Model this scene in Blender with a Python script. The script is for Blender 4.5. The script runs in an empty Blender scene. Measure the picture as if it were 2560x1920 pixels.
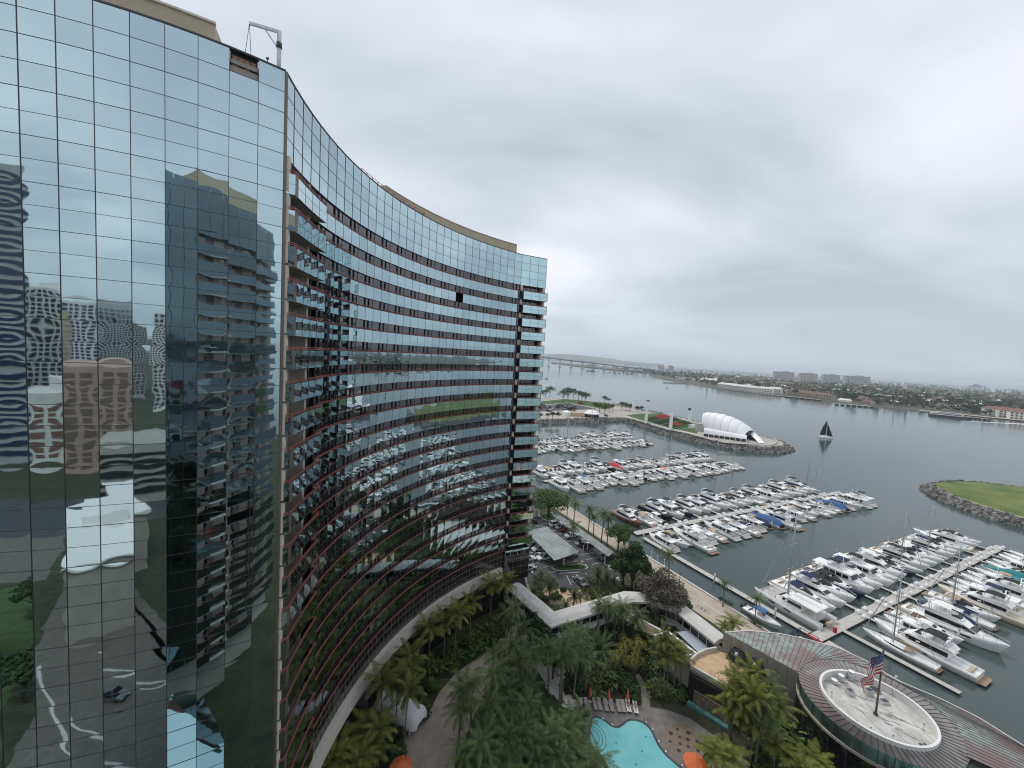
import bpy, bmesh, math, random
from mathutils import Vector, Matrix
sin, cos, pi, R = math.sin, math.cos, math.pi, math.radians
C = bpy.context.scene.collection
S = bpy.context.scene

# ---------------------------------------------------------------- camera, sky, sun, exposure
EYE = Vector((0, 0, 56.0))
FPX, PITCH, ROLL = 1011.56, R(4.1394), R(3.3782)
fwd = Vector((0, cos(PITCH), -sin(PITCH))); up0 = Vector((0, sin(PITCH), cos(PITCH))); rt0 = Vector((1, 0, 0))
rt = rt0 * cos(ROLL) + up0 * sin(ROLL); up = up0 * cos(ROLL) - rt0 * sin(ROLL)
cd = bpy.data.cameras.new('camera'); cam = bpy.data.objects.new('camera', cd); C.objects.link(cam)
cd.sensor_width = 36.0; cd.lens = 36.0 * FPX / 2560.0; cd.clip_start = 0.1; cd.clip_end = 90000
cam.matrix_world = Matrix(((rt.x, up.x, -fwd.x, EYE.x), (rt.y, up.y, -fwd.y, EYE.y), (rt.z, up.z, -fwd.z, EYE.z), (0, 0, 0, 1)))
S.camera = cam

SUN_EL, SUN_AZ = R(58), R(-25)          # soft light high in front, a little left
w = bpy.data.worlds.new('World'); S.world = w; w.use_nodes = True
nt = w.node_tree; nt.nodes.clear(); N = nt.nodes.new; L = nt.links.new
out = N('ShaderNodeOutputWorld')
sky = N('ShaderNodeTexSky'); sky.sky_type = 'NISHITA'; sky.sun_disc = False
sky.sun_elevation = SUN_EL; sky.sun_rotation = -SUN_AZ + pi; sky.altitude = 50; sky.dust_density = 3
bg1 = N('ShaderNodeBackground'); bg1.inputs[1].default_value = 0.10; L(sky.outputs[0], bg1.inputs[0])
tc = N('ShaderNodeTexCoord'); sep = N('ShaderNodeSeparateXYZ'); L(tc.outputs['Generated'], sep.inputs[0])
def wm(op, a, b, c=None):
    n = N('ShaderNodeMath'); n.operation = op
    for i, v in enumerate((a, b, c)):
        if v is None: continue
        if isinstance(v, (int, float)): n.inputs[i].default_value = v
        else: L(v, n.inputs[i])
    return n.outputs[0]
zz = wm('ADD', wm('MAXIMUM', sep.outputs[2], 0.0), 0.26)
cx = wm('DIVIDE', sep.outputs[0], zz); cy = wm('DIVIDE', sep.outputs[1], zz)
cmb = N('ShaderNodeCombineXYZ'); L(cx, cmb.inputs[0]); L(cy, cmb.inputs[1])
mp = N('ShaderNodeMapping'); L(cmb.outputs[0], mp.inputs[0]); mp.inputs['Rotation'].default_value = (0, 0, R(35)); mp.inputs['Scale'].default_value = (0.8, 1.15, 1); mp.inputs['Location'].default_value = (3.1, 1.4, 0)
n1 = N('ShaderNodeTexNoise'); n1.inputs['Scale'].default_value = 0.9; n1.inputs['Detail'].default_value = 7; n1.inputs['Roughness'].default_value = 0.5; n1.inputs['Distortion'].default_value = 0.35; L(mp.outputs[0], n1.inputs['Vector'])
n2 = N('ShaderNodeTexNoise'); n2.inputs['Scale'].default_value = 0.28; n2.inputs['Detail'].default_value = 3; L(mp.outputs[0], n2.inputs['Vector'])
mixn = wm('ADD', wm('MULTIPLY', n1.outputs[0], 0.62), wm('MULTIPLY', n2.outputs[0], 0.38))
ramp = N('ShaderNodeValToRGB'); L(mixn, ramp.inputs[0])
e = ramp.color_ramp.elements
e[0].position = 0.39; e[0].color = (0.46, 0.51, 0.59, 1)
e[1].position = 0.62; e[1].color = (0.88, 0.90, 0.96, 1)
m = ramp.color_ramp.elements.new(0.5); m.color = (0.63, 0.68, 0.76, 1)
# the cloud deck thickens and greys towards the horizon
hz = N('ShaderNodeMix'); hz.data_type = 'RGBA'
hf = wm('SUBTRACT', 1.0, wm('MULTIPLY', wm('MAXIMUM', sep.outputs[2], 0.0), 5.0)); hf = wm('MAXIMUM', hf, 0.0)
L(wm('MULTIPLY', hf, 0.75), hz.inputs[0]); L(ramp.outputs[0], hz.inputs[6]); hz.inputs[7].default_value = (0.50, 0.60, 0.68, 1)
bg2 = N('ShaderNodeBackground'); L(hz.outputs[2], bg2.inputs[0]); bg2.inputs[1].default_value = 0.90
ms = N('ShaderNodeMixShader'); ms.inputs[0].default_value = 0.94; L(bg1.outputs[0], ms.inputs[1]); L(bg2.outputs[0], ms.inputs[2]); L(ms.outputs[0], out.inputs[0])

sl = bpy.data.lights.new('sun', 'SUN'); sl.energy = 1.5; sl.angle = R(25); sl.color = (1, 0.97, 0.92)
sun = bpy.data.objects.new('sun', sl); C.objects.link(sun)
sd = Vector((sin(SUN_AZ) * cos(SUN_EL), cos(SUN_AZ) * cos(SUN_EL), sin(SUN_EL)))
sun.rotation_euler = sd.to_track_quat('Z', 'Y').to_euler()
S.view_settings.view_transform = 'Standard'; S.view_settings.look = 'None'; S.view_settings.exposure = 0.32; S.view_settings.gamma = 1.0
cy_ = S.cycles
cy_.use_denoising = True; cy_.max_bounces = 7; cy_.diffuse_bounces = 3; cy_.glossy_bounces = 4; cy_.transmission_bounces = 3; cy_.volume_bounces = 1; cy_.transparent_max_bounces = 6
cy_.caustics_reflective = True; cy_.caustics_refractive = False
cy_.sample_clamp_indirect = 4.0; cy_.filter_width = 1.1

# ---------------------------------------------------------------- helpers
def gp(px, py, z=0.0):
    """the point at height z where the photograph's pixel (of 2560 x 1920) meets the ground"""
    d = fwd + rt * ((px - 1280) / FPX) - up * ((py - 960) / FPX)
    t = (z - EYE.z) / d.z
    return Vector((d.x * t, d.y * t, z))
def gd(px, py, y):
    """the point on that pixel's line of sight that lies y metres away"""
    d = fwd + rt * ((px - 1280) / FPX) - up * ((py - 960) / FPX)
    t = y / d.y
    return Vector((d.x * t, y, EYE.z + d.z * t))
def q1(x, y): return (1300 + x / 3.687, 860 + y / 3.687)
def q2(x, y): return (1860 + x / 3.16, 860 + y / 3.16)
def q3(x, y): return (1300 + x / 3.687, 1140 + y / 3.687)
def q4(x, y): return (1850 + x / 3.115, 1140 + y / 3.115)
def q5(x, y): return (1250 + x / 3.456, 1440 + y / 3.456)
def q6(x, y): return (1650 + x / 3.951, 1500 + y / 3.951)
def q7(x, y): return (1950 + x / 3.626, 1560 + y / 3.626)
def q8(x, y): return (680 + x / 3.456, 1440 + y / 3.456)
def gs(fn, pts, z=0.0): return [gp(*fn(*p), z) for p in pts]
# marina axes: u runs out from the sea wall along the docks, v along the shore away from the camera
MO = Vector((42.4, 113.8, 0)); MU = Vector((0.888, 0.460, 0)); MV = Vector((-0.460, 0.888, 0)); WZ = -2.5
def uv(u, v, z=0.0): return MO + MU * u + MV * v + Vector((0, 0, z))

class MB:
    def __init__(s): s.v = []; s.f = []; s.m = []; s.uvs = None; s.sm = []
    def face(s, pts, mi=0, smooth=False):
        b = len(s.v); s.v += [tuple(p) for p in pts]; s.f.append(tuple(range(b, b + len(pts)))); s.m.append(mi); s.sm.append(smooth)
    def uvface(s, pts, uvs, mi=0):
        if s.uvs is None: s.uvs = {}
        s.uvs[len(s.f)] = uvs; s.face(pts, mi)
    def box(s, c, d, mi=0, rz=0.0, mat=None):
        hx, hy, hz = d[0] / 2, d[1] / 2, d[2] / 2; c = Vector(c); b = len(s.v)
        cr, sr = cos(rz), sin(rz)
        for z in (-hz, hz):
            for x, y in ((-hx, -hy), (hx, -hy), (hx, hy), (-hx, hy)):
                s.v.append((c.x + x * cr - y * sr, c.y + x * sr + y * cr, c.z + z))
        for f in ((3, 2, 1, 0), (4, 5, 6, 7), (0, 1, 5, 4), (1, 2, 6, 5), (2, 3, 7, 6), (3, 0, 4, 7)):
            s.f.append(tuple(b + i for i in f)); s.m.append(mi); s.sm.append(False)
    def hexa(s, lo, hi, mi=0):
        """solid between two quads of points (bottom ring, top ring)"""
        b = len(s.v); n = len(lo); s.v += [tuple(p) for p in lo] + [tuple(p) for p in hi]
        s.f.append(tuple(b + i for i in reversed(range(n)))); s.f.append(tuple(b + n + i for i in range(n))); s.m += [mi, mi]; s.sm += [False, False]
        for i in range(n):
            j = (i + 1) % n; s.f.append((b + i, b + j, b + n + j, b + n + i)); s.m.append(mi); s.sm.append(False)
    def prism(s, poly, z0, z1, mi=0):
        s.hexa([(p[0], p[1], z0) for p in poly], [(p[0], p[1], z1) for p in poly], mi)
    def bar(s, a, b, wd, ht=None, mi=0):
        a = Vector(a); b = Vector(b); d = (b - a)
        if d.length < 1e-6: return
        d.normalize(); ht = ht or wd
        sd_ = d.cross(Vector((0, 0, 1)))
        if sd_.length < 1e-3: sd_ = Vector((1, 0, 0))
        sd_.normalize(); u_ = sd_.cross(d)
        q = [sd_ * (x * wd / 2) + u_ * (y * ht / 2) for x, y in ((-1, -1), (1, -1), (1, 1), (-1, 1))]
        s.hexa([a + k for k in q], [b + k for k in q], mi)
    def tube(s, pts, r, n=6, mi=0, smooth=True, cap=True):
        pts = [Vector(p) for p in pts]; rs = r if isinstance(r, (list, tuple)) else [r] * len(pts)
        b = len(s.v)
        for i, p in enumerate(pts):
            d = (pts[min(i + 1, len(pts) - 1)] - pts[max(i - 1, 0)])
            if d.length < 1e-9: d = Vector((0, 0, 1))
            d.normalize(); a = d.cross(Vector((0, 0, 1)) if abs(d.z) < 0.95 else Vector((1, 0, 0))); a.normalize(); c = d.cross(a)
            for k in range(n):
                t = 2 * pi * k / n; s.v.append(tuple(p + (a * cos(t) + c * sin(t)) * rs[i]))
        for i in range(len(pts) - 1):
            for k in range(n):
                j = (k + 1) % n
                s.f.append((b + i * n + k, b + i * n + j, b + (i + 1) * n + j, b + (i + 1) * n + k)); s.m.append(mi); s.sm.append(smooth)
        if cap:
            s.f.append(tuple(b + k for k in reversed(range(n)))); s.f.append(tuple(b + (len(pts) - 1) * n + k for k in range(n))); s.m += [mi, mi]; s.sm += [False, False]
    def loft(s, rings, mi=0, closed=True, smooth=False, cap0=False, cap1=False):
        b = len(s.v); n = len(rings[0])
        for r in rings: s.v += [tuple(p) for p in r]
        for i in range(len(rings) - 1):
            for k in range(n if closed else n - 1):
                j = (k + 1) % n
                s.f.append((b + i * n + k, b + i * n + j, b + (i + 1) * n + j, b + (i + 1) * n + k)); s.m.append(mi); s.sm.append(smooth)
        if cap0: s.f.append(tuple(b + k for k in reversed(range(n)))); s.m.append(mi); s.sm.append(False)
        if cap1: s.f.append(tuple(b + (len(rings) - 1) * n + k for k in range(n))); s.m.append(mi); s.sm.append(False)
    def disc(s, c, r, z, n=24, mi=0, rx=None):
        s.face([(c[0] + r * cos(2 * pi * k / n), c[1] + (rx or r) * sin(2 * pi * k / n), z) for k in range(n)], mi)
    def mesh(s, name, mats):
        me = bpy.data.meshes.new(name); me.from_pydata(s.v, [], s.f)
        for m_ in (mats if isinstance(mats, (list, tuple)) else [mats]): me.materials.append(m_)
        me.polygons.foreach_set('material_index', s.m); me.polygons.foreach_set('use_smooth', s.sm)
        if s.uvs:
            l = me.uv_layers.new(name='UVMap')
            for fi, u_ in s.uvs.items():
                for k, li in enumerate(me.polygons[fi].loop_indices): l.data[li].uv = u_[k]
        if any(len(f) > 4 for f in s.f):
            bm = bmesh.new(); bm.from_mesh(me); bmesh.ops.triangulate(bm, faces=[f for f in bm.faces if len(f.verts) > 4]); bm.to_mesh(me); bm.free()
        me.update(); return me
    def build(s, name, mats, parent=None):
        o = bpy.data.objects.new(name, s.mesh(name, mats)); C.objects.link(o)
        if parent: o.parent = parent
        return o

def tag(o, label=None, cat=None, group=None, kind=None):
    if label: o['label'] = label
    if cat: o['category'] = cat
    if group: o['group'] = group
    if kind: o['kind'] = kind
    return o
def thing(name, label, cat, loc=(0, 0, 0), rz=0.0, group=None):
    o = bpy.data.objects.new(name, None); o.empty_display_size = 0.5; C.objects.link(o); o.location = loc; o.rotation_euler = (0, 0, rz)
    return tag(o, label, cat, group)
def struct(name, mb, m_): return tag(mb.build(name, m_), kind='structure')
PROTO = []; KIDS = {}
def kids(o):
    if o.name not in KIDS: KIDS[o.name] = list(o.children)
    return KIDS[o.name]
def proto(o): PROTO.append(o); return o
def dup(root, loc, rz=0.0, sc=1.0, label=None, group=None, cat=None, mats=None, tilt=None):
    """a copy of a thing with copies of its parts and sub-parts; mats swaps materials by name"""
    def cp(o, par):
        c = o.copy(); C.objects.link(c)
        if par: c.parent = par
        if mats and o.type == 'MESH':
            for sl_ in c.material_slots:
                if sl_.material and sl_.material.name in mats:
                    m0 = mats[sl_.material.name]; sl_.link = 'OBJECT'; sl_.material = m0
        for ch in kids(o): cp(ch, c)
        return c
    c = cp(root, None); c.location = loc; c.rotation_euler = (tilt[0], tilt[1], rz) if tilt else (0, 0, rz); c.scale = sc if isinstance(sc, tuple) else (sc, sc, sc)
    return tag(c, label, cat, group)
def clear_protos():
    for p in PROTO:
        def rm(o):
            for ch in kids(o): rm(ch)
            bpy.data.objects.remove(o)
        rm(p)

# ---------------------------------------------------------------- materials
def mat(name, col, rough=0.6, metal=0.0, var=0.0, scale=3.0, bump=0.0, bscale=None, spec=None, detail=4, coat=0.0, obj_var=0.0, col2=None, stretch=None):
    m_ = bpy.data.materials.new(name); m_.use_nodes = True; t = m_.node_tree; b = t.nodes['Principled BSDF']
    b.inputs['Base Color'].default_value = (*col, 1); b.inputs['Roughness'].default_value = rough; b.inputs['Metallic'].default_value = metal
    if spec is not None: b.inputs['Specular IOR Level'].default_value = spec
    if coat: b.inputs['Coat Weight'].default_value = coat; b.inputs['Coat Roughness'].default_value = 0.05
    tcn = t.nodes.new('ShaderNodeTexCoord'); vec = tcn.outputs['Object']
    if stretch:
        mpn = t.nodes.new('ShaderNodeMapping'); mpn.inputs['Scale'].default_value = stretch; t.links.new(vec, mpn.inputs[0]); vec = mpn.outputs[0]
    src = None
    if var or col2:
        n = t.nodes.new('ShaderNodeTexNoise'); n.inputs['Scale'].default_value = scale; n.inputs['Detail'].default_value = detail; n.inputs['Roughness'].default_value = 0.6; t.links.new(vec, n.inputs['Vector'])
        r = t.nodes.new('ShaderNodeValToRGB'); t.links.new(n.outputs[0], r.inputs[0])
        r.color_ramp.elements[0].position = 0.32; r.color_ramp.elements[1].position = 0.68
        a = [max(0, c * (1 - var)) for c in col]; d = col2 or [min(1, c * (1 + var)) for c in col]
        r.color_ramp.elements[0].color = (*a, 1); r.color_ramp.elements[1].color = (*d, 1); src = r.outputs[0]
    if obj_var:
        oi = t.nodes.new('ShaderNodeObjectInfo'); mr = t.nodes.new('ShaderNodeMapRange'); t.links.new(oi.outputs['Random'], mr.inputs[0]); mr.inputs[3].default_value = 1 - obj_var; mr.inputs[4].default_value = 1 + obj_var
        mx = t.nodes.new('ShaderNodeVectorMath'); mx.operation = 'SCALE'
        if src: t.links.new(src, mx.inputs[0])
        else: mx.inputs[0].default_value = col
        t.links.new(mr.outputs[0], mx.inputs['Scale']); src = mx.outputs[0]
    if src: t.links.new(src, b.inputs['Base Color'])
    if bump:
        n = t.nodes.new('ShaderNodeTexNoise'); n.inputs['Scale'].default_value = bscale or scale; n.inputs['Detail'].default_value = 3; t.links.new(vec, n.inputs['Vector'])
        bp = t.nodes.new('ShaderNodeBump'); bp.inputs['Strength'].default_value = 1.0; bp.inputs['Distance'].default_value = bump; t.links.new(n.outputs[0], bp.inputs['Height']); t.links.new(bp.outputs[0], b.inputs['Normal'])
    return m_

def mirror_glass(name, col, amp, namp, rough=0.02, metal=1.0):
    """reflective curtain-wall pane: the UV square of each pane bulges like a pillow, plus slow unevenness"""
    m_ = bpy.data.materials.new(name); m_.use_nodes = True; t = m_.node_tree; b = t.nodes['Principled BSDF']; n_ = t.nodes.new; l_ = t.links.new
    b.inputs['Metallic'].default_value = metal; b.inputs['Roughness'].default_value = rough
    if metal < 0.5: b.inputs['IOR'].default_value = 2.05
    tcn = n_('ShaderNodeTexCoord'); sp = n_('ShaderNodeSeparateXYZ'); l_(tcn.outputs['UV'], sp.inputs[0])
    def mth(op, a, c):
        q = n_('ShaderNodeMath'); q.operation = op
        for i, v in enumerate((a, c)):
            if v is None: continue
            if isinstance(v, (int, float)): q.inputs[i].default_value = v
            else: l_(v, q.inputs[i])
        return q.outputs[0]
    fx = mth('FRACT', sp.outputs[0], None); fy = mth('FRACT', sp.outputs[1], None)
    pil = mth('MULTIPLY', mth('SINE', mth('MULTIPLY', fx, pi), None), mth('SINE', mth('MULTIPLY', fy, pi), None))
    # per-pane random: each pane's integer UV cell
    cxy = n_('ShaderNodeVectorMath'); cxy.operation = 'FLOOR'; l_(tcn.outputs['UV'], cxy.inputs[0])
    wn = n_('ShaderNodeTexWhiteNoise'); wn.noise_dimensions = '2D'; l_(cxy.outputs[0], wn.inputs['Vector'])
    rnd = wn.outputs['Value']
    ss = n_('ShaderNodeSeparateColor'); l_(wn.outputs['Color'], ss.inputs[0])
    tilt = mth('ADD', mth('MULTIPLY', mth('SUBTRACT', ss.outputs[1], 0.5), fx), mth('MULTIPLY', mth('SUBTRACT', ss.outputs[2], 0.5), fy))
    nz = n_('ShaderNodeTexNoise'); nz.inputs['Scale'].default_value = 0.55; nz.inputs['Detail'].default_value = 1.5; l_(tcn.outputs['Object'], nz.inputs['Vector'])
    h = mth('ADD', mth('MULTIPLY', mth('MULTIPLY', pil, mth('SUBTRACT', rnd, 0.25)), amp), mth('ADD', mth('MULTIPLY', tilt, amp * 0.9), mth('MULTIPLY', nz.outputs[0], namp)))
    bp = n_('ShaderNodeBump'); bp.inputs['Strength'].default_value = 1; bp.inputs['Distance'].default_value = 1.0; l_(h, bp.inputs['Height']); l_(bp.outputs[0], b.inputs['Normal'])
    mx = n_('ShaderNodeMapRange'); l_(rnd, mx.inputs[0]); mx.inputs[3].default_value = 0.94; mx.inputs[4].default_value = 1.06
    vs = n_('ShaderNodeVectorMath'); vs.operation = 'SCALE'; vs.inputs[0].default_value = col; l_(mx.outputs[0], vs.inputs['Scale']); l_(vs.outputs[0], b.inputs['Base Color'])
    return m_

M = {}
M['mirror'] = mirror_glass('mirror_glass', (0.46, 0.59, 0.63), 0.006, 0.004)
M['twin_glass'] = mirror_glass('twin_mirror_glass', (0.20, 0.245, 0.26), 0.006, 0.004)
M['mirror2'] = mirror_glass('mirror_glass_bay', (0.52, 0.70, 0.72), 0.008, 0.012)
M['dark_glass'] = mirror_glass('dark_window_glass', (0.013, 0.0115, 0.016), 0.006, 0.008, 0.03, 0.0)
M['mullion'] = mat('mullion_metal', (0.07, 0.07, 0.08), 0.45, 0.3)
M['win_frame'] = mat('window_frame_metal', (0.018, 0.017, 0.02), 0.5)
M['mullion_pale'] = mat('mullion_bronze', (0.20, 0.17, 0.14), 0.45, 0.2)
M['red_rail'] = mat('red_rail_paint', (0.36, 0.115, 0.09), 0.45, 0, 0.12, 2)
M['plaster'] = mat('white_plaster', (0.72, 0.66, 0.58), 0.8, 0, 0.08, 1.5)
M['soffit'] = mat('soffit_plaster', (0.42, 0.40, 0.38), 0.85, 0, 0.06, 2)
M['bronze'] = mat('bronze_panel', (0.17, 0.14, 0.11), 0.4, 0.4, 0.1, 2)
M['band'] = mat('podium_concrete', (0.60, 0.55, 0.48), 0.85, 0, 0.09, 1.2)
M['penthouse'] = mat('penthouse_stucco', (0.50, 0.43, 0.32), 0.9, 0, 0.07, 0.7)
M['wood_back'] = mat('plywood_backing', (0.33, 0.20, 0.13), 0.8, 0, 0.25, 3)
M['black'] = mat('black_interior', (0.012, 0.012, 0.014), 0.7)
M['galv'] = mat('galvanised_steel', (0.55, 0.56, 0.57), 0.4, 0.5, 0.1, 4)
M['roof_grey'] = mat('roof_membrane', (0.35, 0.34, 0.32), 0.9, 0, 0.15, 0.6)
M['white'] = mat('white_gelcoat', (0.84, 0.84, 0.82), 0.25, 0, 0.03, 2, coat=0.3)
M['hull'] = mat('white_hull', (0.83, 0.83, 0.81), 0.22, 0, 0.03, 1.2, coat=0.3)
M['navy_hull'] = mat('navy_hull', (0.012, 0.02, 0.055), 0.2, 0, coat=0.4)
M['black_hull'] = mat('black_hull', (0.012, 0.013, 0.016), 0.2, 0, coat=0.4)
M['cream_hull'] = mat('cream_hull', (0.70, 0.62, 0.47), 0.3, 0, coat=0.3)
M['brown_hull'] = mat('varnished_brown_hull', (0.16, 0.065, 0.03), 0.3, 0, 0.2, 1.5, coat=0.3)
M['antifoul'] = mat('dark_waterline', (0.02, 0.025, 0.03), 0.6)
M['boat_glass'] = mat('tinted_boat_glass', (0.012, 0.013, 0.016), 0.06)
M['deck'] = mat('boat_deck', (0.66, 0.64, 0.60), 0.6, 0, 0.06, 3)
M['teak'] = mat('teak_deck', (0.30, 0.20, 0.13), 0.6, 0, 0.2, 4, stretch=(1, 8, 1))
M['canvas'] = mat('boat_canvas', (0.02, 0.02, 0.024), 0.85)
M['canvas_navy'] = mat('navy_canvas', (0.012, 0.022, 0.075), 0.85, 0, 0.1, 3)
M['canvas_blue'] = mat('blue_canvas', (0.045, 0.12, 0.28), 0.8, 0, 0.12, 3)
M['canvas_tan'] = mat('tan_canvas', (0.42, 0.32, 0.21), 0.85, 0, 0.1, 3)
M['canvas_white'] = mat('white_canvas', (0.78, 0.77, 0.73), 0.8, 0, 0.05, 3)
M['canvas_teal'] = mat('teal_canvas', (0.02, 0.20, 0.22), 0.8, 0, 0.1, 3)
M['canvas_red'] = mat('red_canvas', (0.50, 0.03, 0.05), 0.8, 0, 0.1, 3)
M['canvas_orange'] = mat('orange_canvas', (0.72, 0.20, 0.06), 0.8, 0, 0.08, 3)
M['canvas_brown'] = mat('brown_canvas', (0.13, 0.09, 0.065), 0.85, 0, 0.1, 3)
M['seat'] = mat('tan_boat_seat', (0.55, 0.45, 0.34), 0.7, 0, 0.1, 3)
M['chrome'] = mat('polished_steel', (0.70, 0.71, 0.72), 0.2, 0.9)
M['alu'] = mat('grey_aluminium_mast', (0.40, 0.41, 0.42), 0.4, 0.2)
M['engine'] = mat('black_engine_cowl', (0.015, 0.015, 0.017), 0.3, coat=0.3)
M['dock'] = mat('weathered_dock_deck', (0.46, 0.44, 0.40), 0.85, 0, 0.14, 1.2, stretch=(1, 1, 1))
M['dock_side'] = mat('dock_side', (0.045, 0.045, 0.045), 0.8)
M['pile'] = mat('concrete_pile', (0.50, 0.49, 0.46), 0.85, 0, 0.15, 1.5)
M['asphalt'] = mat('asphalt', (0.060, 0.061, 0.066), 0.9, 0, 0.22, 0.35, 0.004, 30)
M['paint'] = mat('road_paint', (0.62, 0.62, 0.60), 0.7, 0, 0.12, 3)
M['kerb'] = mat('kerb_concrete', (0.55, 0.53, 0.49), 0.85, 0, 0.1, 2)
M['prom'] = mat('promenade_concrete', (0.42, 0.36, 0.28), 0.85, 0, 0.12, 0.35)
M['pale_conc'] = mat('pale_concrete', (0.56, 0.54, 0.50), 0.85, 0, 0.1, 0.6)
M['soil'] = mat('planting_soil', (0.045, 0.040, 0.026), 0.95, 0, 0.35, 0.5, col2=(0.055, 0.07, 0.028))
M['lawn'] = mat('lawn_grass', (0.050, 0.095, 0.026), 0.95, 0, 0.3, 0.4, 0.02, 8, detail=8)
M['lawn2'] = mat('bay_grass', (0.085, 0.145, 0.032), 0.95, 0, 0.25, 0.09, detail=10, col2=(0.17, 0.19, 0.055))
M['deck_stone'] = mat('pool_deck_stone', (0.20, 0.18, 0.165), 0.75, 0, 0.22, 0.9, 0.004, 6)
M['splash'] = mat('splash_pad_concrete', (0.23, 0.175, 0.125), 0.8, 0, 0.15, 0.8)
M['spot'] = mat('dark_drain', (0.03, 0.025, 0.03), 0.5)
M['coping'] = mat('pool_coping', (0.05, 0.05, 0.06), 0.5)
M['pool_wall'] = mat('pool_plaster', (0.38, 0.72, 0.74), 0.7, 0, 0.05, 0.7)
M['stone_rock'] = mat('grey_rock', (0.21, 0.20, 0.185), 0.9, 0, 0.35, 1.2, obj_var=0.0)
M['stucco_white'] = mat('white_stucco', (0.74, 0.73, 0.70), 0.8, 0, 0.06, 0.8)
M['walk_roof'] = mat('weathered_cream_roof', (0.54, 0.525, 0.49), 0.8, 0, 0.10, 0.5, detail=8)
M['conc_wall'] = mat('grey_concrete_wall', (0.36, 0.33, 0.29), 0.85, 0, 0.1, 0.5)
M['gravel'] = mat('gravel_roof', (0.15, 0.135, 0.12), 0.95, 0, 0.35, 5, detail=8)
M['terrace'] = mat('terrace_tiles', (0.52, 0.36, 0.22), 0.8, 0, 0.1, 0.8)
M['fabric_white'] = mat('white_tent_fabric', (0.84, 0.84, 0.84), 0.6, 0, 0.03, 0.5)
M['bark'] = mat('palm_bark', (0.17, 0.145, 0.115), 0.9, 0, 0.25, 6, stretch=(1, 1, 4))
M['bark_dark'] = mat('tree_bark', (0.085, 0.068, 0.05), 0.9, 0, 0.25, 4)
M['palm_a'] = mat('palm_leaf_green', (0.120, 0.172, 0.058), 0.6, 0, 0.45, 1.6, obj_var=0.28, spec=0.15)
M['palm_b'] = mat('palm_leaf_yellowgreen', (0.115, 0.155, 0.030), 0.5, 0, 0.45, 1.3, obj_var=0.25, col2=(0.19, 0.20, 0.04), spec=0.15)
M['palm_c'] = mat('palm_leaf_dark', (0.075, 0.112, 0.05), 0.5, 0, 0.45, 1.6, obj_var=0.25, spec=0.15)
M['dracaena'] = mat('golden_leaf', (0.16, 0.15, 0.035), 0.5, 0, 0.35, 1.5, obj_var=0.2, spec=0.15)
M['leaf'] = mat('broad_leaf', (0.065, 0.11, 0.032), 0.55, 0, 0.5, 0.9, obj_var=0.28, spec=0.15)
M['leaf_light'] = mat('bright_leaf', (0.085, 0.14, 0.03), 0.55, 0, 0.45, 0.9, obj_var=0.25, spec=0.15)
M['leaf_dark'] = mat('dark_leaf', (0.042, 0.075, 0.028), 0.6, 0, 0.45, 0.8, obj_var=0.2, spec=0.15)
M['leaf_brown'] = mat('dry_twig', (0.105, 0.090, 0.070), 0.8, 0, 0.4, 0.9, obj_var=0.15)
M['tyre'] = mat('tyre_rubber', (0.015, 0.015, 0.016), 0.8)
M['rim'] = mat('wheel_rim', (0.5, 0.5, 0.52), 0.3, 0.8)
M['car_glass'] = mat('car_glass', (0.012, 0.014, 0.017), 0.05)
M['lamp_lens'] = mat('lamp_lens', (0.75, 0.75, 0.72), 0.15)
M['tail_lens'] = mat('tail_lens', (0.35, 0.015, 0.015), 0.2)
for nm, c in dict(car_white=(0.80, 0.80, 0.80), car_black=(0.012, 0.012, 0.014), car_red=(0.11, 0.012, 0.018), car_blue=(0.015, 0.035, 0.09), car_silver=(0.42, 0.44, 0.46), car_grey=(0.12, 0.13, 0.14)).items():
    M[nm] = mat(nm + '_paint', c, 0.25, 0.2 if nm in ('car_silver', 'car_grey') else 0, coat=0.6)
M['lounger'] = mat('taupe_lounger_mesh', (0.36, 0.32, 0.28), 0.8, 0, 0.06, 6)
M['towel'] = mat('white_towel', (0.82, 0.82, 0.82), 0.9)
M['skin'] = mat('skin', (0.50, 0.30, 0.21), 0.6)
M['swim'] = mat('swimwear', (0.10, 0.03, 0.04), 0.7)
M['hair'] = mat('dark_hair', (0.03, 0.018, 0.012), 0.6)
M['far_green'] = mat('far_foliage', (0.045, 0.068, 0.034), 0.9, 0, 0.4, 0.05, obj_var=0.35)
M['far_ground'] = mat('far_land', (0.12, 0.115, 0.085), 0.95, 0, 0.4, 0.012, col2=(0.09, 0.10, 0.06))
M['far_green2'] = mat('far_foliage_light', (0.075, 0.095, 0.045), 0.9, 0, 0.4, 0.05); M['leaf_brown2'] = mat('bronze_leaf', (0.055, 0.05, 0.035), 0.7, 0, 0.4, 0.5)
M['sand'] = mat('beach_sand', (0.50, 0.42, 0.31), 0.95, 0, 0.1, 0.02)
M['hill'] = mat('far_hill', (0.09, 0.10, 0.08), 0.95, 0, 0.3, 0.002)
for nm, c in dict(h_white=(0.72, 0.71, 0.67), h_tan=(0.48, 0.38, 0.28), h_grey=(0.42, 0.42, 0.42), h_rose=(0.42, 0.28, 0.23), r_grey=(0.22, 0.21, 0.20), r_red=(0.20, 0.11, 0.085), r_white=(0.62, 0.61, 0.57), r_brown=(0.16, 0.115, 0.085)).items():
    M[nm] = mat(nm + '_finish', c, 0.85, 0, 0.1, 0.2)
M['tower_conc'] = mat('tower_concrete', (0.42, 0.41, 0.40), 0.8, 0, 0.08, 0.1)
M['bridge'] = mat('bridge_blue', (0.10, 0.155, 0.24), 0.6)
M['bridge_pier'] = mat('bridge_pier_concrete', (0.34, 0.36, 0.38), 0.85)
M['ship'] = mat('grey_warship', (0.22, 0.25, 0.28), 0.7)
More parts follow.
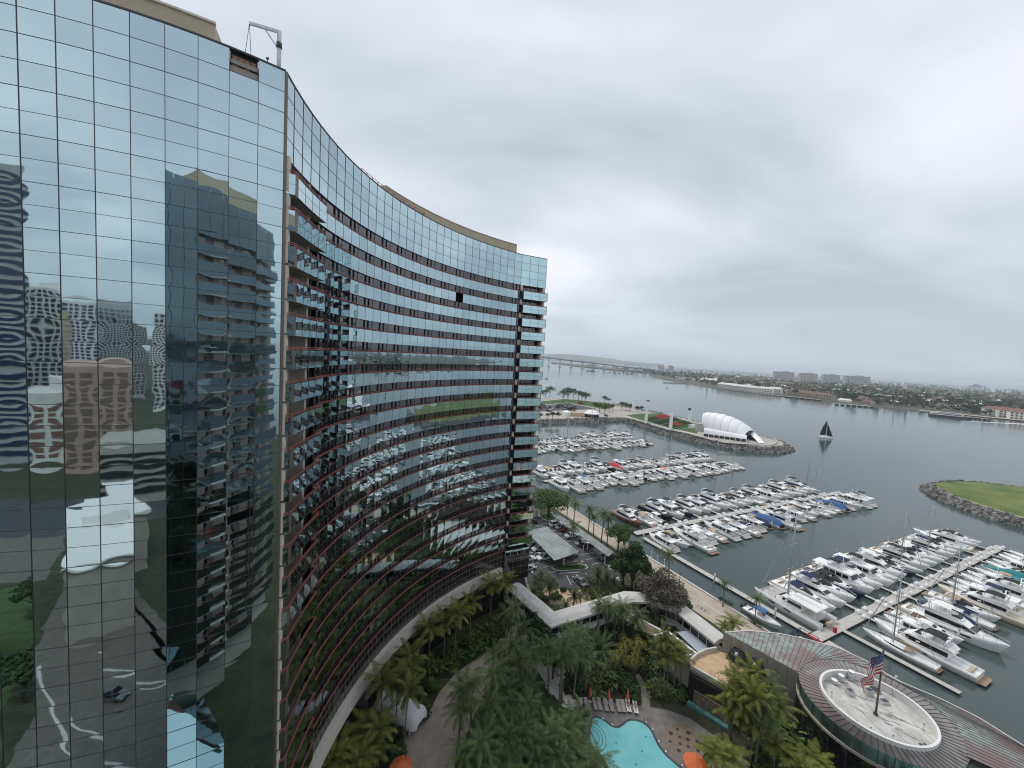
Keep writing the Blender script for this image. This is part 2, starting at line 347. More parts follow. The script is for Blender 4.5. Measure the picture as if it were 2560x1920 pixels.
M['sail_black'] = mat('black_sail', (0.012, 0.012, 0.014), 0.7)
M['orange_umb'] = mat('orange_umbrella_cloth', (0.72, 0.17, 0.055), 0.8, 0, 0.06, 3)
M['pink'] = mat('red_chair_paint', (0.50, 0.015, 0.05), 0.5)
# ================================================================ the hotel tower on the left
FH = 2.8
def dirv(a): return Vector((cos(a), sin(a), 0))
def nrm(a): return Vector((sin(a), -cos(a), 0))
B0 = Vector((-18.837, 32.806, 0)); A0, KA, PW = 1.75884, -0.018332, 1.9037
LA, LK, LW = 0.72817, -0.030022, 1.78497
ZTOP, ZR = 56 + 20.717, 56 + 13.28       # parapet top, first balcony panel top
def arc(s_, off=0.0, z=0.0):
    if abs(KA) < 1e-9: p = B0 + dirv(A0) * s_
    else: p = B0 + Vector(((sin(A0 + KA * s_) - sin(A0)) / KA, (-cos(A0 + KA * s_) + cos(A0)) / KA, 0))
    q = p + nrm(A0 + KA * s_) * off; q.z = z; return q
def lef(d, off=0.0, z=0.0):
    a1 = LA + LK * d
    p = B0 - Vector(((sin(a1) - sin(LA)) / LK, (-cos(a1) + cos(LA)) / LK, 0))
    q = p + nrm(a1) * off; q.z = z; return q
NARC = 31
S_END = NARC * PW
BA = R(27); BAY0 = arc(S_END); BW = 6.05 / 3
def bay(s_, off=0.0, z=0.0):
    q = BAY0 + dirv(BA) * s_ + nrm(BA) * off; q.z = z; return q

tower = thing('hotel_tower', 'tall curved mirror glass hotel tower with red balcony rails filling the left side', 'hotel', (B0.x, B0.y, 0))
TI = Matrix.Translation((-B0.x, -B0.y, 0))
def tb(mb, name, mats, parent=None, label=None):
    """a part of the tower, its points given in world metres"""
    pr = parent or tower
    o = bpy.data.objects.new(name, mb.mesh(name, mats)); C.objects.link(o); o.parent = pr
    if pr is tower: o.matrix_parent_inverse = TI
    if label: o['label'] = label
    return o
def pane(mb, f, s0, s1, z0, z1, off, ui, vi, mi=0, g=0.0):
    mb.uvface([f(s0 + g, off, z0), f(s1 - g, off, z0), f(s1 - g, off, z1), f(s0 + g, off, z1)], [(ui, vi), (ui + 1, vi), (ui + 1, vi + 1), (ui, vi + 1)], mi)
def vbar(mb, f, s_, z0, z1, w_, o0, o1, mi=0):
    lo = [f(s_ - w_ / 2, o0, z0), f(s_ + w_ / 2, o0, z0), f(s_ + w_ / 2, o1, z0), f(s_ - w_ / 2, o1, z0)]
    mb.hexa(lo, [Vector((p.x, p.y, z1)) for p in lo], mi)
def hband(mb, f, ss, z0, z1, o0, o1, mi=0):
    for a, b in zip(ss[:-1], ss[1:]):
        lo = [f(a, o1, z0), f(b, o1, z0), f(b, o0, z0), f(a, o0, z0)]
        mb.hexa(lo, [Vector((p.x, p.y, z1)) for p in lo], mi)

# core: solid dark body behind the glass
body = [lef(24, -0.35)] + [lef(24 - 2 * k, -0.35) for k in range(1, 12)] + [lef(0.6, -0.35)] + [arc(s_, -1.6) for s_ in [1.2 + 2.9 * k for k in range(20)]] + [arc(S_END - 0.6, -1.6), bay(5.7, -2.0), bay(5.7, -17)] + [arc(s_, -17) for s_ in (S_END - 4, 40, 25, 12)] + [Vector((-48, 42, 0)), Vector((-46, 27, 0))]
mb = MB(); mb.prism(body, 0.0, ZTOP - 0.9); tb(mb, 'core_wall', [M['black']])
# roof deck over the core, up to the back of the glass
rim = [lef(24 - 2 * k, -0.12) for k in range(13)] + [arc(1.0 + 1.93 * k, -0.12) for k in range(31)] + [bay(0.1, -0.12), bay(6.0, -0.12), bay(6.0, -17)] + [arc(s_, -17.2) for s_ in (S_END - 4, 40, 25, 12)] + [Vector((-48.2, 42, 0)), Vector((-46.2, 27, 0))]
mb = MB(); mb.prism(rim, ZTOP - 0.88, ZTOP - 0.6); tb(mb, 'roof', [M['roof_grey']])

# ---- curved end wall on the left: plain curtain wall, one part per storey, two rows of panes each
zrow = [ZTOP - 1.535 * k for k in range(5)]                       # the four top rows
NL = 13
levels = [ZTOP - 1.535 * 4 - FH * k for k in range(0, 30)]
lmul = MB()
def glaze_left(z1, z0, rows, row0, skip=None):
    g_ = MB()
    for r_ in range(rows):
        zb = z1 - (z1 - z0) * (r_ + 1) / rows; zt = z1 - (z1 - z0) * r_ / rows
        for k in range(NL):
            if skip and (k, r_) == skip: continue
            # two quads a pane so that the wall's own bend shows
            pane(g_, lambda s_, o, z: lef(-s_, o, z), -(k + 1) * LW, -k * LW, zb, zt, 0.0, 40 - k, 200 - row0 - r_)
    return g_
row = 0
o = glaze_left(zrow[0], zrow[4], 4, 0, skip=(1, 0)); tb(o, 'upper_curtain_wall', [M['mirror']]); row = 4
for k in range(25):
    z1, z0 = levels[k], max(levels[k + 1], 0.05)
    if z1 < 0.5: break
    tb(glaze_left(z1, z0, 2, row), 'curtain_wall_band', [M['mirror']]); row += 2
mm = MB()
for k in range(NL + 1):
    vbar(mm, lambda s_, o, z: lef(-s_, o, z), -k * LW - (0.0 if k else 0.0), 0.05, ZTOP, 0.034, -0.05, 0.035)
zs_ = zrow[1:4] + [z for z in levels if z > 0.5]
for i, z in enumerate(zs_):
    th = 0.034 if (i % 2 == 1 or i >= 3) else 0.028
    hband(mm, lambda s_, o, z_: lef(-s_, o, z_), [-NL * LW + LW * k for k in range(NL + 1)], z - th / 2, z + th / 2, -0.05, 0.02)
for z in levels:
    if z > 2: hband(mm, lambda s_, o, z_: lef(-s_, o, z_), [-NL * LW + LW * k for k in range(NL + 1)], z - FH / 2 - 0.013, z - FH / 2 + 0.013, -0.05, 0.015)
tb(mm, 'curtain_wall_frame', [M['mullion']])
mm = MB()      # corner post and parapet coping
lo = [B0 + Vector((-0.10, -0.03, 0)), B0 + Vector((0.05, -0.10, 0)), B0 + Vector((0.12, 0.12, 0)), B0 + Vector((-0.06, 0.14, 0))]
mm.prism(lo, 0.0, ZTOP + 0.02); tb(mm, 'corner_post', [M['bronze']])
mm = MB()
hband(mm, lambda s_, o, z_: lef(-s_, o, z_), [-NL * LW + LW * k for k in range(NL + 1)], ZTOP, ZTOP + 0.12, -0.35, 0.05)
hband(mm, arc, [0.15 + (S_END - 0.15) * k / 31 for k in range(32)], ZTOP, ZTOP + 0.12, -0.35, 0.05)
hband(mm, bay, [0, BW, 2 * BW, 3 * BW], ZTOP, ZTOP + 0.12, -0.35, 0.05)
tb(mm, 'parapet_coping', [M['mullion']])
# the missing pane in the top row: bare backing boards behind a dark frame
mm = MB(); fl = lambda s_, o, z: lef(-s_, o, z)
a_, b_ = -2 * LW + 0.04, -LW - 0.04
hband(mm, fl, [a_, b_], zrow[1], zrow[0], -0.30, -0.26, 0)
for k in range(4):
    x0 = a_ + 0.12 + k * (b_ - a_ - 0.2) / 4
    hband(mm, fl, [x0, x0 + (b_ - a_) / 4 - 0.09], zrow[1] + 0.55 + 0.07 * (k % 2), zrow[0] - 0.28, -0.25, -0.22, 1)
hband(mm, fl, [a_, b_], zrow[1] + 0.12, zrow[1] + 0.5, -0.25, -0.16, 2)
hband(mm, fl, [a_, b_], zrow[1] + 0.02, zrow[1] + 0.10, -0.2, -0.02, 2)
tb(mm, 'exposed_backing', [M['black'], M['wood_back'], M['conc_wall']], label='open bay with bare brown backing boards where a pane is missing')

# ---- long concave face: mirrored spandrel, recessed dark windows and a red rail on every storey
BAL = 4                                                        # balcony bay is four panes wide
mm = MB(); fr = MB()
for r_ in range(4):
    for k in range(NARC): pane(mm, arc, k * PW, (k + 1) * PW, zrow[r_ + 1], zrow[r_], 0.0, k, 300 + r_)
tb(mm, 'upper_curtain_wall', [M['mirror']])
for k in range(1, NARC + 1): vbar(fr, arc, k * PW, zrow[4], ZTOP, 0.04, -0.05, 0.03)
for r_ in range(1, 5): hband(fr, arc, [PW * k for k in range(NARC + 1)], zrow[r_] - 0.02, zrow[r_] + 0.02, -0.05, 0.018)
tb(fr, 'curtain_wall_frame', [M['mullion']])
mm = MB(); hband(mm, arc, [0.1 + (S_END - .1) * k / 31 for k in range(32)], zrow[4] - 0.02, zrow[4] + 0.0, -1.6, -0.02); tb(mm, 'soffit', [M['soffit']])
NF = 21; PH = 1.58                                             # storeys with windows; panel height
rng = random.Random(4)
for k in range(NF):
    pt = ZR - k * FH; pb = pt - PH; wt = pt + (FH - PH) if k else zrow[4]
    # spandrel panes
    sp_ = MB()
    for c in range(BAL, NARC):
        if k == 20 or (k == 1 and c == 22): continue                         # one pane is missing far along
        pane(sp_, arc, c * PW, (c + 1) * PW, pb, pt, 0.0, c, 400 + 3 * k)
    hband(sp_, arc, [PW * c for c in range(BAL, NARC + 1)], pt - 0.001, pt + 0.03, -0.3, 0.02, 1)
    if k < 20: hband(sp_, arc, [PW * c for c in range(BAL, NARC + 1)], pb - 0.03, pb, -0.3, 0.015, 1)
    for c in range(BAL, NARC + 1 if k < 20 else BAL): vbar(sp_, arc, c * PW, pb, pt, 0.03, -0.05, 0.014, 1)
    tb(sp_, 'spandrel_panel', [M['mirror'], M['mullion']])
    # window band, set back
    wn_ = MB()
    for c in range(BAL, NARC):
        pane(wn_, arc, c * PW, (c + 1) * PW, pt + 0.03, wt - 0.03, -0.16, c, 500 + 3 * k)
    wf = wn_
    for c in range(BAL, NARC, 2):
        vbar(wf, arc, c * PW + 0.05, pt + 0.03, wt - 0.03, 0.14, -0.2, -0.05, 1); vbar(wf, arc, c * PW + 0.98, pt + 0.03, wt - 0.03, 0.14, -0.2, -0.05, 1)
    for c in range(BAL + 1, NARC, 2): vbar(wf, arc, c * PW, pt + 0.03, wt - 0.03, 0.04, -0.2, -0.12, 1)
    tb(wn_, 'window_band', [M['dark_glass'], M['win_frame']])
    # red rail over the spandrel
    rl = MB(); zr_ = pt + 0.20
    hband(rl, arc, [PW * c for c in range(BAL, NARC + 1)], zr_ - 0.03, zr_ + 0.03, 0.03, 0.09)
    hband(rl, arc, [PW * c for c in range(BAL, NARC + 1)], zr_ - 0.16, zr_ - 0.12, 0.03, 0.07)
    for c in range(BAL, NARC + 1): vbar(rl, arc, c * PW, pt - 0.02, zr_ - 0.03, 0.05, 0.035, 0.075)
    tb(rl, 'railing', [M['red_rail']])
    # ---- corner balcony at the near end
    bl = MB(); po = 0.75; s1 = BAL * PW - 0.05; ch = 0.55
    b_o = thing('balcony', None, None); b_o.parent = tower; b_o.matrix_parent_inverse = TI
    def bpart(mb_, nm_, ms_, z_=0):
        o_ = bpy.data.objects.new(nm_, mb_.mesh(nm_, ms_)); C.objects.link(o_); o_.parent = b_o; return o_
    # short return panel, bronze corner, long front panel
    p0, p1 = arc(0.12, 0.06), arc(0.42, po * 0.93)
    p2 = arc(1.0, po)
    ret = MB()
    for h_ in range(2):
        za, zb_ = pb + PH * h_ / 2, pb + PH * (h_ + 1) / 2
        ret.uvface([(p0.x, p0.y, za + .01), (p1.x, p1.y, za + .01), (p1.x, p1.y, zb_ - .01), (p0.x, p0.y, zb_ - .01)], [(0, 9), (1, 9), (1, 10), (0, 10)])
    for c in range(4):
        sa = 1.0 + (s1 - 1.0) * c / 4; sb_ = 1.0 + (s1 - 1.0) * (c + 1) / 4
        for h_ in range(2): pane(ret, arc, sa, sb_, pb + PH * h_ / 2, pb + PH * (h_ + 1) / 2, po, 60 + c, 600 + 2 * k + h_)
        if c: vbar(ret, arc, sa, pb, pt, 0.035, po - 0.04, po + 0.012, 1)
    hband(ret, arc, [1.0, 2.6, 4.2, 5.8, s1], pb + PH / 2 - 0.012, pb + PH / 2 + 0.012, po - 0.03, po + 0.008, 1)
    hband(ret, arc, [1.0, 2.6, 4.2, 5.8, s1], pt - 0.02, pt + 0.02, po - 0.12, po + 0.02, 1)
    hband(ret, arc, [1.0, 2.6, 4.2, 5.8, s1], pb - 0.04, pb + 0.0, po - 0.12, po + 0.02, 1)
    q0, q1_ = arc(s1, po), arc(s1, 0.05)
    ret.uvface([(q0.x, q0.y, pb), (q1_.x, q1_.y, pb), (q1_.x, q1_.y, pt), (q0.x, q0.y, pt)], [(0, 0), (1, 0), (1, 1), (0, 1)])
    bpart(ret, 'balcony_panel', [M['mirror'], M['mullion']])
    cr_ = MB(); i1, i2 = arc(0.5, po * 0.80), arc(1.0, po - 0.15)
    cr_.hexa([Vector((p.x, p.y, pb - 0.04)) for p in (p1, p2, i2, i1)], [Vector((p.x, p.y, pt + 0.02)) for p in (p1, p2, i2, i1)]); bpart(cr_, 'corner_panel', [M['bronze']])
    sl2 = MB(); out_ = [arc(0.12, 0.04), arc(0.45, po * 0.9), arc(1.0, po - 0.03), arc(2.8, po - 0.03), arc(4.8, po - 0.03), arc(s1 - 0.02, po - 0.03), arc(s1 - 0.02, -1.6), arc(4.0, -1.6), arc(1.2, -1.6), arc(0.15, -0.6)]
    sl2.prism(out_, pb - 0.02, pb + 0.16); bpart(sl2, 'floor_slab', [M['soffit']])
    br = MB()
    path = [arc(0.14, 0.10), arc(0.47, po * 0.92), arc(1.0, po - 0.03)] + [arc(1.0 + (s1 - 1.0) * t / 5, po - 0.03) for t in range(1, 6)] + [arc(s1 - 0.05, 0.15)]
    for h_ in (0.12, 0.27): 
        for a, b in zip(path[:-1], path[1:]): br.bar((a.x, a.y, pt + h_), (b.x, b.y, pt + h_), 0.06, 0.055)
    for p in path: br.bar((p.x, p.y, pt - 0.05), (p.x, p.y, pt + 0.27), 0.05)
    bpart(br, 'railing', [M['red_rail']])
    pr_ = MB(); zc0, zc1 = pb + 0.16, (pt + FH - PH - 0.02) if k else zrow[4] - 0.02
    pr_.prism([arc(0.16, 0.30), arc(0.6, 0.30), arc(0.62, -0.5), arc(0.12, -0.35)], zc0, zc1)
    bpart(pr_, 'pier', [M['plaster']]); pr_ = MB(); pr_.prism([arc(5.55, -0.1), arc(6.0, -0.1), arc(6.0, -1.5), arc(5.55, -1.5)], zc0, zc1); bpart(pr_, 'pier', [M['plaster']])
    bk = MB()
    hband(bk, arc, [0.7, 2.2], zc0, zc1, -1.55, -1.46, 0); hband(bk, arc, [2.2, 3.7], zc0, zc1, -1.55, -1.50, 1); hband(bk, arc, [3.7, 5.5], zc0, zc1, -1.55, -1.46, 2)
    hband(bk, arc, [6.0, s1], zc0, zc1, -0.4, -0.3, 1)
    vbar(bk, arc, 2.95, zc0, zc1, 0.06, -1.5, -1.44, 3); vbar(bk, arc, 6.7, zc0, zc1, 0.12, -0.3, -0.22, 3)
    bpart(bk, 'back_wall', [M['black'], M['dark_glass'], M['plaster'], M['mullion']])
    # ---- end bay balcony at the far end
    e_o = thing('balcony', None, None); e_o.parent = tower; e_o.matrix_parent_inverse = TI
    def epart(mb_, nm_, ms_):
        o_ = bpy.data.objects.new(nm_, mb_.mesh(nm_, ms_)); C.objects.link(o_); o_.parent = e_o; return o_
    if k < 20:
        ep = MB(); eo = 0.85
        for c in range(3):
            for h_ in range(2): pane(ep, bay, 0.45 + c * (5.7 / 3), 0.45 + (c + 1) * (5.7 / 3), pb + PH * h_ / 2, pb + PH * (h_ + 1) / 2, eo, 80 + c, 700 + 2 * k + h_)
            if c: vbar(ep, bay, 0.45 + c * 1.9, pb, pt, 0.04, eo - .03, eo + 0.015, 1)
        hband(ep, bay, [0.45, 6.15], pb + PH / 2 - 0.015, pb + PH / 2 + 0.015, eo - 0.03, eo + 0.01, 1)
        hband(ep, bay, [0.42, 6.18], pt - 0.02, pt + 0.03, eo - 0.1, eo + 0.02, 1)
        vbar(ep, bay, 6.17, pb, pt, 0.06, eo - 0.9, eo + 0.03, 2)
        p0, p1 = bay(0.45, eo), bay(-0.25, -0.02)
        ep.uvface([(p1.x, p1.y, pb), (p0.x, p0.y, pb), (p0.x, p0.y, pt), (p1.x, p1.y, pt)], [(0, 0), (1, 0), (1, 1), (0, 1)], 3)
        vbar(ep, bay, 0.40, pb, pt + 0.02, 0.10, eo - 0.08, eo + 0.03, 2)
        epart(ep, 'balcony_panel', [M['mirror2'], M['mullion'], M['bronze'], M['dark_glass']])
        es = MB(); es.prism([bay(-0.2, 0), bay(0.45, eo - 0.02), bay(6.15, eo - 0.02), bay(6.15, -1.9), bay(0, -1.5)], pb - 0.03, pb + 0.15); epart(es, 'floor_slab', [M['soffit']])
        er = MB()
        for h_ in (0.10, 0.24):
            er.bar(bay(0.4, eo - 0.05, pt + h_), bay(6.2, eo - 0.05, pt + h_), 0.055); er.bar(bay(-0.15, 0.05, pt + h_), bay(0.4, eo - 0.05, pt + h_), 0.055)
        for c in range(5): er.bar(bay(0.45 + c * 1.42, eo - 0.05, pt), bay(0.45 + c * 1.42, eo - 0.05, pt + 0.24), 0.05)
        epart(er, 'railing', [M['red_rail']])
        eb = MB(); z0_, z1_ = pb + 0.15, (wt - 0.02)
        eb.prism([bay(0.02, 0.12), bay(0.48, 0.12), bay(0.48, -0.5), bay(0.02, -0.5)], z0_, z1_, 0)
        eb.prism([bay(5.45, 0.05), bay(5.95, 0.05), bay(5.95, -1.8), bay(5.45, -1.8)], z0_, z1_, 0)
        hband(eb, bay, [0.5, 5.45], z0_, z1_, -1.3, -1.2, 1)
        for c in range(4): vbar(eb, bay, 0.9 + c * 1.1, z0_, z1_, 0.07, -1.2, -1.14, 2)
        epart(eb, 'back_wall', [M['plaster'], M['dark_glass'], M['mullion']])
    else:
        es = MB(); es.prism([bay(0, 0), bay(6.05, 0), bay(6.05, -1.9), bay(0, -1.5)], pb, pb + 0.1); epart(es, 'floor_slab', [M['soffit']])
# upper glass of the end bay, its side edge and its base
mm = MB()
for r_ in range(4):
    for c in range(3): pane(mm, bay, c * BW, (c + 1) * BW, zrow[r_ + 1], zrow[r_], 0.0, 90 + c, 800 + r_)
for c in range(4): vbar(mm, bay, c * BW, zrow[4], ZTOP, 0.05, -0.05, 0.025, 1)
for r_ in range(1, 5): hband(mm, bay, [0, 3 * BW], zrow[r_] - 0.02, zrow[r_] + 0.02, -0.05, 0.018, 1)
q0, q1_ = bay(3 * BW, 0), bay(3 * BW, -3)
mm.face([(q0.x, q0.y, zrow[4]), (q1_.x, q1_.y, zrow[4]), (q1_.x, q1_.y, ZTOP), (q0.x, q0.y, ZTOP)], 1)
mm.prism([bay(0, -0.05), bay(6.05, -0.05), bay(6.05, -1.9), bay(0, -1.5)], zrow[4] - 0.02, zrow[4], 2)
tb(mm, 'upper_bay_glazing', [M['mirror2'], M['mullion'], M['soffit']])
zb0 = ZR - 20 * FH                                              # last rail
mm = MB()
hb = [zb0, zb0 - 1.35, zb0 - 2.7, zb0 - 4.1, zb0 - 5.4, zb0 - 7.0]
for r_ in range(5):
    for c in range(3): pane(mm, bay, c * BW, (c + 1) * BW, hb[r_ + 1], hb[r_], 0.3, 95 + c, 820 + r_, 0 if r_ == 0 else 2)
for c in range(4): vbar(mm, bay, c * BW, hb[5], zb0, 0.06, 0.2, 0.33, 1)
for z in hb: hband(mm, bay, [0, 3 * BW], z - 0.03, z + 0.03, 0.2, 0.33, 1)
q0, q1_ = bay(0, 0.3), bay(-0.3, -0.6); mm.face([(q1_.x, q1_.y, hb[5]), (q0.x, q0.y, hb[5]), (q0.x, q0.y, zb0), (q1_.x, q1_.y, zb0)], 3)
q0, q1_ = bay(6.05, 0.3), bay(6.05, -3); mm.face([(q0.x, q0.y, hb[5]), (q1_.x, q1_.y, hb[5]), (q1_.x, q1_.y, zb0), (q0.x, q0.y, zb0)], 3)
mm.prism([bay(0.3, 0.0), bay(5.4, 0.0), bay(5.4, -2), bay(0.3, -2)], 0, hb[5] - 0.05, 3)
tb(mm, 'bay_base_glazing', [M['mirror2'], M['mullion_pale'], M['dark_glass'], M['mullion']])
# grid of dark panes below the last storey, pale concrete band, dark ground floor
zg = ZR - 20 * FH - .06; zbt, zbb = 9.75, 7.6
mm = MB(); rows = 3
for r_ in range(rows):
    a, b = zg - (zg - zbt) * r_ / rows, zg - (zg - zbt) * (r_ + 1) / rows
    for c in range(NARC): pane(mm, arc, c * PW, (c + 1) * PW, b, a, -0.1, c, 900 + r_)
    hband(mm, arc, [PW * c for c in range(NARC + 1)], a - 0.03, a + 0.03, -0.15, -0.06, 1)
for c in range(NARC + 1): vbar(mm, arc, c * PW, zbt, zg, 0.06, -0.15, -0.05, 1)
for c in range(NARC): vbar(mm, arc, (c + .5) * PW, zbt, zg, 0.04, -0.15, -0.06, 1)
tb(mm, 'podium_glazing', [M['dark_glass'], M['mullion_pale']])
mm = MB(); hband(mm, arc, [0.3 + (S_END - 0.8 - 0.3) * c / 40 for c in range(41)], zbb, zbt, -0.6, 0.55); tb(mm, 'podium_band', [M['band']])
mm = MB()
for c in range(NARC): pane(mm, arc, c * PW, (c + 1) * PW, 0.05, zbb, -0.5, c, 920)
for c in range(NARC + 1): vbar(mm, arc, c * PW, 0.05, zbb, 0.05, -0.55, -0.45, 1)
for z in (2.6, 5.2): hband(mm, arc, [PW * c for c in range(NARC + 1)], z - 0.03, z + 0.03, -0.55, -0.46, 1)
tb(mm, 'ground_floor_glazing', [M['dark_glass'], M['mullion']])
# penthouses: beige walls set back behind the parapet
mm = MB(); tp = ZTOP + 2.9
ring = [lef(24, -3.0), lef(20, -3.0), lef(16, -3.0), lef(12, -3.0), lef(8, -3.0), lef(4.6, -3.0)]
ring += [lef(3.6, -7.0), Vector((-34, 45, 0)), Vector((-46, 40, 0))]
mm.prism(ring, ZTOP - 0.55, tp); mm.prism([lef(24, -2.85), lef(20, -2.85), lef(16, -2.85), lef(12, -2.85), lef(8, -2.85), lef(4.5, -2.85), lef(4.5, -3.3), lef(8, -3.3), lef(12, -3.3), lef(16, -3.3), lef(20, -3.3), lef(24, -3.3)], tp + 0.002, tp + 0.14, 1)
g0, g1 = lef(13.6, -2.9), lef(13.2, -2.9)
tb(mm, 'penthouse', [M['penthouse'], M['plaster']])
mm = MB(); mm.tube([lef(13.4, -2.75, ZTOP - 0.5), lef(13.4, -2.75, tp + 0.3)], 0.14, 8); tb(mm, 'vent_pipe', [M['white']])
mm = MB(); s0, s1_ = 27.5, S_END + 0.9
ss_ = [s0 + (s1_ - s0) * k / 14 for k in range(15)]
hband(mm, arc, ss_, ZTOP - 0.55, ZTOP + 2.75, -9, -3.2); hband(mm, arc, ss_, ZTOP + 2.75, ZTOP + 2.85, -9, -3.12)
tb(mm, 'penthouse', [M['penthouse']])
mm = MB(); ss_ = [18.0 + (33.5 - 18.0) * k / 12 for k in range(13)]
for h_ in (0.45, 0.75):
    for a, b in zip(ss_[:-1], ss_[1:]): mm.bar(arc(a, -0.5, ZTOP + h_), arc(b, -0.5, ZTOP + h_), 0.05)
for a in ss_: mm.bar(arc(a, -0.5, ZTOP), arc(a, -0.5, ZTOP + 0.75), 0.05); mm.bar(arc(a, -0.5, ZTOP + 0.75), arc(a, -1.1, ZTOP), 0.04)
mm.bar(arc(33.5, -0.5, ZTOP + .75), arc(33.5, -3, ZTOP + .75), 0.05); tb(mm, 'roof_rail', [M['red_rail']])

# ---- davit crane standing on the roof corner
foot = gd(697, 172, 33.6); foot.z = ZTOP - 0.6
dv = thing('roof_davit', 'white steel davit crane with hanging cables on the roof corner', 'davit', foot)
top = gd(697, 80, 33.6); hgt = top.z - foot.z
ax = (gd(622, 58, 32.9) - top); ax = Vector((ax.x, ax.y, ax.z))
mm = MB(); mm.tube([(0, 0, 0), (0, 0, hgt + 0.05)], 0.16, 10); mm.box((0, 0, 0.15), (0.6, 0.6, 0.3)); mm.build('mast', [M['galv']], dv)
mm = MB(); e1 = Vector((0, 0, hgt)) + ax; mm.bar((0, 0, hgt), e1, 0.16, 0.2); mm.bar((0, 0, hgt - 1.35), Vector((0, 0, hgt)) + ax * 0.52, 0.09); mm.build('arm', [M['galv']], dv)
mm = MB(); mm.tube([e1, e1 + Vector((-0.55, 0.3, -2.35))], 0.022, 4); mm.tube([e1, e1 + Vector((-0.02, 0.3, -2.6))], 0.022, 4); mm.build('cable', [M['mullion']], dv)
mm = MB(); mm.tube([(0, 0, hgt * 0.33), (-0.9, 0, hgt * 0.36)], 0.03, 5); mm.tube([(-0.9, 0, hgt * 0.2), (-0.9, 0, hgt * 0.5)], 0.03, 5); mm.box((-0.9, 0, hgt * 0.5), (0.22, 0.1, 0.12)); mm.box((-1.05, 0, hgt * 0.3), (0.2, 0.1, 0.12)); mm.tube([(0, 0, hgt * .70), (0, 0, hgt * .8)], 0.21, 8); mm.build('winch_bracket', [M['mullion']], dv)
# ================================================================ water, land, rock edges, far shore, hills
def water_mat():
    m_ = bpy.data.materials.new('bay_water'); m_.use_nodes = True; t = m_.node_tree; b = t.nodes['Principled BSDF']; n_ = t.nodes.new; l_ = t.links.new
    b.inputs['Base Color'].default_value = (0.052, 0.074, 0.072, 1); b.inputs['Roughness'].default_value = 0.12; b.inputs['IOR'].default_value = 1.33
    g_ = n_('ShaderNodeNewGeometry')
    mp1 = n_('ShaderNodeMapping'); mp1.inputs['Rotation'].default_value = (0, 0, R(28)); mp1.inputs['Scale'].default_value = (0.22, 0.55, 1); l_(g_.outputs['Position'], mp1.inputs[0])
    a = n_('ShaderNodeTexNoise'); a.inputs['Scale'].default_value = 1.0; a.inputs['Detail'].default_value = 5; a.inputs['Roughness'].default_value = 0.55; a.inputs['Distortion'].default_value = 0.4; l_(mp1.outputs[0], a.inputs['Vector'])
    big = n_('ShaderNodeTexNoise'); big.inputs['Scale'].default_value = 0.006; big.inputs['Detail'].default_value = 5; mp2 = n_('ShaderNodeMapping'); mp2.inputs['Scale'].default_value = (0.35, 1.3, 1); mp2.inputs['Rotation'].default_value = (0, 0, R(20)); l_(g_.outputs['Position'], mp2.inputs[0]); l_(mp2.outputs[0], big.inputs['Vector'])
    bm_ = n_('ShaderNodeMapRange'); l_(big.outputs[0], bm_.inputs[0]); bm_.inputs[1].default_value = 0.35; bm_.inputs[2].default_value = 0.65; bm_.inputs[3].default_value = 0.012; bm_.inputs[4].default_value = 0.05
    bp = n_('ShaderNodeBump'); bp.inputs['Strength'].default_value = 1.0; l_(bm_.outputs[0], bp.inputs['Distance']); l_(a.outputs[0], bp.inputs['Height']); l_(bp.outputs[0], b.inputs['Normal'])
    return m_
M['water'] = water_mat()
mb = MB(); mb.face([(-45000, -6000, WZ), (45000, -6000, WZ), (45000, 60000, WZ), (-45000, 60000, WZ)]); struct('bay_water', mb, [M['water']])

def quay(poly, z, zb, mats, name):
    m_ = MB(); m_.prism(poly, zb, z); return struct(name, m_, mats)
main = [(260, -305), uv(0, -40)[:2], uv(0, 0)[:2], uv(0, 42)[:2], (5, 186), (-25, 205), (-60, 330), (-140, 345), (-160, 540), (-2500, 540), (-2500, -2500), (1400, -2500)]
quay(main, 0.0, -4.5, [M['soil']], 'ground')
# sea wall cap along the promenade and the promenade itself
def uvsheet(poly, z, m_, name, th=None):
    b_ = MB(); b_.face([uv(p[0], p[1], z) for p in poly]); return struct(name, b_, [m_])
uvsheet([(-9.2, -75), (-0.1, -75), (-0.1, 41), (-6.0, 41), (-6.0, -6), (-9.2, -10)], 0.012, M['prom'], 'promenade')
b_ = MB()
for k in range(29): b_.box(uv(-0.35, -74 + 4 * k + 2, 0.12), (0.55, 3.97, 0.22), 0, math.atan2(MU.y, MU.x))
struct('sea_wall_cap', b_, [M['kerb']])
b_ = MB()
for a, c in ((-4.55, -4.4),): b_.face([uv(a, -70, 0.018), uv(c, -70, 0.018), uv(c, 38, 0.018), uv(a, 38, 0.018)])
for k in range(22):
    v_ = -70 + 5 * k
    b_.face([uv(-5.9, v_, 0.017), uv(-0.7, v_, 0.017), uv(-0.7, v_ + 0.05, 0.017), uv(-5.9, v_ + 0.05, 0.017)], 1)
struct('promenade_joint_lines', b_, [M['paint'], M['conc_wall']])

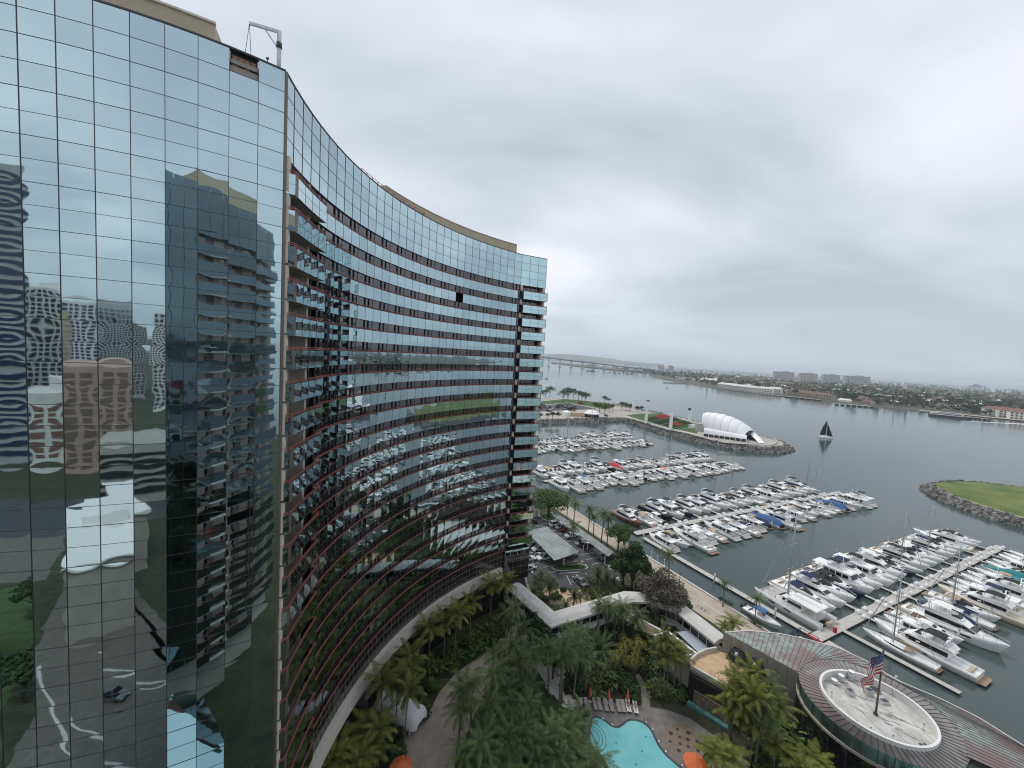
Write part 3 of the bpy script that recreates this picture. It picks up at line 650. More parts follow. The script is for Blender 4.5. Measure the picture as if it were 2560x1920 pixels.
# parking lot
park = [(-32, 150), (12.5, 141), (17.2, 143.5), (30.8, 118.5), (36.4, 107.4), (30.0, 99.4), (24, 96.2), (17.0, 94.2), (11.5, 95.8), (9.2, 98.5), (4, 92), (-32, 112)]
b_ = MB(); b_.face([(*p, 0.010) for p in park]); struct('parking_lot', b_, [M['asphalt']])
pd = Vector((12.0, -23.6, 0)).normalized(); pn = Vector((pd.y, -pd.x, 0))      # along the two canopies, and to the left of them
b_ = MB()
def stripe(a, c, w_=0.12):
    a = Vector((a[0], a[1], 0.016)); c = Vector((c[0], c[1], 0.016)); d = (c - a).normalized(); s_ = Vector((-d.y, d.x, 0)) * w_ / 2
    b_.face([a - s_, c - s_, c + s_, a + s_])
c2 = Vector((17.3, 134.2, 0)); c1 = Vector((8.6, 121.0, 0))
for k in range(11):
    p = c2 + pd * (2.75 * k) ; stripe(p + pn * 0.5, p + pn * 5.6)
for k in range(8):
    p = c1 + pd * (2.75 * k); stripe(p + pn * 5.4 - pd * .3, p + pn * 0.2); stripe(p - pn * 0.2, p - pn * 5.2)
for k in range(3): stripe(Vector((17.6 + 2.6 * k, 96.6 + .9 * k, 0)), Vector((17.0 + 2.6 * k, 100.8 + .9 * k, 0)), 0.13)
for k in range(5): stripe(Vector((17.8 + .3 * k, 98.0 + .6 * k, 0)), Vector((19.0 + .25 * k, 97.6 + .55 * k, 0)), 0.1)
for k in range(5): stripe(Vector((10.2 + 1.0 * k, 131.2 - 0.2 * k, 0)), Vector((11.6 + 1.0 * k, 129.6 - .2 * k, 0)), 0.14)
stripe((15.2, 101.6), (20.6, 102.9), 0.28)
struct('parking_stripes', b_, [M['paint']])
# planted island with a kerb, and the verge strips
isl = [(13.2, 104.4), (14.0, 103.0), (16.0, 102.7), (22.6, 104.4), (23.5, 105.4), (23.0, 106.8), (21.5, 107.1), (14.6, 105.3)]
def kerbed(poly, name, top, h=0.13):
    c_ = sum((Vector((*p, 0)) for p in poly), Vector()) / len(poly)
    k_ = MB(); k_.prism(poly, 0.0, h); struct('kerb', k_, [M['kerb']])
    k_ = MB(); k_.face([(c_.x + (p[0] - c_.x) * 0.93, c_.y + (p[1] - c_.y) * 0.90, h + 0.006) for p in poly]); struct(name, k_, [top])
kerbed(isl, 'planted_island', M['lawn'])
kerbed([(12.6, 138.5), (13.4, 136.0), (16.2, 134.0), (18.2, 136.5), (17.4, 142.5), (14.0, 141.5)], 'planted_verge', M['lawn'])
kerbed([(31.2, 117.0), (28.2, 108.4), (28.8, 106.6), (33.5, 104.4), (36.2, 107.2)], 'planted_verge', M['soil'])
# sandy forecourt below the lot
b_ = MB(); b_.face([(*p, 0.014) for p in [(11.5, 95.6), (17.0, 94.0), (24, 96.0), (29.5, 99.0), (29.0, 94.5), (22, 90), (15.5, 86.5), (10.5, 87.5), (9.2, 92.0)]]); struct('forecourt_paving', b_, [M['terrace']])

# garden: brick path, lawn, pool deck
def brick_mat(name, c1_, c2_, mort, sc):
    m_ = bpy.data.materials.new(name); m_.use_nodes = True; t = m_.node_tree; b = t.nodes['Principled BSDF']; b.inputs['Roughness'].default_value = 0.85
    g_ = t.nodes.new('ShaderNodeTexCoord'); br_ = t.nodes.new('ShaderNodeTexBrick'); br_.inputs['Scale'].default_value = sc; br_.inputs['Color1'].default_value = (*c1_, 1); br_.inputs['Color2'].default_value = (*c2_, 1); br_.inputs['Mortar'].default_value = (*mort, 1); br_.inputs['Mortar Size'].default_value = 0.015
    mpn = t.nodes.new('ShaderNodeMapping'); mpn.inputs['Rotation'].default_value = (0, 0, R(40)); t.links.new(g_.outputs['Object'], mpn.inputs[0]); t.links.new(mpn.outputs[0], br_.inputs['Vector'])
    nz = t.nodes.new('ShaderNodeTexNoise'); nz.inputs['Scale'].default_value = 0.7; nz.inputs['Detail'].default_value = 6; t.links.new(g_.outputs['Object'], nz.inputs['Vector'])
    mr = t.nodes.new('ShaderNodeMapRange'); t.links.new(nz.outputs[0], mr.inputs[0]); mr.inputs[3].default_value = 0.65; mr.inputs[4].default_value = 1.3
    vs = t.nodes.new('ShaderNodeVectorMath'); vs.operation = 'SCALE'; t.links.new(br_.outputs[0], vs.inputs[0]); t.links.new(mr.outputs[0], vs.inputs['Scale']); t.links.new(vs.outputs[0], b.inputs['Base Color'])
    return m_
M['brick'] = brick_mat('path_pavers', (0.40, 0.325, 0.26), (0.50, 0.415, 0.335), (0.29, 0.24, 0.20), 2.2)
pl = gs(q8, [(2040, 535), (1860, 640), (1680, 770), (1560, 870), (1440, 1010), (1380, 1140), (1300, 1215), (1150, 1400), (1130, 1560), (1100, 1659)])
pr = gs(q8, [(2143, 560), (1950, 800), (1760, 1180), (1680, 1370), (1580, 1659)])
b_ = MB(); b_.face([Vector((p.x, p.y, 0.012)) for p in pl + [Vector((-12.5, 42, 0)), Vector((-5.5, 42, 0))] + pr[::-1] + [Vector((8.0, 79.5, 0)), Vector((5, 81.5, 0)), Vector((2.6, 79.5, 0))]]); struct('garden_path', b_, [M['brick']])
b_ = MB(); b_.face([Vector((p[0], p[1], 0.008)) for p in [(-2.0, 60), (-3.2, 55.6), (-5.4, 42), (13.0, 42), (13.2, 52), (12.5, 57), (11.4, 60.4), (8.6, 65.3), (5.5, 71.5), (3.2, 73.4)]]); struct('lawn', b_, [M['lawn']])
# side path with steps between the lawn and the palms
b_ = MB(); b_.face([Vector((p.x, p.y, 0.016)) for p in gs(q5, [(150, 560), (290, 480), (320, 640), (420, 760), (520, 800), (560, 880), (500, 940), (570, 1030), (670, 1085), (650, 1170), (540, 1130), (420, 970), (330, 830), (220, 700)])]); struct('side_path', b_, [M['pale_conc']])
deck = [(13.6, 62.6), (18, 62.9), (23.8, 62.4), (26.0, 62.2), (28.5, 61.8), (31.5, 60.5), (35.0, 56.5), (36.8, 54), (34, 42), (12.8, 42), (13.2, 52), (12.6, 57.2)]
b_ = MB(); b_.face([(*p, 0.020) for p in deck]); struct('pool_deck', b_, [M['deck_stone']])
b_ = MB(); b_.face([Vector((p.x, p.y, 0.024)) for p in gs(q5, [(1165, 860), (1215, 960), (1225, 1110), (1205, 1170), (1290, 1180), (1300, 1150), (1290, 1020), (1235, 900), (1205, 845)])]); struct('curved_footpath', b_, [M['deck_stone']])
pool = [(15.6, 59.3), (16.2, 59.7), (16.9, 59.5), (17.7, 58.9), (18.2, 58.35), (18.8, 58.05), (19.5, 58.1), (20.2, 58.55), (21.0, 59.2), (21.7, 59.5), (22.5, 59.5), (23.4, 59.2), (24.0, 58.6), (24.3, 57.9), (24.4, 56.8), (24.55, 55.5), (25.1, 54.2), (25.9, 53.2), (26.7, 52.2), (27.6, 50.5), (27.2, 48.5), (25, 46.5), (20, 46), (16.5, 48), (16.2, 50.5), (16.3, 52.3), (16.0, 53.6), (15.0, 54.5), (14.6, 55.6), (14.8, 56.8), (15.2, 58.0)]
pc_ = (20.5, 54.0)
def scaled(poly, d):
    o_ = []; n = len(poly)
    for i in range(n):
        a, b, c = Vector(poly[i - 1]), Vector(poly[i]), Vector(poly[(i + 1) % n]); t = (c - a).normalized(); o_.append(Vector(poly[i]) + Vector((-t.y, t.x)) * d)
    return o_
area = sum(pool[i - 1][0] * pool[i][1] - pool[i][0] * pool[i - 1][1] for i in range(len(pool)))
sg = -1 if area > 0 else 1
out_ring = scaled(pool, 0.32 * sg); in_ring = scaled(pool, -0.02 * sg)
b_ = MB(); b_.loft([[(p[0], p[1], 0.055) for p in pool], [(p[0], p[1], 0.06) for p in out_ring], [(p[0], p[1], 0.021) for p in out_ring]]); b_.loft([[(p[0], p[1], 0.028) for p in pool], [(p[0], p[1], 0.055) for p in pool]]); struct('pool_edge', b_, [M['coping']])
def pool_mat():
    m_ = bpy.data.materials.new('pool_water'); m_.use_nodes = True; t = m_.node_tree; b = t.nodes['Principled BSDF']
    b.inputs['Base Color'].default_value = (0.12, 0.60, 0.62, 1); b.inputs['Roughness'].default_value = 0.05; b.inputs['IOR'].default_value = 1.33
    g_ = t.nodes.new('ShaderNodeTexCoord'); nz = t.nodes.new('ShaderNodeTexNoise'); nz.inputs['Scale'].default_value = 0.35; nz.inputs['Detail'].default_value = 6; t.links.new(g_.outputs['Object'], nz.inputs['Vector'])
    r = t.nodes.new('ShaderNodeValToRGB'); t.links.new(nz.outputs[0], r.inputs[0]); r.color_ramp.elements[0].position = .3; r.color_ramp.elements[1].position = .75
    r.color_ramp.elements[0].color = (0.17, 0.54, 0.56, 1); r.color_ramp.elements[1].color = (0.27, 0.67, 0.67, 1); t.links.new(r.outputs[0], b.inputs['Base Color'])
    n2_ = t.nodes.new('ShaderNodeTexNoise'); n2_.inputs['Scale'].default_value = 2.5; t.links.new(g_.outputs['Object'], n2_.inputs['Vector']); bp = t.nodes.new('ShaderNodeBump'); bp.inputs['Distance'].default_value = 0.03; bp.inputs['Strength'].default_value = .6; t.links.new(n2_.outputs[0], bp.inputs['Height']); t.links.new(bp.outputs[0], b.inputs['Normal'])
    return m_
b_ = MB(); b_.face([(p[0], p[1], 0.030) for p in in_ring]); 
struct('pool_water', b_, [pool_mat()])
b_ = MB()      # pale entry steps and drains showing through the water
for k in range(3):
    rr = 1.0 + 0.5 * k; pts = [(15.0 + rr * cos(t), 56.4 + 1.5 * rr * sin(t) * .8, 0.034 + 0.001 * k) for t in [R(-75 + 15 * i) for i in range(11)]]
    pts2 = [(15.0 + (rr + .08) * cos(t), 56.4 + 1.5 * (rr + .08) * sin(t) * .8, 0.034 + 0.001 * k) for t in [R(-75 + 15 * i) for i in range(11)]]
    for i in range(10): b_.face([pts[i], pts2[i], pts2[i + 1], pts[i + 1]], 0)
struct('pool_step_lines', b_, [M['coping']])
b_ = MB()
for x, y in ((18.4, 55.6), (21.9, 54.6), (20.4, 52.6), (20.6, 50.2), (23.2, 56.9)): b_.disc((x, y), .14, .034, 10)
struct('pool_drains', b_, [mat('pool_drain', (.03, .16, .18), .5)])
b_ = MB()
for x, y in ((17.3, 59.55), (18.6, 58.6), (24.1, 59.4), (24.7, 58.2), (24.95, 56.3), (25.4, 54.8), (27.0, 52.9)): b_.disc((x, y), .13, .066, 10)
struct('skimmer_lids', b_, [M['white']])
sp = gs(q5, [(1430, 1330), (1520, 1290), (1620, 1310), (1728, 1400), (1728, 1560), (1640, 1560), (1500, 1520), (1430, 1420)])
cx_, cy2 = 28.9, 56.7
b_ = MB(); b_.disc((cx_, cy2), 2.9, 0.026, 40); struct('splash_pad', b_, [M['splash']])
b_ = MB()
rng = random.Random(8)
for (x, y) in [(1532, 1325), (1475, 1358), (1552, 1392), (1622, 1415), (1470, 1430), (1556, 1450), (1628, 1355), (1625, 1475), (1545, 1510), (1703, 1430), (1710, 1510), (1655, 1535)]:
    p = gp(*q5(x, y)); b_.disc((p.x, p.y), 0.22 + 0.12 * rng.random(), 0.031, 14)
struct('splash_pad_drains', b_, [M['spot']])

# ---------------- jetty park
M['jetty_paving'] = mat('jetty_paving', (0.38, 0.35, 0.31), 0.9, 0, 0.18, 0.05, detail=9)
jw = [(-60, 336), (-20, 337), (22.8, 341), (58, 361), (100, 384), (110, 390), (116, 372), (126, 334), (143, 301), (156, 287), (165, 281.5), (182, 279.5), (196, 283), (206, 290), (214, 299), (219, 312), (215, 330), (203, 362), (188, 405), (173, 446), (150, 502), (135, 532), (104, 545), (71, 556), (30, 545), (-60, 560), (-160, 560), (-160, 345)]
def inset(poly, d):
    n = len(poly); ar = sum(poly[i - 1][0] * poly[i][1] - poly[i][0] * poly[i - 1][1] for i in range(n)); sg_ = 1 if ar > 0 else -1; o_ = []
    for i in range(n):
        a, b, c = Vector(poly[i - 1][:2]), Vector(poly[i][:2]), Vector(poly[(i + 1) % n][:2]); t1 = (b - a).normalized(); t2 = (c - b).normalized(); t = (t1 + t2).normalized(); nn = Vector((-t.y, t.x)) * sg_; o_.append(b + nn * d)
    return o_
def rocks(poly, i0, i1, d, z0, z1, name, label_, dens, rs, seed, steps=1):
    """rock slope along part of an outline: many small boulders"""
    rng = random.Random(seed); b_ = MB(); inn = inset(poly, d)
    for i in range(i0, i1):
        a, c, ai, ci = Vector(poly[i][:2]), Vector(poly[i + 1][:2]), inn[i], inn[i + 1]; ln = (c - a).length
        for _ in range(int(ln * d * dens)):
            t, s_ = rng.random(), rng.random(); p = (a.lerp(c, t)).lerp(ai.lerp(ci, t), s_); r = rs * (0.6 + 0.9 * rng.random()); z = z0 + (z1 - z0) * s_ + r * .25
            vs = [Vector((x * r * rng.uniform(.6, 1.25), y * r * rng.uniform(.6, 1.25), q * r * rng.uniform(.5, 1.0))) for x, y, q in ((-1, -1, -1), (1, -1, -1), (1, 1, -1), (-1, 1, -1), (-.7, -.7, 1), (.7, -.7, 1), (.7, .7, 1), (-.7, .7, 1))]
            rz = Matrix.Rotation(rng.random() * 6.28, 3, 'Z'); vs = [rz @ q_ + Vector((p.x, p.y, z)) for q_ in vs]; k = len(b_.v); b_.v += [tuple(q_) for q_ in vs]; mi = rng.choice((0, 0, 1, 2))
            for f in ((4, 5, 6, 7), (0, 1, 5, 4), (1, 2, 6, 5), (2, 3, 7, 6), (3, 0, 4, 7)): b_.f.append(tuple(k + q_ for q_ in f)); b_.m.append(mi); b_.sm.append(False)
    o_ = b_.build(name, [M['stone_rock'], M['rock2'], M['rock3']]); return tag(o_, label_, 'rocks', kind='stuff')
M['rock2'] = mat('pale_rock', (0.31, 0.295, 0.27), 0.9, 0, 0.25, 1.5); M['rock3'] = mat('dark_rock', (0.105, 0.10, 0.092), 0.9, 0, 0.25, 1.5)
jt = inset(jw, 6.0)
b_ = MB(); b_.loft([[(p[0], p[1], -4) for p in jw], [(p[0], p[1], -2.9) for p in jw], [(p[0], p[1], 0.9) for p in jt]], 0, cap1=False); struct('jetty_bank', b_, [M['rock3']])
b_ = MB(); b_.face([(p[0], p[1], 0.9) for p in jt]); struct('jetty_park', b_, [M['jetty_paving']])
rocks(jw, 1, 19, 6.3, -2.5, 0.9, 'riprap_rocks', 'grey riprap boulders lining the shell jetty', 0.62, 0.62, 11)
def sheet_pts(pts, z, m_, name): b_ = MB(); b_.face([(p[0], p[1], z) for p in pts]); return struct(name, b_, [m_])
lw = gs(q1, [(975, 655), (1120, 640), (1300, 640), (1660, 750), (1630, 825), (1440, 785), (1190, 722)], 1.0)
sheet_pts(lw, 0.915, M['lawn'], 'concert_lawn')
sheet_pts([(28, 470), (40, 497), (70, 540), (100, 532), (128, 522), (120, 470), (105, 452), (70, 500), (45, 470)], 0.912, M['lawn'], 'park_grass')
sheet_pts([(22, 400), (60, 425), (98, 452), (70, 495), (46, 466), (15, 440)], 0.908, M['asphalt'], 'park_car_lot')
# ---------------- green breakwater on the right
bw = [(300, 40), (260, 95), (225, 135), (211.5, 161), (209, 174), (209.6, 189), (213, 200), (219.4, 211), (226, 217.5), (235.6, 222), (249, 226), (264, 227), (283, 219), (330, 196), (420, 140), (500, 60)]
bt = inset(bw, 5.0)
b_ = MB(); b_.loft([[(p[0], p[1], -4) for p in bw], [(p[0], p[1], -2.9) for p in bw], [(p[0], p[1], 0.8) for p in bt]]); struct('breakwater_bank', b_, [M['rock3']])
cxx, cyy = sum(p[0] for p in bt) / len(bt), sum(p[1] for p in bt) / len(bt)
b_ = MB(); b_.loft([[(p[0], p[1], 0.8) for p in bt], [(p[0] + (cxx - p[0]) * .12, p[1] + (cyy - p[1]) * .12, 1.6) for p in bt]], 0, smooth=True); b_.face([(p[0] + (cxx - p[0]) * .12, p[1] + (cyy - p[1]) * .12, 1.6) for p in bt]); struct('breakwater_grass', b_, [M['lawn2']])
b_ = MB(); bt2 = inset(bw, 5.5); b_.loft([[(p[0], p[1], 0.86) for p in bt], [(p[0], p[1], 1.02) for p in bt2]]); struct('breakwater_rim', b_, [M['prom']])
rocks(bw, 2, 14, 5.2, -2.5, 0.8, 'riprap_rocks', 'grey riprap boulders ringing the green breakwater', 0.8, 0.55, 12)

# ---------------- far shore
shore = [(1500, 300), (1080, 505), (940, 575), (820, 645), (775, 690), (732, 722), (701, 745), (690, 790), (674, 833), (650, 853), (625, 885), (600, 921), (585, 935), (565, 1000), (549, 1088), (543, 1190), (547, 1297), (552, 1480), (573, 1633), (640, 1900), (735, 2140), (900, 2500), (1150, 2900), (1700, 3250), (2600, 3000), (3600, 2300), (4400, 1300), (4200, 200), (2600, -200)]
isl_ = MB(); isl_.loft([[(p[0], p[1], -3.5) for p in shore], [(p[0], p[1], -1.2) for p in shore]], 0); isl_.face([(p[0], p[1], -1.2) for p in shore]); struct('far_shore_land', isl_, [M['far_ground']])
def along(i0, i1, w0, w1, z, m_, name):
    a = inset(shore, w0); c = inset(shore, w1); b_ = MB()
    for i in range(i0, i1): b_.face([(a[i].x, a[i].y, z), (a[i + 1].x, a[i + 1].y, z), (c[i + 1].x, c[i + 1].y, z), (c[i].x, c[i].y, z)])
    return struct(name, b_, [m_])
along(0, 5, 0.5, 22, -1.0, M['sand'], 'beach'); along(9, 13, 0.5, 10, -1.0, M['sand'], 'beach')
b_ = MB(); a = inset(shore, -3); c = inset(shore, 3)
for i in range(12, 20): b_.face([(a[i].x, a[i].y, -2.8), (a[i + 1].x, a[i + 1].y, -2.8), (c[i + 1].x, c[i + 1].y, -0.4), (c[i].x, c[i].y, -0.4)])
for i in range(5, 9): b_.face([(a[i].x, a[i].y, -2.8), (a[i + 1].x, a[i + 1].y, -2.8), (c[i + 1].x, c[i + 1].y, -0.4), (c[i].x, c[i].y, -0.4)])
struct('far_sea_wall', b_, [M['rock3']])
# low spit beyond the bridge and the long hill far behind it
sp_ = [gp(1378, 908.5, WZ), gp(1400, 911, WZ), gp(1440, 916, WZ), gp(1500, 922.5, WZ), gp(1560, 929, WZ), gp(1640, 933, WZ)]
b_ = MB(); far_ = [Vector((p.x * 1.25, p.y * 1.25, p.z)) for p in sp_]
b_.hexa([(p.x, p.y, -3) for p in sp_ + far_[::-1]], [(p.x, p.y, 3.0) for p in sp_ + far_[::-1]]); struct('far_spit', b_, [M['far_ground']])
b_ = MB(); ridge = []; DH = 9500
for k, (x, y) in enumerate([(1250, 888), (1330, 888), (1365, 886), (1400, 884.6), (1440, 886.8), (1480, 890.5), (1510, 894.5), (1535, 897.5), (1560, 902.0), (1600, 906.0), (1660, 909.5)]):
    ridge.append(gd(x, y, DH))
front = [Vector((p.x * 0.8, p.y * 0.8, -3)) for p in ridge]; back = [Vector((p.x * 1.2, p.y * 1.2, -3)) for p in ridge]
b_.loft([front, [f.lerp(r_, .6) + Vector((0, 0, -8)) for f, r_ in zip(front, ridge)], ridge, back], 0, closed=False, smooth=True); struct('far_hills', b_, [M['hill']])
# ---------------- haze
hm = bpy.data.materials.new('haze_air'); hm.use_nodes = True; t = hm.node_tree; t.nodes.clear()
o_ = t.nodes.new('ShaderNodeOutputMaterial'); pv = t.nodes.new('ShaderNodeVolumePrincipled'); pv.inputs['Color'].default_value = (0.90, 0.95, 1.0, 1); pv.inputs['Density'].default_value = 0.85e-4; pv.inputs['Anisotropy'].default_value = 0.2; t.links.new(pv.outputs[0], o_.inputs['Volume'])
b_ = MB(); b_.box((0, 9000, 110), (50000, 42000, 240)); hz_ = b_.build('haze', [hm]); tag(hz_, None, None, None, 'stuff')
MIRROR_TREES = []
M['plaza'] = brick_mat('plaza_pavers', (0.13, 0.11, 0.095), (0.17, 0.15, 0.13), (0.10, 0.09, 0.08), 1.2)
# ================================================================ what the mirror glass reflects: the twin tower and the city behind the camera
tw = thing('twin_hotel_tower', 'matching glass tower with stacked beige balconies seen mirrored in the left facade', 'hotel', (0, -10, 0))
TW = Matrix.Translation((0, 10, 0))
def tp_(mb, name, mats):
    o = bpy.data.objects.new(name, mb.mesh(name, mats)); C.objects.link(o); o.parent = tw; o.matrix_parent_inverse = TW; return o
def fl2(x, off=0.0, z=0.0):
    """the twin's face: flat to the left of the camera, bending back to the right of it"""
    if x < 8: p = Vector((x, -1.15, 0)); n = Vector((0, 1, 0))
    else:
        a = (x - 8) * 0.022; p = Vector((8 + sin(a) / 0.022, -1.15 - (1 - cos(a)) / 0.022, 0)); n = Vector((sin(a), cos(a), 0))
    p = p + n * off; p.z = z; return p
mb = MB(); core = [fl2(x, -1.3) for x in (-13.3, -7.0, 0, 8, 14, 20, 26)] + [Vector((28, -24, 0)), Vector((-4.5, -24, 0))]
mb.prism(core, 0, ZTOP - 0.5); tp_(mb, 'core_wall', [M['conc_wall']])
mb = MB(); mb.prism([fl2(x, -2.6) for x in (-7.5, 0, 8, 14, 20)] + [Vector((24, -16, 0)), Vector((-7, -14, 0))], ZTOP - 0.5, ZTOP + 3.2); tp_(mb, 'penthouse', [M['penthouse']])
mb = MB()
for r_ in range(48):
    z1 = ZTOP - 1.535 * r_ if r_ < 4 else ZTOP - 6.14 - 1.4 * (r_ - 4); z0 = z1 - (1.535 if r_ < 4 else 1.4)
    if z0 < 0.2: break
    for c in range(4): pane(mb, fl2, -14.3 + c * 1.65, -14.3 + (c + 1) * 1.65, z0, z1, 0.0, c, r_, g=0.03)
    for c in range(5): mb.face([(-14.3 + c * 1.7, -1.2 - c * 3.5, z0 + .03), (-12.6 + c * 1.7, -1.2 - (c + 1) * 3.5, z0 + .03), (-12.6 + c * 1.7, -1.2 - (c + 1) * 3.5, z1 - .03), (-14.3 + c * 1.7, -1.2 - c * 3.5, z1 - .03)], 1)
tp_(mb, 'curtain_wall', [M['twin_glass'], M['twin_glass']])
mb = MB(); mb.box((-14.35, -1.2, ZTOP / 2), (0.9, 0.9, ZTOP), 0); tp_(mb, 'corner_post', [M['red_rail']])
xs2 = [-7.6, -3.8, 0.0, 3.8, 8.0, 12, 16, 20, 24]
mb = MB()
for r_ in range(4):
    for a, b in zip(xs2[:-1], xs2[1:]):
        for h_ in range(2): pane(mb, fl2, a + (b - a) * h_ / 2, a + (b - a) * (h_ + 1) / 2, zrow[r_ + 1], zrow[r_], 0.0, a, r_, g=0.03)
tp_(mb, 'upper_curtain_wall', [M['twin_glass']])
for k in range(23):
    pt = ZR - k * FH; pb = pt - PH
    if pb < 1: break
    b_o = thing('balcony', None, None); b_o.parent = tw; b_o.matrix_parent_inverse = TW
    def q_(mb_, nm_, ms_): o_ = bpy.data.objects.new(nm_, mb_.mesh(nm_, ms_)); C.objects.link(o_); o_.parent = b_o
    mb = MB()
    for a, b in zip(xs2[:-1], xs2[1:]): pane(mb, fl2, a, b, pb, pt, 0.5 if (-3.9 > a or a > 3) else 0.02, a, k, g=0.03)
    q_(mb, 'balcony_panel', [M['twin_glass']])
    mb = MB(); hband(mb, fl2, [-7.6, -1.2], pb - 0.1, pb + 0.1, -1.25, 0.48); hband(mb, fl2, [1.2, 8, 14, 24], pb - .1, pb + .1, -1.25, 0.48); q_(mb, 'floor_slab', [M['soffit']])
    mb = MB(); hband(mb, fl2, [-7.6, -1.2], pt + 0.15, pt + 0.21, 0.42, 0.48); hband(mb, fl2, [1.2, 8, 14, 24], pt + .15, pt + .21, 0.42, 0.48); q_(mb, 'railing', [M['red_rail']])
    mb = MB()
    for a in (-7.5, -5.4, -2.4, 1.8, 4.2, 7.4, 10.4, 13.4, 16.4, 19.4): hband(mb, fl2, [a, a + 1.6], pb + .1, pt + FH - PH - .1, -1.24, -1.15, 0); hband(mb, fl2, [a + 1.6, a + 2.05], pb + .1, pt + FH - PH - .1, -1.24, -1.18, 1)
    q_(mb, 'back_wall', [M['plaster'], M['dark_glass']])
mb = MB(); at_ = [(-20.5, 14), (-17, 19.5), (-12.5, 18), (-8.5, 6), (-13.5, 1.0)]; mb.prism(at_, 0.0, 7.0); ac_ = Vector((-14.3, 11.5, 9.2)); [mb.face([(*at_[k], 7.01), (*at_[(k + 1) % 5], 7.01), ac_]) for k in range(5)]
o = mb.build('glass_atrium', [M['mirror2']]); tag(o, 'low blue glass roofed lobby beside the twin tower, seen mirrored', 'lobby')

def az(a, d): return Vector((-29 + d * sin(R(a)), 27 + d * cos(R(a)), 0))
def city_tower(name, label, a, d, wd, dp, h, m1, m2, step=3.6, cols=8, crown=0, cat='tower', rings=True):
    p = az(a, d); t_ = thing(name, label, cat, p, -R(a))
    mb = MB(); mb.box((0, 0, h / 2), (wd, dp, h)); mb.build('wall', [M[m1]], t_)
    mb = MB(); n = int((h - 3) / step)
    for k in range(n):
        z = 3 + k * step
        if rings: mb.box((0, 0, z + step * .32), (wd + 0.5, dp + 0.5, step * .5), 0)
    if not rings:
        for c in range(cols):
            x = -wd / 2 + wd * (c + .5) / cols
            for k in range(n): mb.box((x, -dp / 2, 3 + k * step + step * .4), (wd / cols * .66, 0.5, step * .66)); 
    o_ = mb.build('window', [M[m2]], t_)
    if crown: mb = MB(); mb.box((0, 0, h + crown / 2), (wd * .6, dp * .6, crown)); mb.build('roof', [M[m1]], t_)
    return t_
city_tower('curved_tower', 'dark blue tower with wavy white balcony edges, mirrored at the far left', 199, 230, 40, 30, 118, 'h_grey', 'car_blue', 4.0)
city_tower('apartment_tower', 'pale tower with dark window columns, mirrored beside the dark blue tower', 190.5, 300, 34, 26, 76, 'stucco_white', 'black', 3.0, 12, 4, rings=False)
city_tower('apartment_tower', 'plain tan slab tower, mirrored between the pale tower and the blue one', 186.5, 330, 26, 26, 67, 'h_tan', 'h_tan', 3.4, 6, 3)
city_tower('office_tower', 'blue glass tower in a white frame, mirrored left of the green glass tower', 181.6, 420, 46, 30, 78, 'stucco_white', 'car_blue', 3.2, 12, 0, rings=False)
city_tower('office_tower', 'green glass tower with white mullions, mirrored in the middle of the left facade', 175.0, 420, 48, 30, 76, 'car_silver', 'twin_glass', 3.2, 16, 5, rings=False)
city_tower('apartment_tower', 'grey tower with ribbed top, mirrored right of the green glass tower', 169.0, 450, 44, 30, 67, 'h_grey', 'black', 3.0, 16, 2, rings=False)
city_tower('apartment_tower', 'slim white lattice tower, mirrored close to the twin tower', 163.8, 380, 20, 20, 72, 'stucco_white', 'black', 3.0, 7, 3, rings=False)
city_tower('brick_building', 'brown terraced building with green awnings, mirrored below the blue glass tower', 180.5, 200, 60, 24, 42, 'h_rose', 'r_brown', 3.4, 12, 0, 'building', rings=False)
city_tower('house', 'cream building with red roof tower, mirrored beside the brown terraces', 189, 215, 34, 20, 30, 'h_white', 'r_red', 4.0, 6, 6, 'building', rings=False)
city_tower('parking_garage', 'grey open parking garage, mirrored behind the white roofed hall', 168, 150, 40, 24, 20, 'conc_wall', 'black', 3.0, 1, 0, 'garage')
hall = thing('hall_building', 'long hall with stepped white roof and beige walls, mirrored in the left facade', 'hall', (-28, -52, 0))
mb = MB(); mb.box((0, 0, 7), (26, 34, 14)); mb.box((16, -20, 7), (14, 30, 14)); mb.build('wall', [M['conc_wall']], hall)
mb = MB(); mb.box((0, 0, 14.2), (27, 35, 0.5)); mb.box((16, -20, 14.25), (15, 31, 0.5)); mb.box((2, -8, 15.6), (16, 12, 2.4)); mb.build('roof', [M['canvas_white']], hall)
def gsheet(pts, z, m_, name): b_ = MB(); b_.face([(p[0], p[1], z) for p in pts]); return struct(name, b_, [m_])
gsheet([(-46, -70), (-46, 22), (-30, 24), (-12, 38), (-14, 46), (-8, -3), (-10, -70)], 0.006, M['plaza'], 'plaza_paving')
gsheet([(-90, -60), (-52, -60), (-50, 20), (-90, 25)], 0.010, M['lawn'], 'plaza_lawn')
gsheet([(-150, -130), (60, -120), (60, -90), (-150, -95)], 0.010, M['asphalt'], 'city_street')
gsheet([(-150, -95), (-50, -93), (-50, -64), (-150, -64)], 0.012, M['plaza'], 'city_pavement')

for i, (x, y) in enumerate(((-60, -30), (-57, -12), (-62, 4), (-56, 14), (-70, -4), (-55, -46), (-50, 6), (-53, 20), (-64, 14), (-48, -20), (-66, -20))): MIRROR_TREES.append((x, y, i))

b_ = MB()
for pts in ([(-44, -30), (-36, -8), (-24, 8), (-17, 20)], [(-40, -34), (-32, -12), (-20, 4), (-13, 16)], [(-30, -30), (-20, -20), (-12, -12)]):
    for a, c in zip(pts[:-1], pts[1:]): b_.bar((a[0], a[1], .07), (c[0], c[1], .07), .35, .13)
struct('plaza_kerb', b_, [M['kerb']])
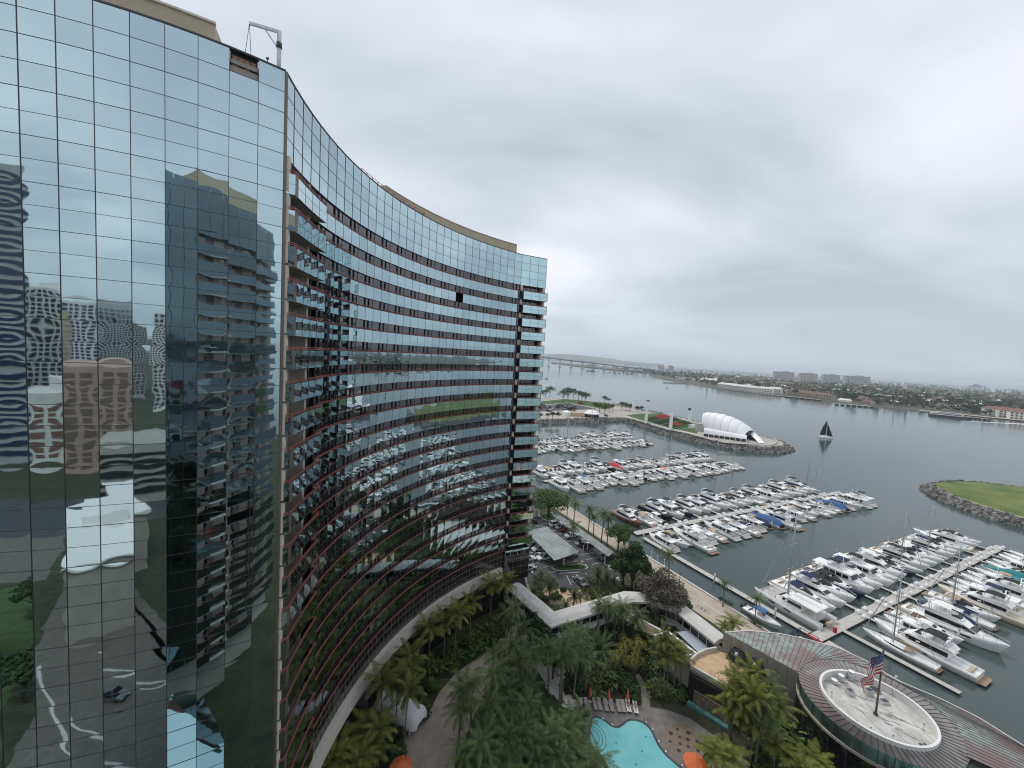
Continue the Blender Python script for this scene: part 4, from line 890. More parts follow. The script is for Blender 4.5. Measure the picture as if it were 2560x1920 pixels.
# ================================================================ marina: boats
def hull_rings(Lb, B, f0, f1, full=.5, tr=.9, n=11, dep=.55):
    """half sections from keel to sheer, stern to bow, mirrored"""
    rs = []
    for i in range(n):
        t = i / (n - 1); x = -Lb / 2 + Lb * t
        wd = B / 2 * (1 - max(0, (t - full) / (1 - full)) ** 2.3) * (tr + (1 - tr) * min(1, t / .35)); wd = max(wd, 0.03)
        sh = f0 + (f1 - f0) * t ** 1.6; rk = .10 * Lb * max(0, (t - .6) / .4) ** 2
        pr_ = [(x - rk, 0, -dep * (1 - .5 * t * t)), (x - rk * .9, wd * .72, -.2), (x - rk * .6, wd * .88, sh * .25), (x - rk * .25, wd * .97, sh * .7), (x, wd, sh)]
        rs.append(pr_ + [(p[0], -p[1], p[2]) for p in pr_[:0:-1]])
    return rs
def hull_part(p, Lb, B, f0, f1, m_='hull', **k):
    mb = MB(); rs = hull_rings(Lb, B, f0, f1, **k)
    # order: keel, port side up, then starboard side down
    mb.loft(rs, 0, closed=False, smooth=True); mb.loft([[r[0], r[-1]] for r in rs], 0, closed=False, smooth=True)
    mb.face(rs[0][::-1]); 
    mb2 = [[(q[0], q[1] * 1.012, -0.02 + (0 if j else 0)) if False else q for j, q in enumerate(r)] for r in rs]
    mb.build('hull', [M[m_]], p)
    return rs
def deck_part(p, rs, drop=.06, m_='deck', cut=None, cutz=None, cm='teak'):
    mb = MB(); n = len(rs)
    for i in range(n - 1):
        a, c = rs[i], rs[i + 1]; z1, z2 = a[4][2] - drop, c[4][2] - drop; mi = 0
        if cut and i < cut: z1 = z2 = cutz; mi = 1
        mb.face([(a[4][0], a[4][1] * .97, z1), (a[5][0], a[5][1] * .97, z1), (c[5][0], c[5][1] * .97, z2), (c[4][0], c[4][1] * .97, z2)], mi)
    if cut:
        a = rs[cut]; mb.face([(a[4][0], a[4][1] * .95, cutz), (a[5][0], a[5][1] * .95, cutz), (a[5][0], a[5][1] * .95, a[4][2]), (a[4][0], a[4][1] * .95, a[4][2])], 0)
        for sgn in (4, 5):
            mb.face([(rs[0][sgn][0], rs[0][sgn][1] * .93, cutz), (a[sgn][0], a[sgn][1] * .95, cutz), (a[sgn][0], a[sgn][1] * .95, a[sgn][2]), (rs[0][sgn][0], rs[0][sgn][1] * .93, rs[0][sgn][2])], 0)
            mb.face([(rs[0][sgn][0], rs[0][sgn][1] * .93, rs[0][sgn][2]), (a[sgn][0], a[sgn][1] * .95, a[sgn][2]), a[sgn], rs[0][sgn]], 0)
    return mb.build('deck', [M[m_], M[cm]], p)
def house(mb, xs, wb, wt, z0, hs, mi=0):
    """cabin: stations xs, base and top half widths, heights"""
    rings = []
    for x, b, t_, h in zip(xs, wb, wt, hs): rings.append([(x, -b, z0), (x, -t_, z0 + h), (x, t_, z0 + h), (x, b, z0)])
    mb.loft(rings, mi, closed=False); mb.face([rings[0][i] for i in (3, 2, 1, 0)], mi); mb.face(rings[-1], mi)
    return rings
def glass_band(mb, rings, lo, hi, e=.025, i0=0, i1=None, front=True, back=False):
    i1 = len(rings) - 1 if i1 is None else i1
    def at_(r, s_, f): a, b = Vector(r[3 if s_ > 0 else 0]), Vector(r[2 if s_ > 0 else 1]); q = a.lerp(b, f); q.y += e * s_; return q
    for s_ in (1, -1):
        for i in range(i0, i1):
            a, c = rings[i], rings[i + 1]
            mb.face([at_(a, s_, lo), at_(c, s_, lo), at_(c, s_, hi), at_(a, s_, hi)])
def rail(p, rs, i0, h=.55, m_='chrome'):
    mb = MB(); n = len(rs)
    for s_ in (4, 5):
        pts = [Vector((r[s_][0] - .05, r[s_][1] * .93, r[s_][2] + h)) for r in rs[i0:]]
        for a, c in zip(pts[:-1], pts[1:]): mb.bar(a, c, .045)
        for q in pts[::1]: mb.bar(q, q - Vector((0, 0, h)), .035)
    return mb.build('bow_rail', [M[m_]], p)
def platform(p, x, B, m_='teak', ln=1.1, z=.35):
    mb = MB(); mb.hexa([(x - ln, -B * .40, z), (x, -B * .45, z), (x, B * .45, z), (x - ln, B * .40, z)], [(x - ln, -B * .40, z + .12), (x, -B * .45, z + .12), (x, B * .45, z + .12), (x - ln, B * .40, z + .12)]); return mb.build('swim_platform', [M[m_]], p)
def canopy(p, x0, x1, w_, z, camber=.22, name='canopy', legs=0, m_='canvas', sides=False):
    mb = MB(); rings = []
    for k in range(5):
        x = x0 + (x1 - x0) * k / 4; dz = -.16 if k in (0, 4) else 0
        rings.append([(x, w_ * y, z + dz + camber * (1 - y * y)) for y in (-1, -.6, 0, .6, 1)] + [(x, w_ * y, z + dz - .05 + camber * (1 - y * y)) for y in (1, .6, 0, -.6, -1)])
    mb.loft(rings, 0, cap0=True, cap1=True)
    if sides:
        for s_ in (-1, 1): mb.face([(x0, s_ * w_, z - .15), (x1, s_ * w_, z - .15), (x1 + .2, s_ * w_ * 1.05, z - legs), (x0, s_ * w_ * 1.05, z - legs)])
    o = mb.build(name, [M[m_]], p)
    if legs:
        mb = MB()
        for x in (x0 + .1, (x0 + x1) / 2, x1 - .1):
            for s_ in (-1, 1): mb.bar((x, s_ * w_ * .97, z - .02), (x + .15, s_ * w_ * 1.0, z - legs), .05)
        mb.build('canopy_frame', [M['chrome']], p)
    return o
def seats(p, x, B, z, m_='seat', n=2):
    mb = MB()
    mb.box((x, 0, z + .22), (.6, B * .6, .44)); mb.box((x - .3, 0, z + .5), (.14, B * .6, .5)); mb.build('seat', [M[m_]], p)

def make_cruiser():
    """open express cruiser: long foredeck, dark raked windscreen, radar arch, canvas top"""
    p = proto(thing('express_cruiser', None, None)); Lb, B = 12.5, 3.9
    rs = hull_part(p, Lb, B, 1.15, 1.75); deck_part(p, rs, .05, 'deck', 4, .75)
    mb = MB(); r1 = house(mb, [-.6, 1.0, 2.6, 4.3], [1.5, 1.45, 1.2, .55], [1.3, 1.2, .9, .3], 1.28, [.35, .55, .42, .1]); mb.build('cabin', [M['white']], p)
    mb = MB(); mb.loft([[(-.9, -1.62, 1.45), (-1.2, -1.4, 2.25), (-1.2, -1.3, 2.3)], [(.5, -1.5, 1.6), (-.5, -1.25, 2.35), (-.6, -1.2, 2.35)], [(1.5, -.8, 1.78), (.1, -.75, 2.5), (0, -.75, 2.5)], [(1.75, 0, 1.85), (.3, 0, 2.55), (.2, 0, 2.55)], [(1.5, .8, 1.78), (.1, .75, 2.5), (0, .75, 2.5)], [(.5, 1.5, 1.6), (-.5, 1.25, 2.35), (-.6, 1.2, 2.35)], [(-.9, 1.62, 1.45), (-1.2, 1.4, 2.25), (-1.2, 1.3, 2.3)]], 0, closed=False, smooth=True); mb.build('windscreen', [M['boat_glass']], p)
    mb = MB()
    mb.tube([(-3.3, -1.65, 1.2), (-2.9, -1.5, 2.6), (-2.7, 0, 2.95), (-2.9, 1.5, 2.6), (-3.3, 1.65, 1.2)], .14, 6); mb.build('radar_arch', [M['white']], p)
    canopy(p, -3.2, -.5, 1.4, 2.62, .18); 
    mb = MB(); mb.box((2.9, 0, 1.77), (.6, .6, .08)); 
    mb.build('deck_hatch', [M['boat_glass']], p)
    mb = MB()
    for s_ in (-1, 1): mb.hexa([(-1.5, s_ * 1.93, .72), (2.4, s_ * 1.80, .95), (2.4, s_ * 1.70, .95), (-1.5, s_ * 1.8, .72)], [(-1.2, s_ * 1.945, .92), (2.2, s_ * 1.86, 1.15), (2.2, s_ * 1.7, 1.15), (-1.2, s_ * 1.8, .92)])
    mb.build('hull_window', [M['boat_glass']], p)
    seats(p, -4.6, B, .75); platform(p, -Lb / 2 + .1, B); rail(p, rs, 6); return p
def make_flybridge():
    p = proto(thing('flybridge_yacht', None, None)); Lb, B = 15.5, 4.7
    rs = hull_part(p, Lb, B, 1.35, 2.3); deck_part(p, rs, .05, 'deck', 2, 1.0)
    mb = MB(); r1 = house(mb, [-3.9, -1.0, 1.6, 3.6, 4.5], [1.85, 1.85, 1.75, 1.3, 1.0], [1.7, 1.7, 1.5, 1.0, .8], 1.5, [1.75, 1.8, 1.72, .75, .35]); 
    mb.build('cabin', [M['white']], p)
    mb = MB(); glass_band(mb, r1, .36, .80, .03, 0, 2)
    a, c = r1[2], r1[3]
    mb.face([(1.72, -1.42, 3.12), (3.55, -.95, 2.32), (3.55, .95, 2.32), (1.72, 1.42, 3.12)]); 
    for s_ in (-1, 1): mb.face([(1.65, s_ * 1.66, 2.2), (3.4, s_ * 1.24, 1.95), (3.3, s_ * 1.18, 2.25), (1.65, s_ * 1.58, 2.95)])
    mb.build('cabin_window', [M['boat_glass']], p)
    mb = MB(); r2 = house(mb, [-4.6, -3.8, .3, 1.4], [1.6, 1.75, 1.6, 1.1], [1.65, 1.8, 1.55, 1.0], 3.22, [.12, .55, .62, .3]); mb.build('flybridge', [M['white']], p)
    mb = MB(); mb.loft([[(.2, -1.5, 3.8), (-.2, -1.4, 4.2)], [(1.2, -.8, 3.6), (.7, -.75, 4.25)], [(1.2, .8, 3.6), (.7, .75, 4.25)], [(.2, 1.5, 3.8), (-.2, 1.4, 4.2)]], 0, closed=False); mb.build('windscreen', [M['boat_glass']], p)
    mb = MB(); mb.tube([(-3.2, -1.7, 3.4), (-3.6, -1.55, 5.0), (-3.6, 1.55, 5.0), (-3.2, 1.7, 3.4)], .12, 6); mb.box((-3.5, 0, 5.15), (.5, .9, .2)); mb.tube([(-3.5, .8, 5.0), (-3.9, .8, 7.0)], .025, 4); mb.build('radar_arch', [M['white']], p)
    canopy(p, -3.3, -.3, 1.5, 5.0, .2, legs=1.4)
    mb = MB()
    for s_ in (-1, 1): mb.hexa([(-1.5, s_ * 2.34, .95), (3.2, s_ * 2.12, 1.2), (3.2, s_ * 2.0, 1.2), (-1.5, s_ * 2.2, .95)], [(-1.2, s_ * 2.36, 1.2), (3.0, s_ * 2.22, 1.5), (3.0, s_ * 2.0, 1.5), (-1.2, s_ * 2.2, 1.2)])
    mb.build('hull_window', [M['boat_glass']], p)
    seats(p, -1.2, B * .7, 3.3, 'canvas_white'); seats(p, -6.6, B, 1.0); platform(p, -Lb / 2 + .1, B, 'teak', 1.2); rail(p, rs, 6, .65); return p
def make_sedan():
    """boxy sedan or trawler with a hardtop and square windows"""
    p = proto(thing('sedan_trawler', None, None)); Lb, B = 12.8, 4.2
    rs = hull_part(p, Lb, B, 1.1, 2.0); deck_part(p, rs, .06, 'deck', 2, .8)
    mb = MB(); r1 = house(mb, [-3.4, 0, 2.0, 2.7], [1.7, 1.7, 1.55, 1.4], [1.6, 1.6, 1.4, 1.2], 1.25, [1.9, 1.95, 1.9, .7]); house(mb, [2.6, 3.6, 4.6], [1.25, 1.05, .6], [1.1, .9, .4], 1.5, [.6, .5, .2]); mb.build('cabin', [M['white']], p)
    mb = MB()
    for k in range(4):
        x0 = -3.1 + k * 1.3
        for s_ in (-1, 1): mb.face([(x0, s_ * 1.69, 2.05), (x0 + 1.1, s_ * 1.69, 2.05), (x0 + 1.1, s_ * 1.645, 2.85), (x0, s_ * 1.645, 2.85)])
    mb.face([(2.05, -1.3, 3.05), (2.72, -1.15, 2.05), (2.72, 1.15, 2.05), (2.05, 1.3, 3.05)]); mb.face([(-3.43, -1.3, 1.5), (-3.43, -1.2, 2.9), (-3.43, 1.2, 2.9), (-3.43, 1.3, 1.5)])
    mb.build('cabin_window', [M['boat_glass']], p)
    mb = MB(); mb.hexa([(-5.6, -1.75, 3.15), (2.4, -1.6, 3.2), (2.4, 1.6, 3.2), (-5.6, 1.75, 3.15)], [(-5.6, -1.65, 3.32), (2.2, -1.4, 3.42), (2.2, 1.4, 3.42), (-5.6, 1.65, 3.32)]); 
    for s_ in (-1, 1): mb.bar((-5.4, s_ * 1.65, 3.2), (-5.5, s_ * 1.75, 1.1), .08)
    mb.build('hardtop', [M['white']], p)
    mb = MB(); house(mb, [-2.6, -.6, .4], [1.2, 1.2, .9], [1.2, 1.1, .7], 3.36, [.5, .6, .3]); mb.build('flybridge', [M['white']], p)
    canopy(p, -2.8, -.3, 1.2, 4.9, .2, legs=1.2); mb = MB(); mb.tube([(.2, 0, 3.4), (-.1, 0, 6.3)], .05, 5); mb.box((.1, 0, 4.6), (.3, .7, .18)); mb.build('signal_mast', [M['white']], p)
    seats(p, -5.4, B, .8); platform(p, -Lb / 2 + .1, B, 'deck', .9); rail(p, rs, 5, .6); return p
def make_covered():
    p = proto(thing('covered_boat', None, None)); Lb, B = 11.5, 3.7
    rs = hull_part(p, Lb, B, 1.1, 1.6); deck_part(p, rs, .05)
    mb = MB(); rings = []
    for x, h, w_ in ((-5.8, .5, 1.6), (-4.8, 1.5, 1.7), (-2.5, 1.9, 1.75), (.2, 1.75, 1.7), (2.6, .75, 1.4), (4.4, .45, .85), (5.3, .3, .4)):
        rings.append([(x, w_ * y, 1.12 + max(0, x) * .08 + h * (1 - abs(y) ** 2.2) * (1 + .04 * sin(7 * x + 3 * y))) for y in (-1.05, -.7, -.35, 0, .35, .7, 1.05)])
    mb.loft(rings, 0, closed=False, smooth=True); mb.face([q for q in rings[0]], 0); mb.build('boat_cover', [M['canvas_blue']], p); platform(p, -Lb / 2 + .1, B); rail(p, rs, 7); 
    mb = MB()
    for s_ in (-.6, .6): mb.box((-Lb / 2 - .3, s_, .9), (.5, .45, .9)); mb.box((-Lb / 2 - .35, s_, .1), (.25, .2, .9))
    mb.build('outboard_engine', [M['engine']], p); return p
def make_console():
    """open fishing boat with a T-top and outboard engines"""
    p = proto(thing('fishing_boat', None, None)); Lb, B = 10.0, 3.2
    rs = hull_part(p, Lb, B, 1.0, 1.6); deck_part(p, rs, .35, 'deck', 1, .6, 'deck')
    mb = MB(); mb.hexa([(-1.2, -.6, .8), (.6, -.6, .8), (.6, .6, .8), (-1.2, .6, .8)], [(-1.0, -.5, 1.9), (.1, -.5, 1.95), (.1, .5, 1.95), (-1.0, .5, 1.9)]); mb.build('console', [M['white']], p)
    mb = MB(); mb.face([(.62, -.55, 1.5), (.1, -.5, 2.4), (.1, .5, 2.4), (.62, .55, 1.5)]); mb.build('windscreen', [M['boat_glass']], p)
    canopy(p, -2.2, 1.0, 1.15, 3.0, .1, 'hardtop', legs=1.9, m_='canvas_white')
    mb = MB()
    for s_ in (-.75, 0, .75): mb.box((-Lb / 2 - .35, s_, 1.15), (.6, .48, 1.0)); mb.box((-Lb / 2 - .35, s_, .2), (.25, .2, 1.0))
    mb.build('outboard_engine', [M['engine']], p); seats(p, -3.0, B, .6, 'canvas_white'); return p
def make_sail(mh=17.5, Lb=12.5):
    p = proto(thing('sailing_yacht', None, None)); B = 3.7
    rs = hull_part(p, Lb, B, 1.0, 1.35, full=.4, tr=.72); deck_part(p, rs, .04, 'deck', 3, .6)
    mb = MB(); r1 = house(mb, [-1.6, .5, 2.2, 3.3], [1.2, 1.15, .95, .5], [1.0, .95, .75, .35], .98, [.5, .52, .45, .12]); mb.build('cabin', [M['white']], p)
    mb = MB(); glass_band(mb, r1, .3, .75, .02, 0, 2); mb.build('cabin_window', [M['boat_glass']], p)
    mx = .9
    mb = MB(); mb.tube([(mx, 0, 1.0), (mx, 0, mh)], [.15, .11], 6)
    for h in (.38, .68): mb.bar((mx, -1.1, 1 + mh * h), (mx, 1.1, 1 + mh * h), .05)
    mb.build('mast', [M['alu']], p)
    mb = MB(); mb.tube([(mx - .1, 0, 2.2), (mx - 4.6, 0, 2.3)], .09, 6); mb.build('boom', [M['alu']], p)
    mb = MB(); mb.tube([(mx - .2, 0, 2.45), (mx - 2.2, 0, 2.52), (mx - 4.4, 0, 2.45)], [.2, .22, .12], 8); mb.build('furled_sail', [M['canvas_navy']], p)
    mb = MB()
    for a, c in (((mx, 0, mh * .97), (Lb / 2 - .3, 0, 1.4)), ((mx, 0, mh * .98), (-Lb / 2 + .2, 0, 1.1)), ((mx, 1.1, 1 + mh * .68), (mx - .2, 1.7, 1.0)), ((mx, -1.1, 1 + mh * .68), (mx - .2, -1.7, 1.0))): mb.tube([a, c], .04, 3, cap=False)
    mb.tube([(mx + .3, 0, mh * .93), (Lb / 2 - .45, 0, 1.7)], [.06, .1], 5, cap=False)
    mb.build('rigging', [M['alu']], p)
    canopy(p, -2.4, -1.2, 1.15, 1.75, .25, 'canopy', m_='canvas'); platform(p, -Lb / 2 + .2, B * .8, 'teak', .6); rail(p, rs, 3, .6); return p
P_CR, P_FB, P_SE, P_CO, P_FI, P_SA = make_cruiser(), make_flybridge(), make_sedan(), make_covered(), make_console(), make_sail()
P_ST = make_sail(24, 14.5); P_ST.name = 'tall_sailing_yacht'
HL = {P_CR.name: (12.5, 3.9), P_FB.name: (15.5, 4.7), P_SE.name: (12.8, 4.2), P_CO.name: (11.5, 3.7), P_FI.name: (10.0, 3.2), P_SA.name: (12.5, 3.7), P_ST.name: (14.5, 3.7)}
ORD = ['', 'first', 'second', 'third', 'fourth', 'fifth', 'sixth', 'seventh', 'eighth', 'ninth', 'tenth', 'eleventh', 'twelfth', 'thirteenth', 'fourteenth', 'fifteenth', 'sixteenth', 'seventeenth', 'eighteenth', 'nineteenth', 'twentieth', 'twenty-first', 'twenty-second', 'twenty-third', 'twenty-fourth', 'twenty-fifth', 'twenty-sixth', 'twenty-seventh', 'twenty-eighth', 'twenty-ninth', 'thirtieth']
CV = {'k': ('boat_canvas', 'canvas', 'black'), 'n': ('canvas_navy', 'canvas_navy', 'navy'), 't': ('canvas_tan', 'canvas_tan', 'tan'), 'w': ('canvas_white', 'canvas_white', 'white'), 'g': ('canvas_teal', 'canvas_teal', 'teal'), 'b': ('canvas_blue', 'canvas_blue', 'blue'), 'r': ('canvas_red', 'canvas_red', 'red'), 'o': ('canvas_brown', 'canvas_brown', 'brown'), 'y': ('canvas_orange', 'canvas_orange', 'orange')}
HU = {'w': (None, 'white'), 'n': ('navy_hull', 'navy'), 'k': ('black_hull', 'black'), 'c': ('cream_hull', 'cream'), 'v': ('brown_hull', 'brown')}
KINDS = {'C': (P_CR, '{h} cruiser with {c} cockpit top', 'motor boat'), 'F': (P_FB, '{h} flybridge yacht under {c} canopy', 'yacht'), 'S': (P_SE, '{h} boxy trawler with {c} canopy', 'motor boat'), 'X': (P_CO, '{h} boat under {c} cover', 'motor boat'), 'O': (P_FI, '{h} open boat with {c} top', 'motor boat'), 'M': (P_SA, '{h} sailboat with {c} sail cover', 'sailboat'), 'T': (P_ST, '{h} tall-masted yacht with {c} sail cover', 'sailboat')}
MASTER_CANVAS = {'X': 'blue_canvas', 'O': 'white_canvas'}
def moor(code, u, vbow, side, label_pos, group, sc=1.0, flip=False, dz=0.0, swing=0.0):
    """code = kind + canopy + hull; side = +1 for the bay side of a dock (boat lies at greater v), bows to the dock unless flip"""
    k, c, h = code[0], code[1], code[2]; pr_, lab, cat = KINDS[k]; Lb, B = HL[pr_.name]; Lb *= sc
    rename = {}
    src = {'X': ['blue_canvas'], 'O': ['white_canvas'], 'M': ['navy_canvas', 'boat_canvas'], 'T': ['navy_canvas', 'boat_canvas']}.get(k, ['boat_canvas'])
    tgt = M[CV[c][1]]
    for s_ in src: rename[s_] = tgt
    if HU[h][0]: rename['white_hull'] = M[HU[h][0]]
    bd = -MV * side; ang = math.atan2(bd.y, bd.x) + (pi if flip else 0) + swing
    pos = uv(u, vbow + side * Lb / 2, WZ + dz)
    return dup(pr_, pos, ang, sc, label=lab.format(h=HU[h][1], c=CV[c][2]) + ', ' + label_pos, group=group, cat=cat, mats=rename)
DOCKS = [  # spine v, name, near row codes, near u0, far row codes, far u0
    (-38.3, 'nearest dock', 'Mtw FkwSww Cow FwwXnw Mnw Ctw Fkc Snw Ckw Fkw Stw Cgw Xgw Ctw Skw Fkw Onw Cww', 24.5, 5.35, 'Cnw FnwCkw CknSkw FnwSkw CkwFww CknMkw FkwCkw Cww Mnw FnwCkw Cww FkwCtw Cnw Sww Xnw Cww', 26.0, 4.95),
    (16.6, 'second dock', 'SkwCtw FwwSkw Ctw SowSkw Cnw Stw XnwXbw Fkw Otw Stw Cow SkwCkw Mww Ckw Xbw', 14.5, 5.5, 'FkvCtw Oww FkkSnw CknFkw Skw Cnw Fkw Mkw Ckw Fkw Ckw FkwSkw Ckw Ckw FkwOtw Cnw FkwTkw', 17.0, 5.2),
    (75.0, 'third dock', 'Stw FkwSbw Fkw Ckw Cww Sww FkwSkw Otw Ckw Cnw Syw Mkw FwwCkw Sww Ckw Ckw Skw Ckw', 14.0, 5.15, 'Sww Ctw Ckw Fkw Skw Mtw Ckw Fkw CkkXrw Sgw Mkw Ckw Fkw Otw Ckw Mtw Skw Ckw Fkw Ckw Cnw', 15.0, 5.15),
    (138.5, 'farthest dock', 'Skw Ckw Fkw Ckw Oww Cnw Tkw Skw Ckw Fkk Ckw Sww Mkw Fkw Ckw FkwCkw Skw', 32.0, 5.0, 'Skw Mkw Fkw Ckw Skw Cnw FkwMkw Skw Ckw Fkw Tkw Skw Ckw Fkw FkwSkw', 38.0, 5.1)]
def codes(s_): 
    o_ = []; s2 = s_.replace(' ', '')
    for i in range(0, len(s2), 3): o_.append(s2[i:i + 3])
    return o_
rng = random.Random(21)
DOCKINFO = []
for v0, nm, near, nu0, nst, far, fu0, fst in DOCKS:
    end = 0; fing = []
    for side, cs, u0, st in ((-1, codes(near), nu0, nst), (1, codes(far), fu0, fst)):
        u = u0; UE = {'nearest dock': 132, 'second dock': 142, 'third dock': 141, 'farthest dock': 136}[nm] - (3 if side > 0 else 0)
        cs = (cs + cs[3:] + cs[5:])[:30]
        for i, c in enumerate(cs):
            if u > UE: break
            if nm in ('third dock', 'farthest dock') and rng.random() < .13: c = 'M' + rng.choice('knw') + 'w'
            wide = HL[KINDS[c[0]][0].name][1]
            sc = rng.uniform(.88, 1.10) if c[0] not in 'MT' else rng.uniform(.95, 1.05)
            if nm == 'nearest dock' and side < 0: sc *= 1.04
            if side > 0 and c[0] in 'CSX': sc *= 1.1
            row = 'near side of ' if side < 0 else 'bay side of '
            moor(c, u, v0 + side * (2.6 + rng.random() * .5), side, f'{ORD[i + 1]} from shore, {row}{nm}', f'boats moored at the {nm}', sc, flip=rng.random() < .12 and c[0] not in 'MT', swing=rng.uniform(-.015, .015))
            if i % 2 == 1 or True: fing.append((u + st / 2, side)) if i % 2 == 1 else None
            u += st * rng.uniform(.95, 1.05) + (.45 if c[0] == 'F' else 0) - (.35 if c[0] in 'OMTX' else 0)
        end = max(end, u)
    DOCKINFO.append((v0, nm, end + 1, fing, nu0, fu0))
# the docks themselves: walkway, finger piers, piles
ang_u = math.atan2(MU.y, MU.x)
def slab(mb, u0, u1, v0, v1, z, th=.5):
    lo = [uv(u0, v0), uv(u1, v0), uv(u1, v1), uv(u0, v1)]
    mb.hexa([Vector((p.x, p.y, z - .12)) for p in lo], [Vector((p.x, p.y, z)) for p in lo], 0)
    c_ = [uv(u0 + .1, v0 + .1), uv(u1 - .1, v0 + .1), uv(u1 - .1, v1 - .1), uv(u0 + .1, v1 - .1)]
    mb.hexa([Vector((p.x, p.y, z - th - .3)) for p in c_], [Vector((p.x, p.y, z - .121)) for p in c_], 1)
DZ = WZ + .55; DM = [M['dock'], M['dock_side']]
boxn = 0
mb0 = MB(); mb0.hexa([(-.75, -.4, 0), (.75, -.4, 0), (.75, .4, 0), (-.75, .4, 0)], [(-.7, -.37, .55), (.7, -.37, .55), (.7, .37, .55), (-.7, .37, .55)]); mb0.hexa([(-.78, -.43, .552), (.78, -.43, .552), (.78, .43, .552), (-.78, .43, .552)], [(-.6, -.12, .85), (.6, -.12, .85), (.6, .12, .85), (-.6, .12, .85)])
PBOX = proto(mb0.build('dock_box', [M['white']]))
for v0, nm, ue, fing, nu0, fu0 in DOCKINFO:
    d_ = thing('floating_dock', f'long pale floating walkway with finger piers, the {nm} from the hotel', 'dock', uv(11.0, v0, WZ), 0)
    D_T = Matrix.Translation(-uv(11.0, v0, WZ))
    def dp(mb, n_, ms_): o_ = mb.build(n_, ms_, d_); o_.matrix_parent_inverse = D_T; return o_
    mb = MB(); slab(mb, 11.0, ue, v0 - 1.25, v0 + 1.25, DZ); dp(mb, 'walkway', DM)
    for u, sd_ in fing:
        mb = MB(); ln = 12.5 if sd_ < 0 else 15
        a, c = (v0 - 1.26 - ln, v0 - 1.26) if sd_ < 0 else (v0 + 1.26, v0 + 1.26 + ln)
        slab(mb, u - .5, u + .5, a, c, DZ - .01); dp(mb, 'finger_pier', DM)
        mb = MB(); e_ = uv(u, (a if sd_ < 0 else c) - .4 * sd_ * 0 + (.5 if sd_ < 0 else -.5), 0); mb.tube([(e_.x, e_.y, WZ - 2), (e_.x, e_.y, WZ + 2.3)], .2, 8); mb.tube([(e_.x, e_.y, WZ + 2.3), (e_.x, e_.y, WZ + 2.65)], [.23, .03], 8); dp(mb, 'mooring_pile', [M['pile']])
        if nm in ('nearest dock', 'second dock'):
            for q in (-1.6, 1.6):
                dup(PBOX, uv(u + q, v0 + sd_ * .82, DZ), ang_u, 1, label=f'white dock box on the {"near" if sd_ < 0 else "bay"} edge of the {nm}', group=f'dock boxes on the {"near" if sd_ < 0 else "bay"} edge of the {nm}', cat='dock box')
# shore walkway that joins the docks, and the first finger by the clubhouse
wk = thing('floating_dock', 'floating walkway running along the sea wall and joining the docks', 'dock', uv(11, 0, WZ)); W_T = Matrix.Translation(-uv(11, 0, WZ))
mb = MB(); slab(mb, 10.6, 12.9, -62, -40, DZ + .008); slab(mb, 10.6, 12.4, -36.8, 13, DZ + .004); o = mb.build('walkway', DM, wk); o.matrix_parent_inverse = W_T
for v_ in (-52, -30, -14, 4, 12): mb = MB(); e_ = uv(10.4, v_); mb.tube([(e_.x, e_.y, WZ - 2), (e_.x, e_.y, WZ + 2.5)], .2, 8); o = mb.build('mooring_pile', [M['pile']], wk); o.matrix_parent_inverse = W_T
mb = MB(); slab(mb, 19.6, 20.9, -58, -39.6, DZ - .01); o = mb.build('finger_pier', DM, wk); o.matrix_parent_inverse = W_T
# upturned red canoe and a red post on the walkway
mb = MB(); mb.loft([[(-2.2 + 4.4 * i / 8, .42 * (1 - abs(i / 4 - 1) ** 2.2) * y, .45 * (1 - y * y) * (1 - .35 * abs(i / 4 - 1))) for y in (-1, -.6, 0, .6, 1)] for i in range(9)], 0, closed=False, smooth=True)
p_ = gp(*q7(325, 145), DZ); mb.build('kayak', [M['canvas_red']]); o = bpy.data.objects['kayak']; o.location = p_; o.rotation_euler = (0, 0, math.atan2(-MV.y, -MV.x)); tag(o, 'upturned red kayak lying on the walkway above the copper roof', 'kayak')
p_ = gp(*q7(495, 75), DZ); mb = MB(); mb.hexa([(-.3, -.25, 0), (.3, -.25, 0), (.3, .25, 0), (-.3, .25, 0)], [(-.28, -.23, 1.1), (.28, -.23, 1.1), (.28, .23, 1.1), (-.28, .23, 1.1)]); o = mb.build('fire_hose_cabinet', [M['canvas_red']]); o.location = p_; tag(o, 'small red cabinet standing at the start of the nearest dock', 'cabinet')

# the big white catamaran
ct = thing('catamaran', 'large white sailing catamaran with tall mast beside the shore walkway', 'catamaran', uv(18.4, -29.6, WZ), math.atan2(MV.y, MV.x)); ct.scale = (1.1, 1.1, 1.1)
Lc = 14.0
for s_ in (-1, 1):
    mb = MB(); rs = [[(x, y + s_ * 2.75, z) for x, y, z in r] for r in hull_rings(Lc, 1.7, 1.5, 1.95, full=.35, tr=.8)]; mb.loft(rs, 0, closed=False, smooth=True); mb.loft([[r[0], r[-1]] for r in rs], 0, closed=False); mb.face(rs[0][::-1])
    for i in range(len(rs) - 1): mb.face([rs[i][4], rs[i][5], rs[i + 1][5], rs[i + 1][4]])
    for x in (-1.5, 1.8): mb.face([(x, s_ * 3.61, .95), (x + 1.5, s_ * 3.61, 1.05), (x + 1.4, s_ * 3.61, 1.3), (x + .1, s_ * 3.61, 1.25)], 1)
    mb.build('hull', [M['hull'], M['boat_glass']], ct)
mb = MB(); mb.hexa([(-5.6, -2.3, .9), (2.6, -2.3, 1.0), (2.6, 2.3, 1.0), (-5.6, 2.3, .9)], [(-5.6, -2.3, 1.56), (2.6, -2.3, 1.78), (2.6, 2.3, 1.78), (-5.6, 2.3, 1.56)]); mb.build('bridge_deck', [M['deck']], ct)
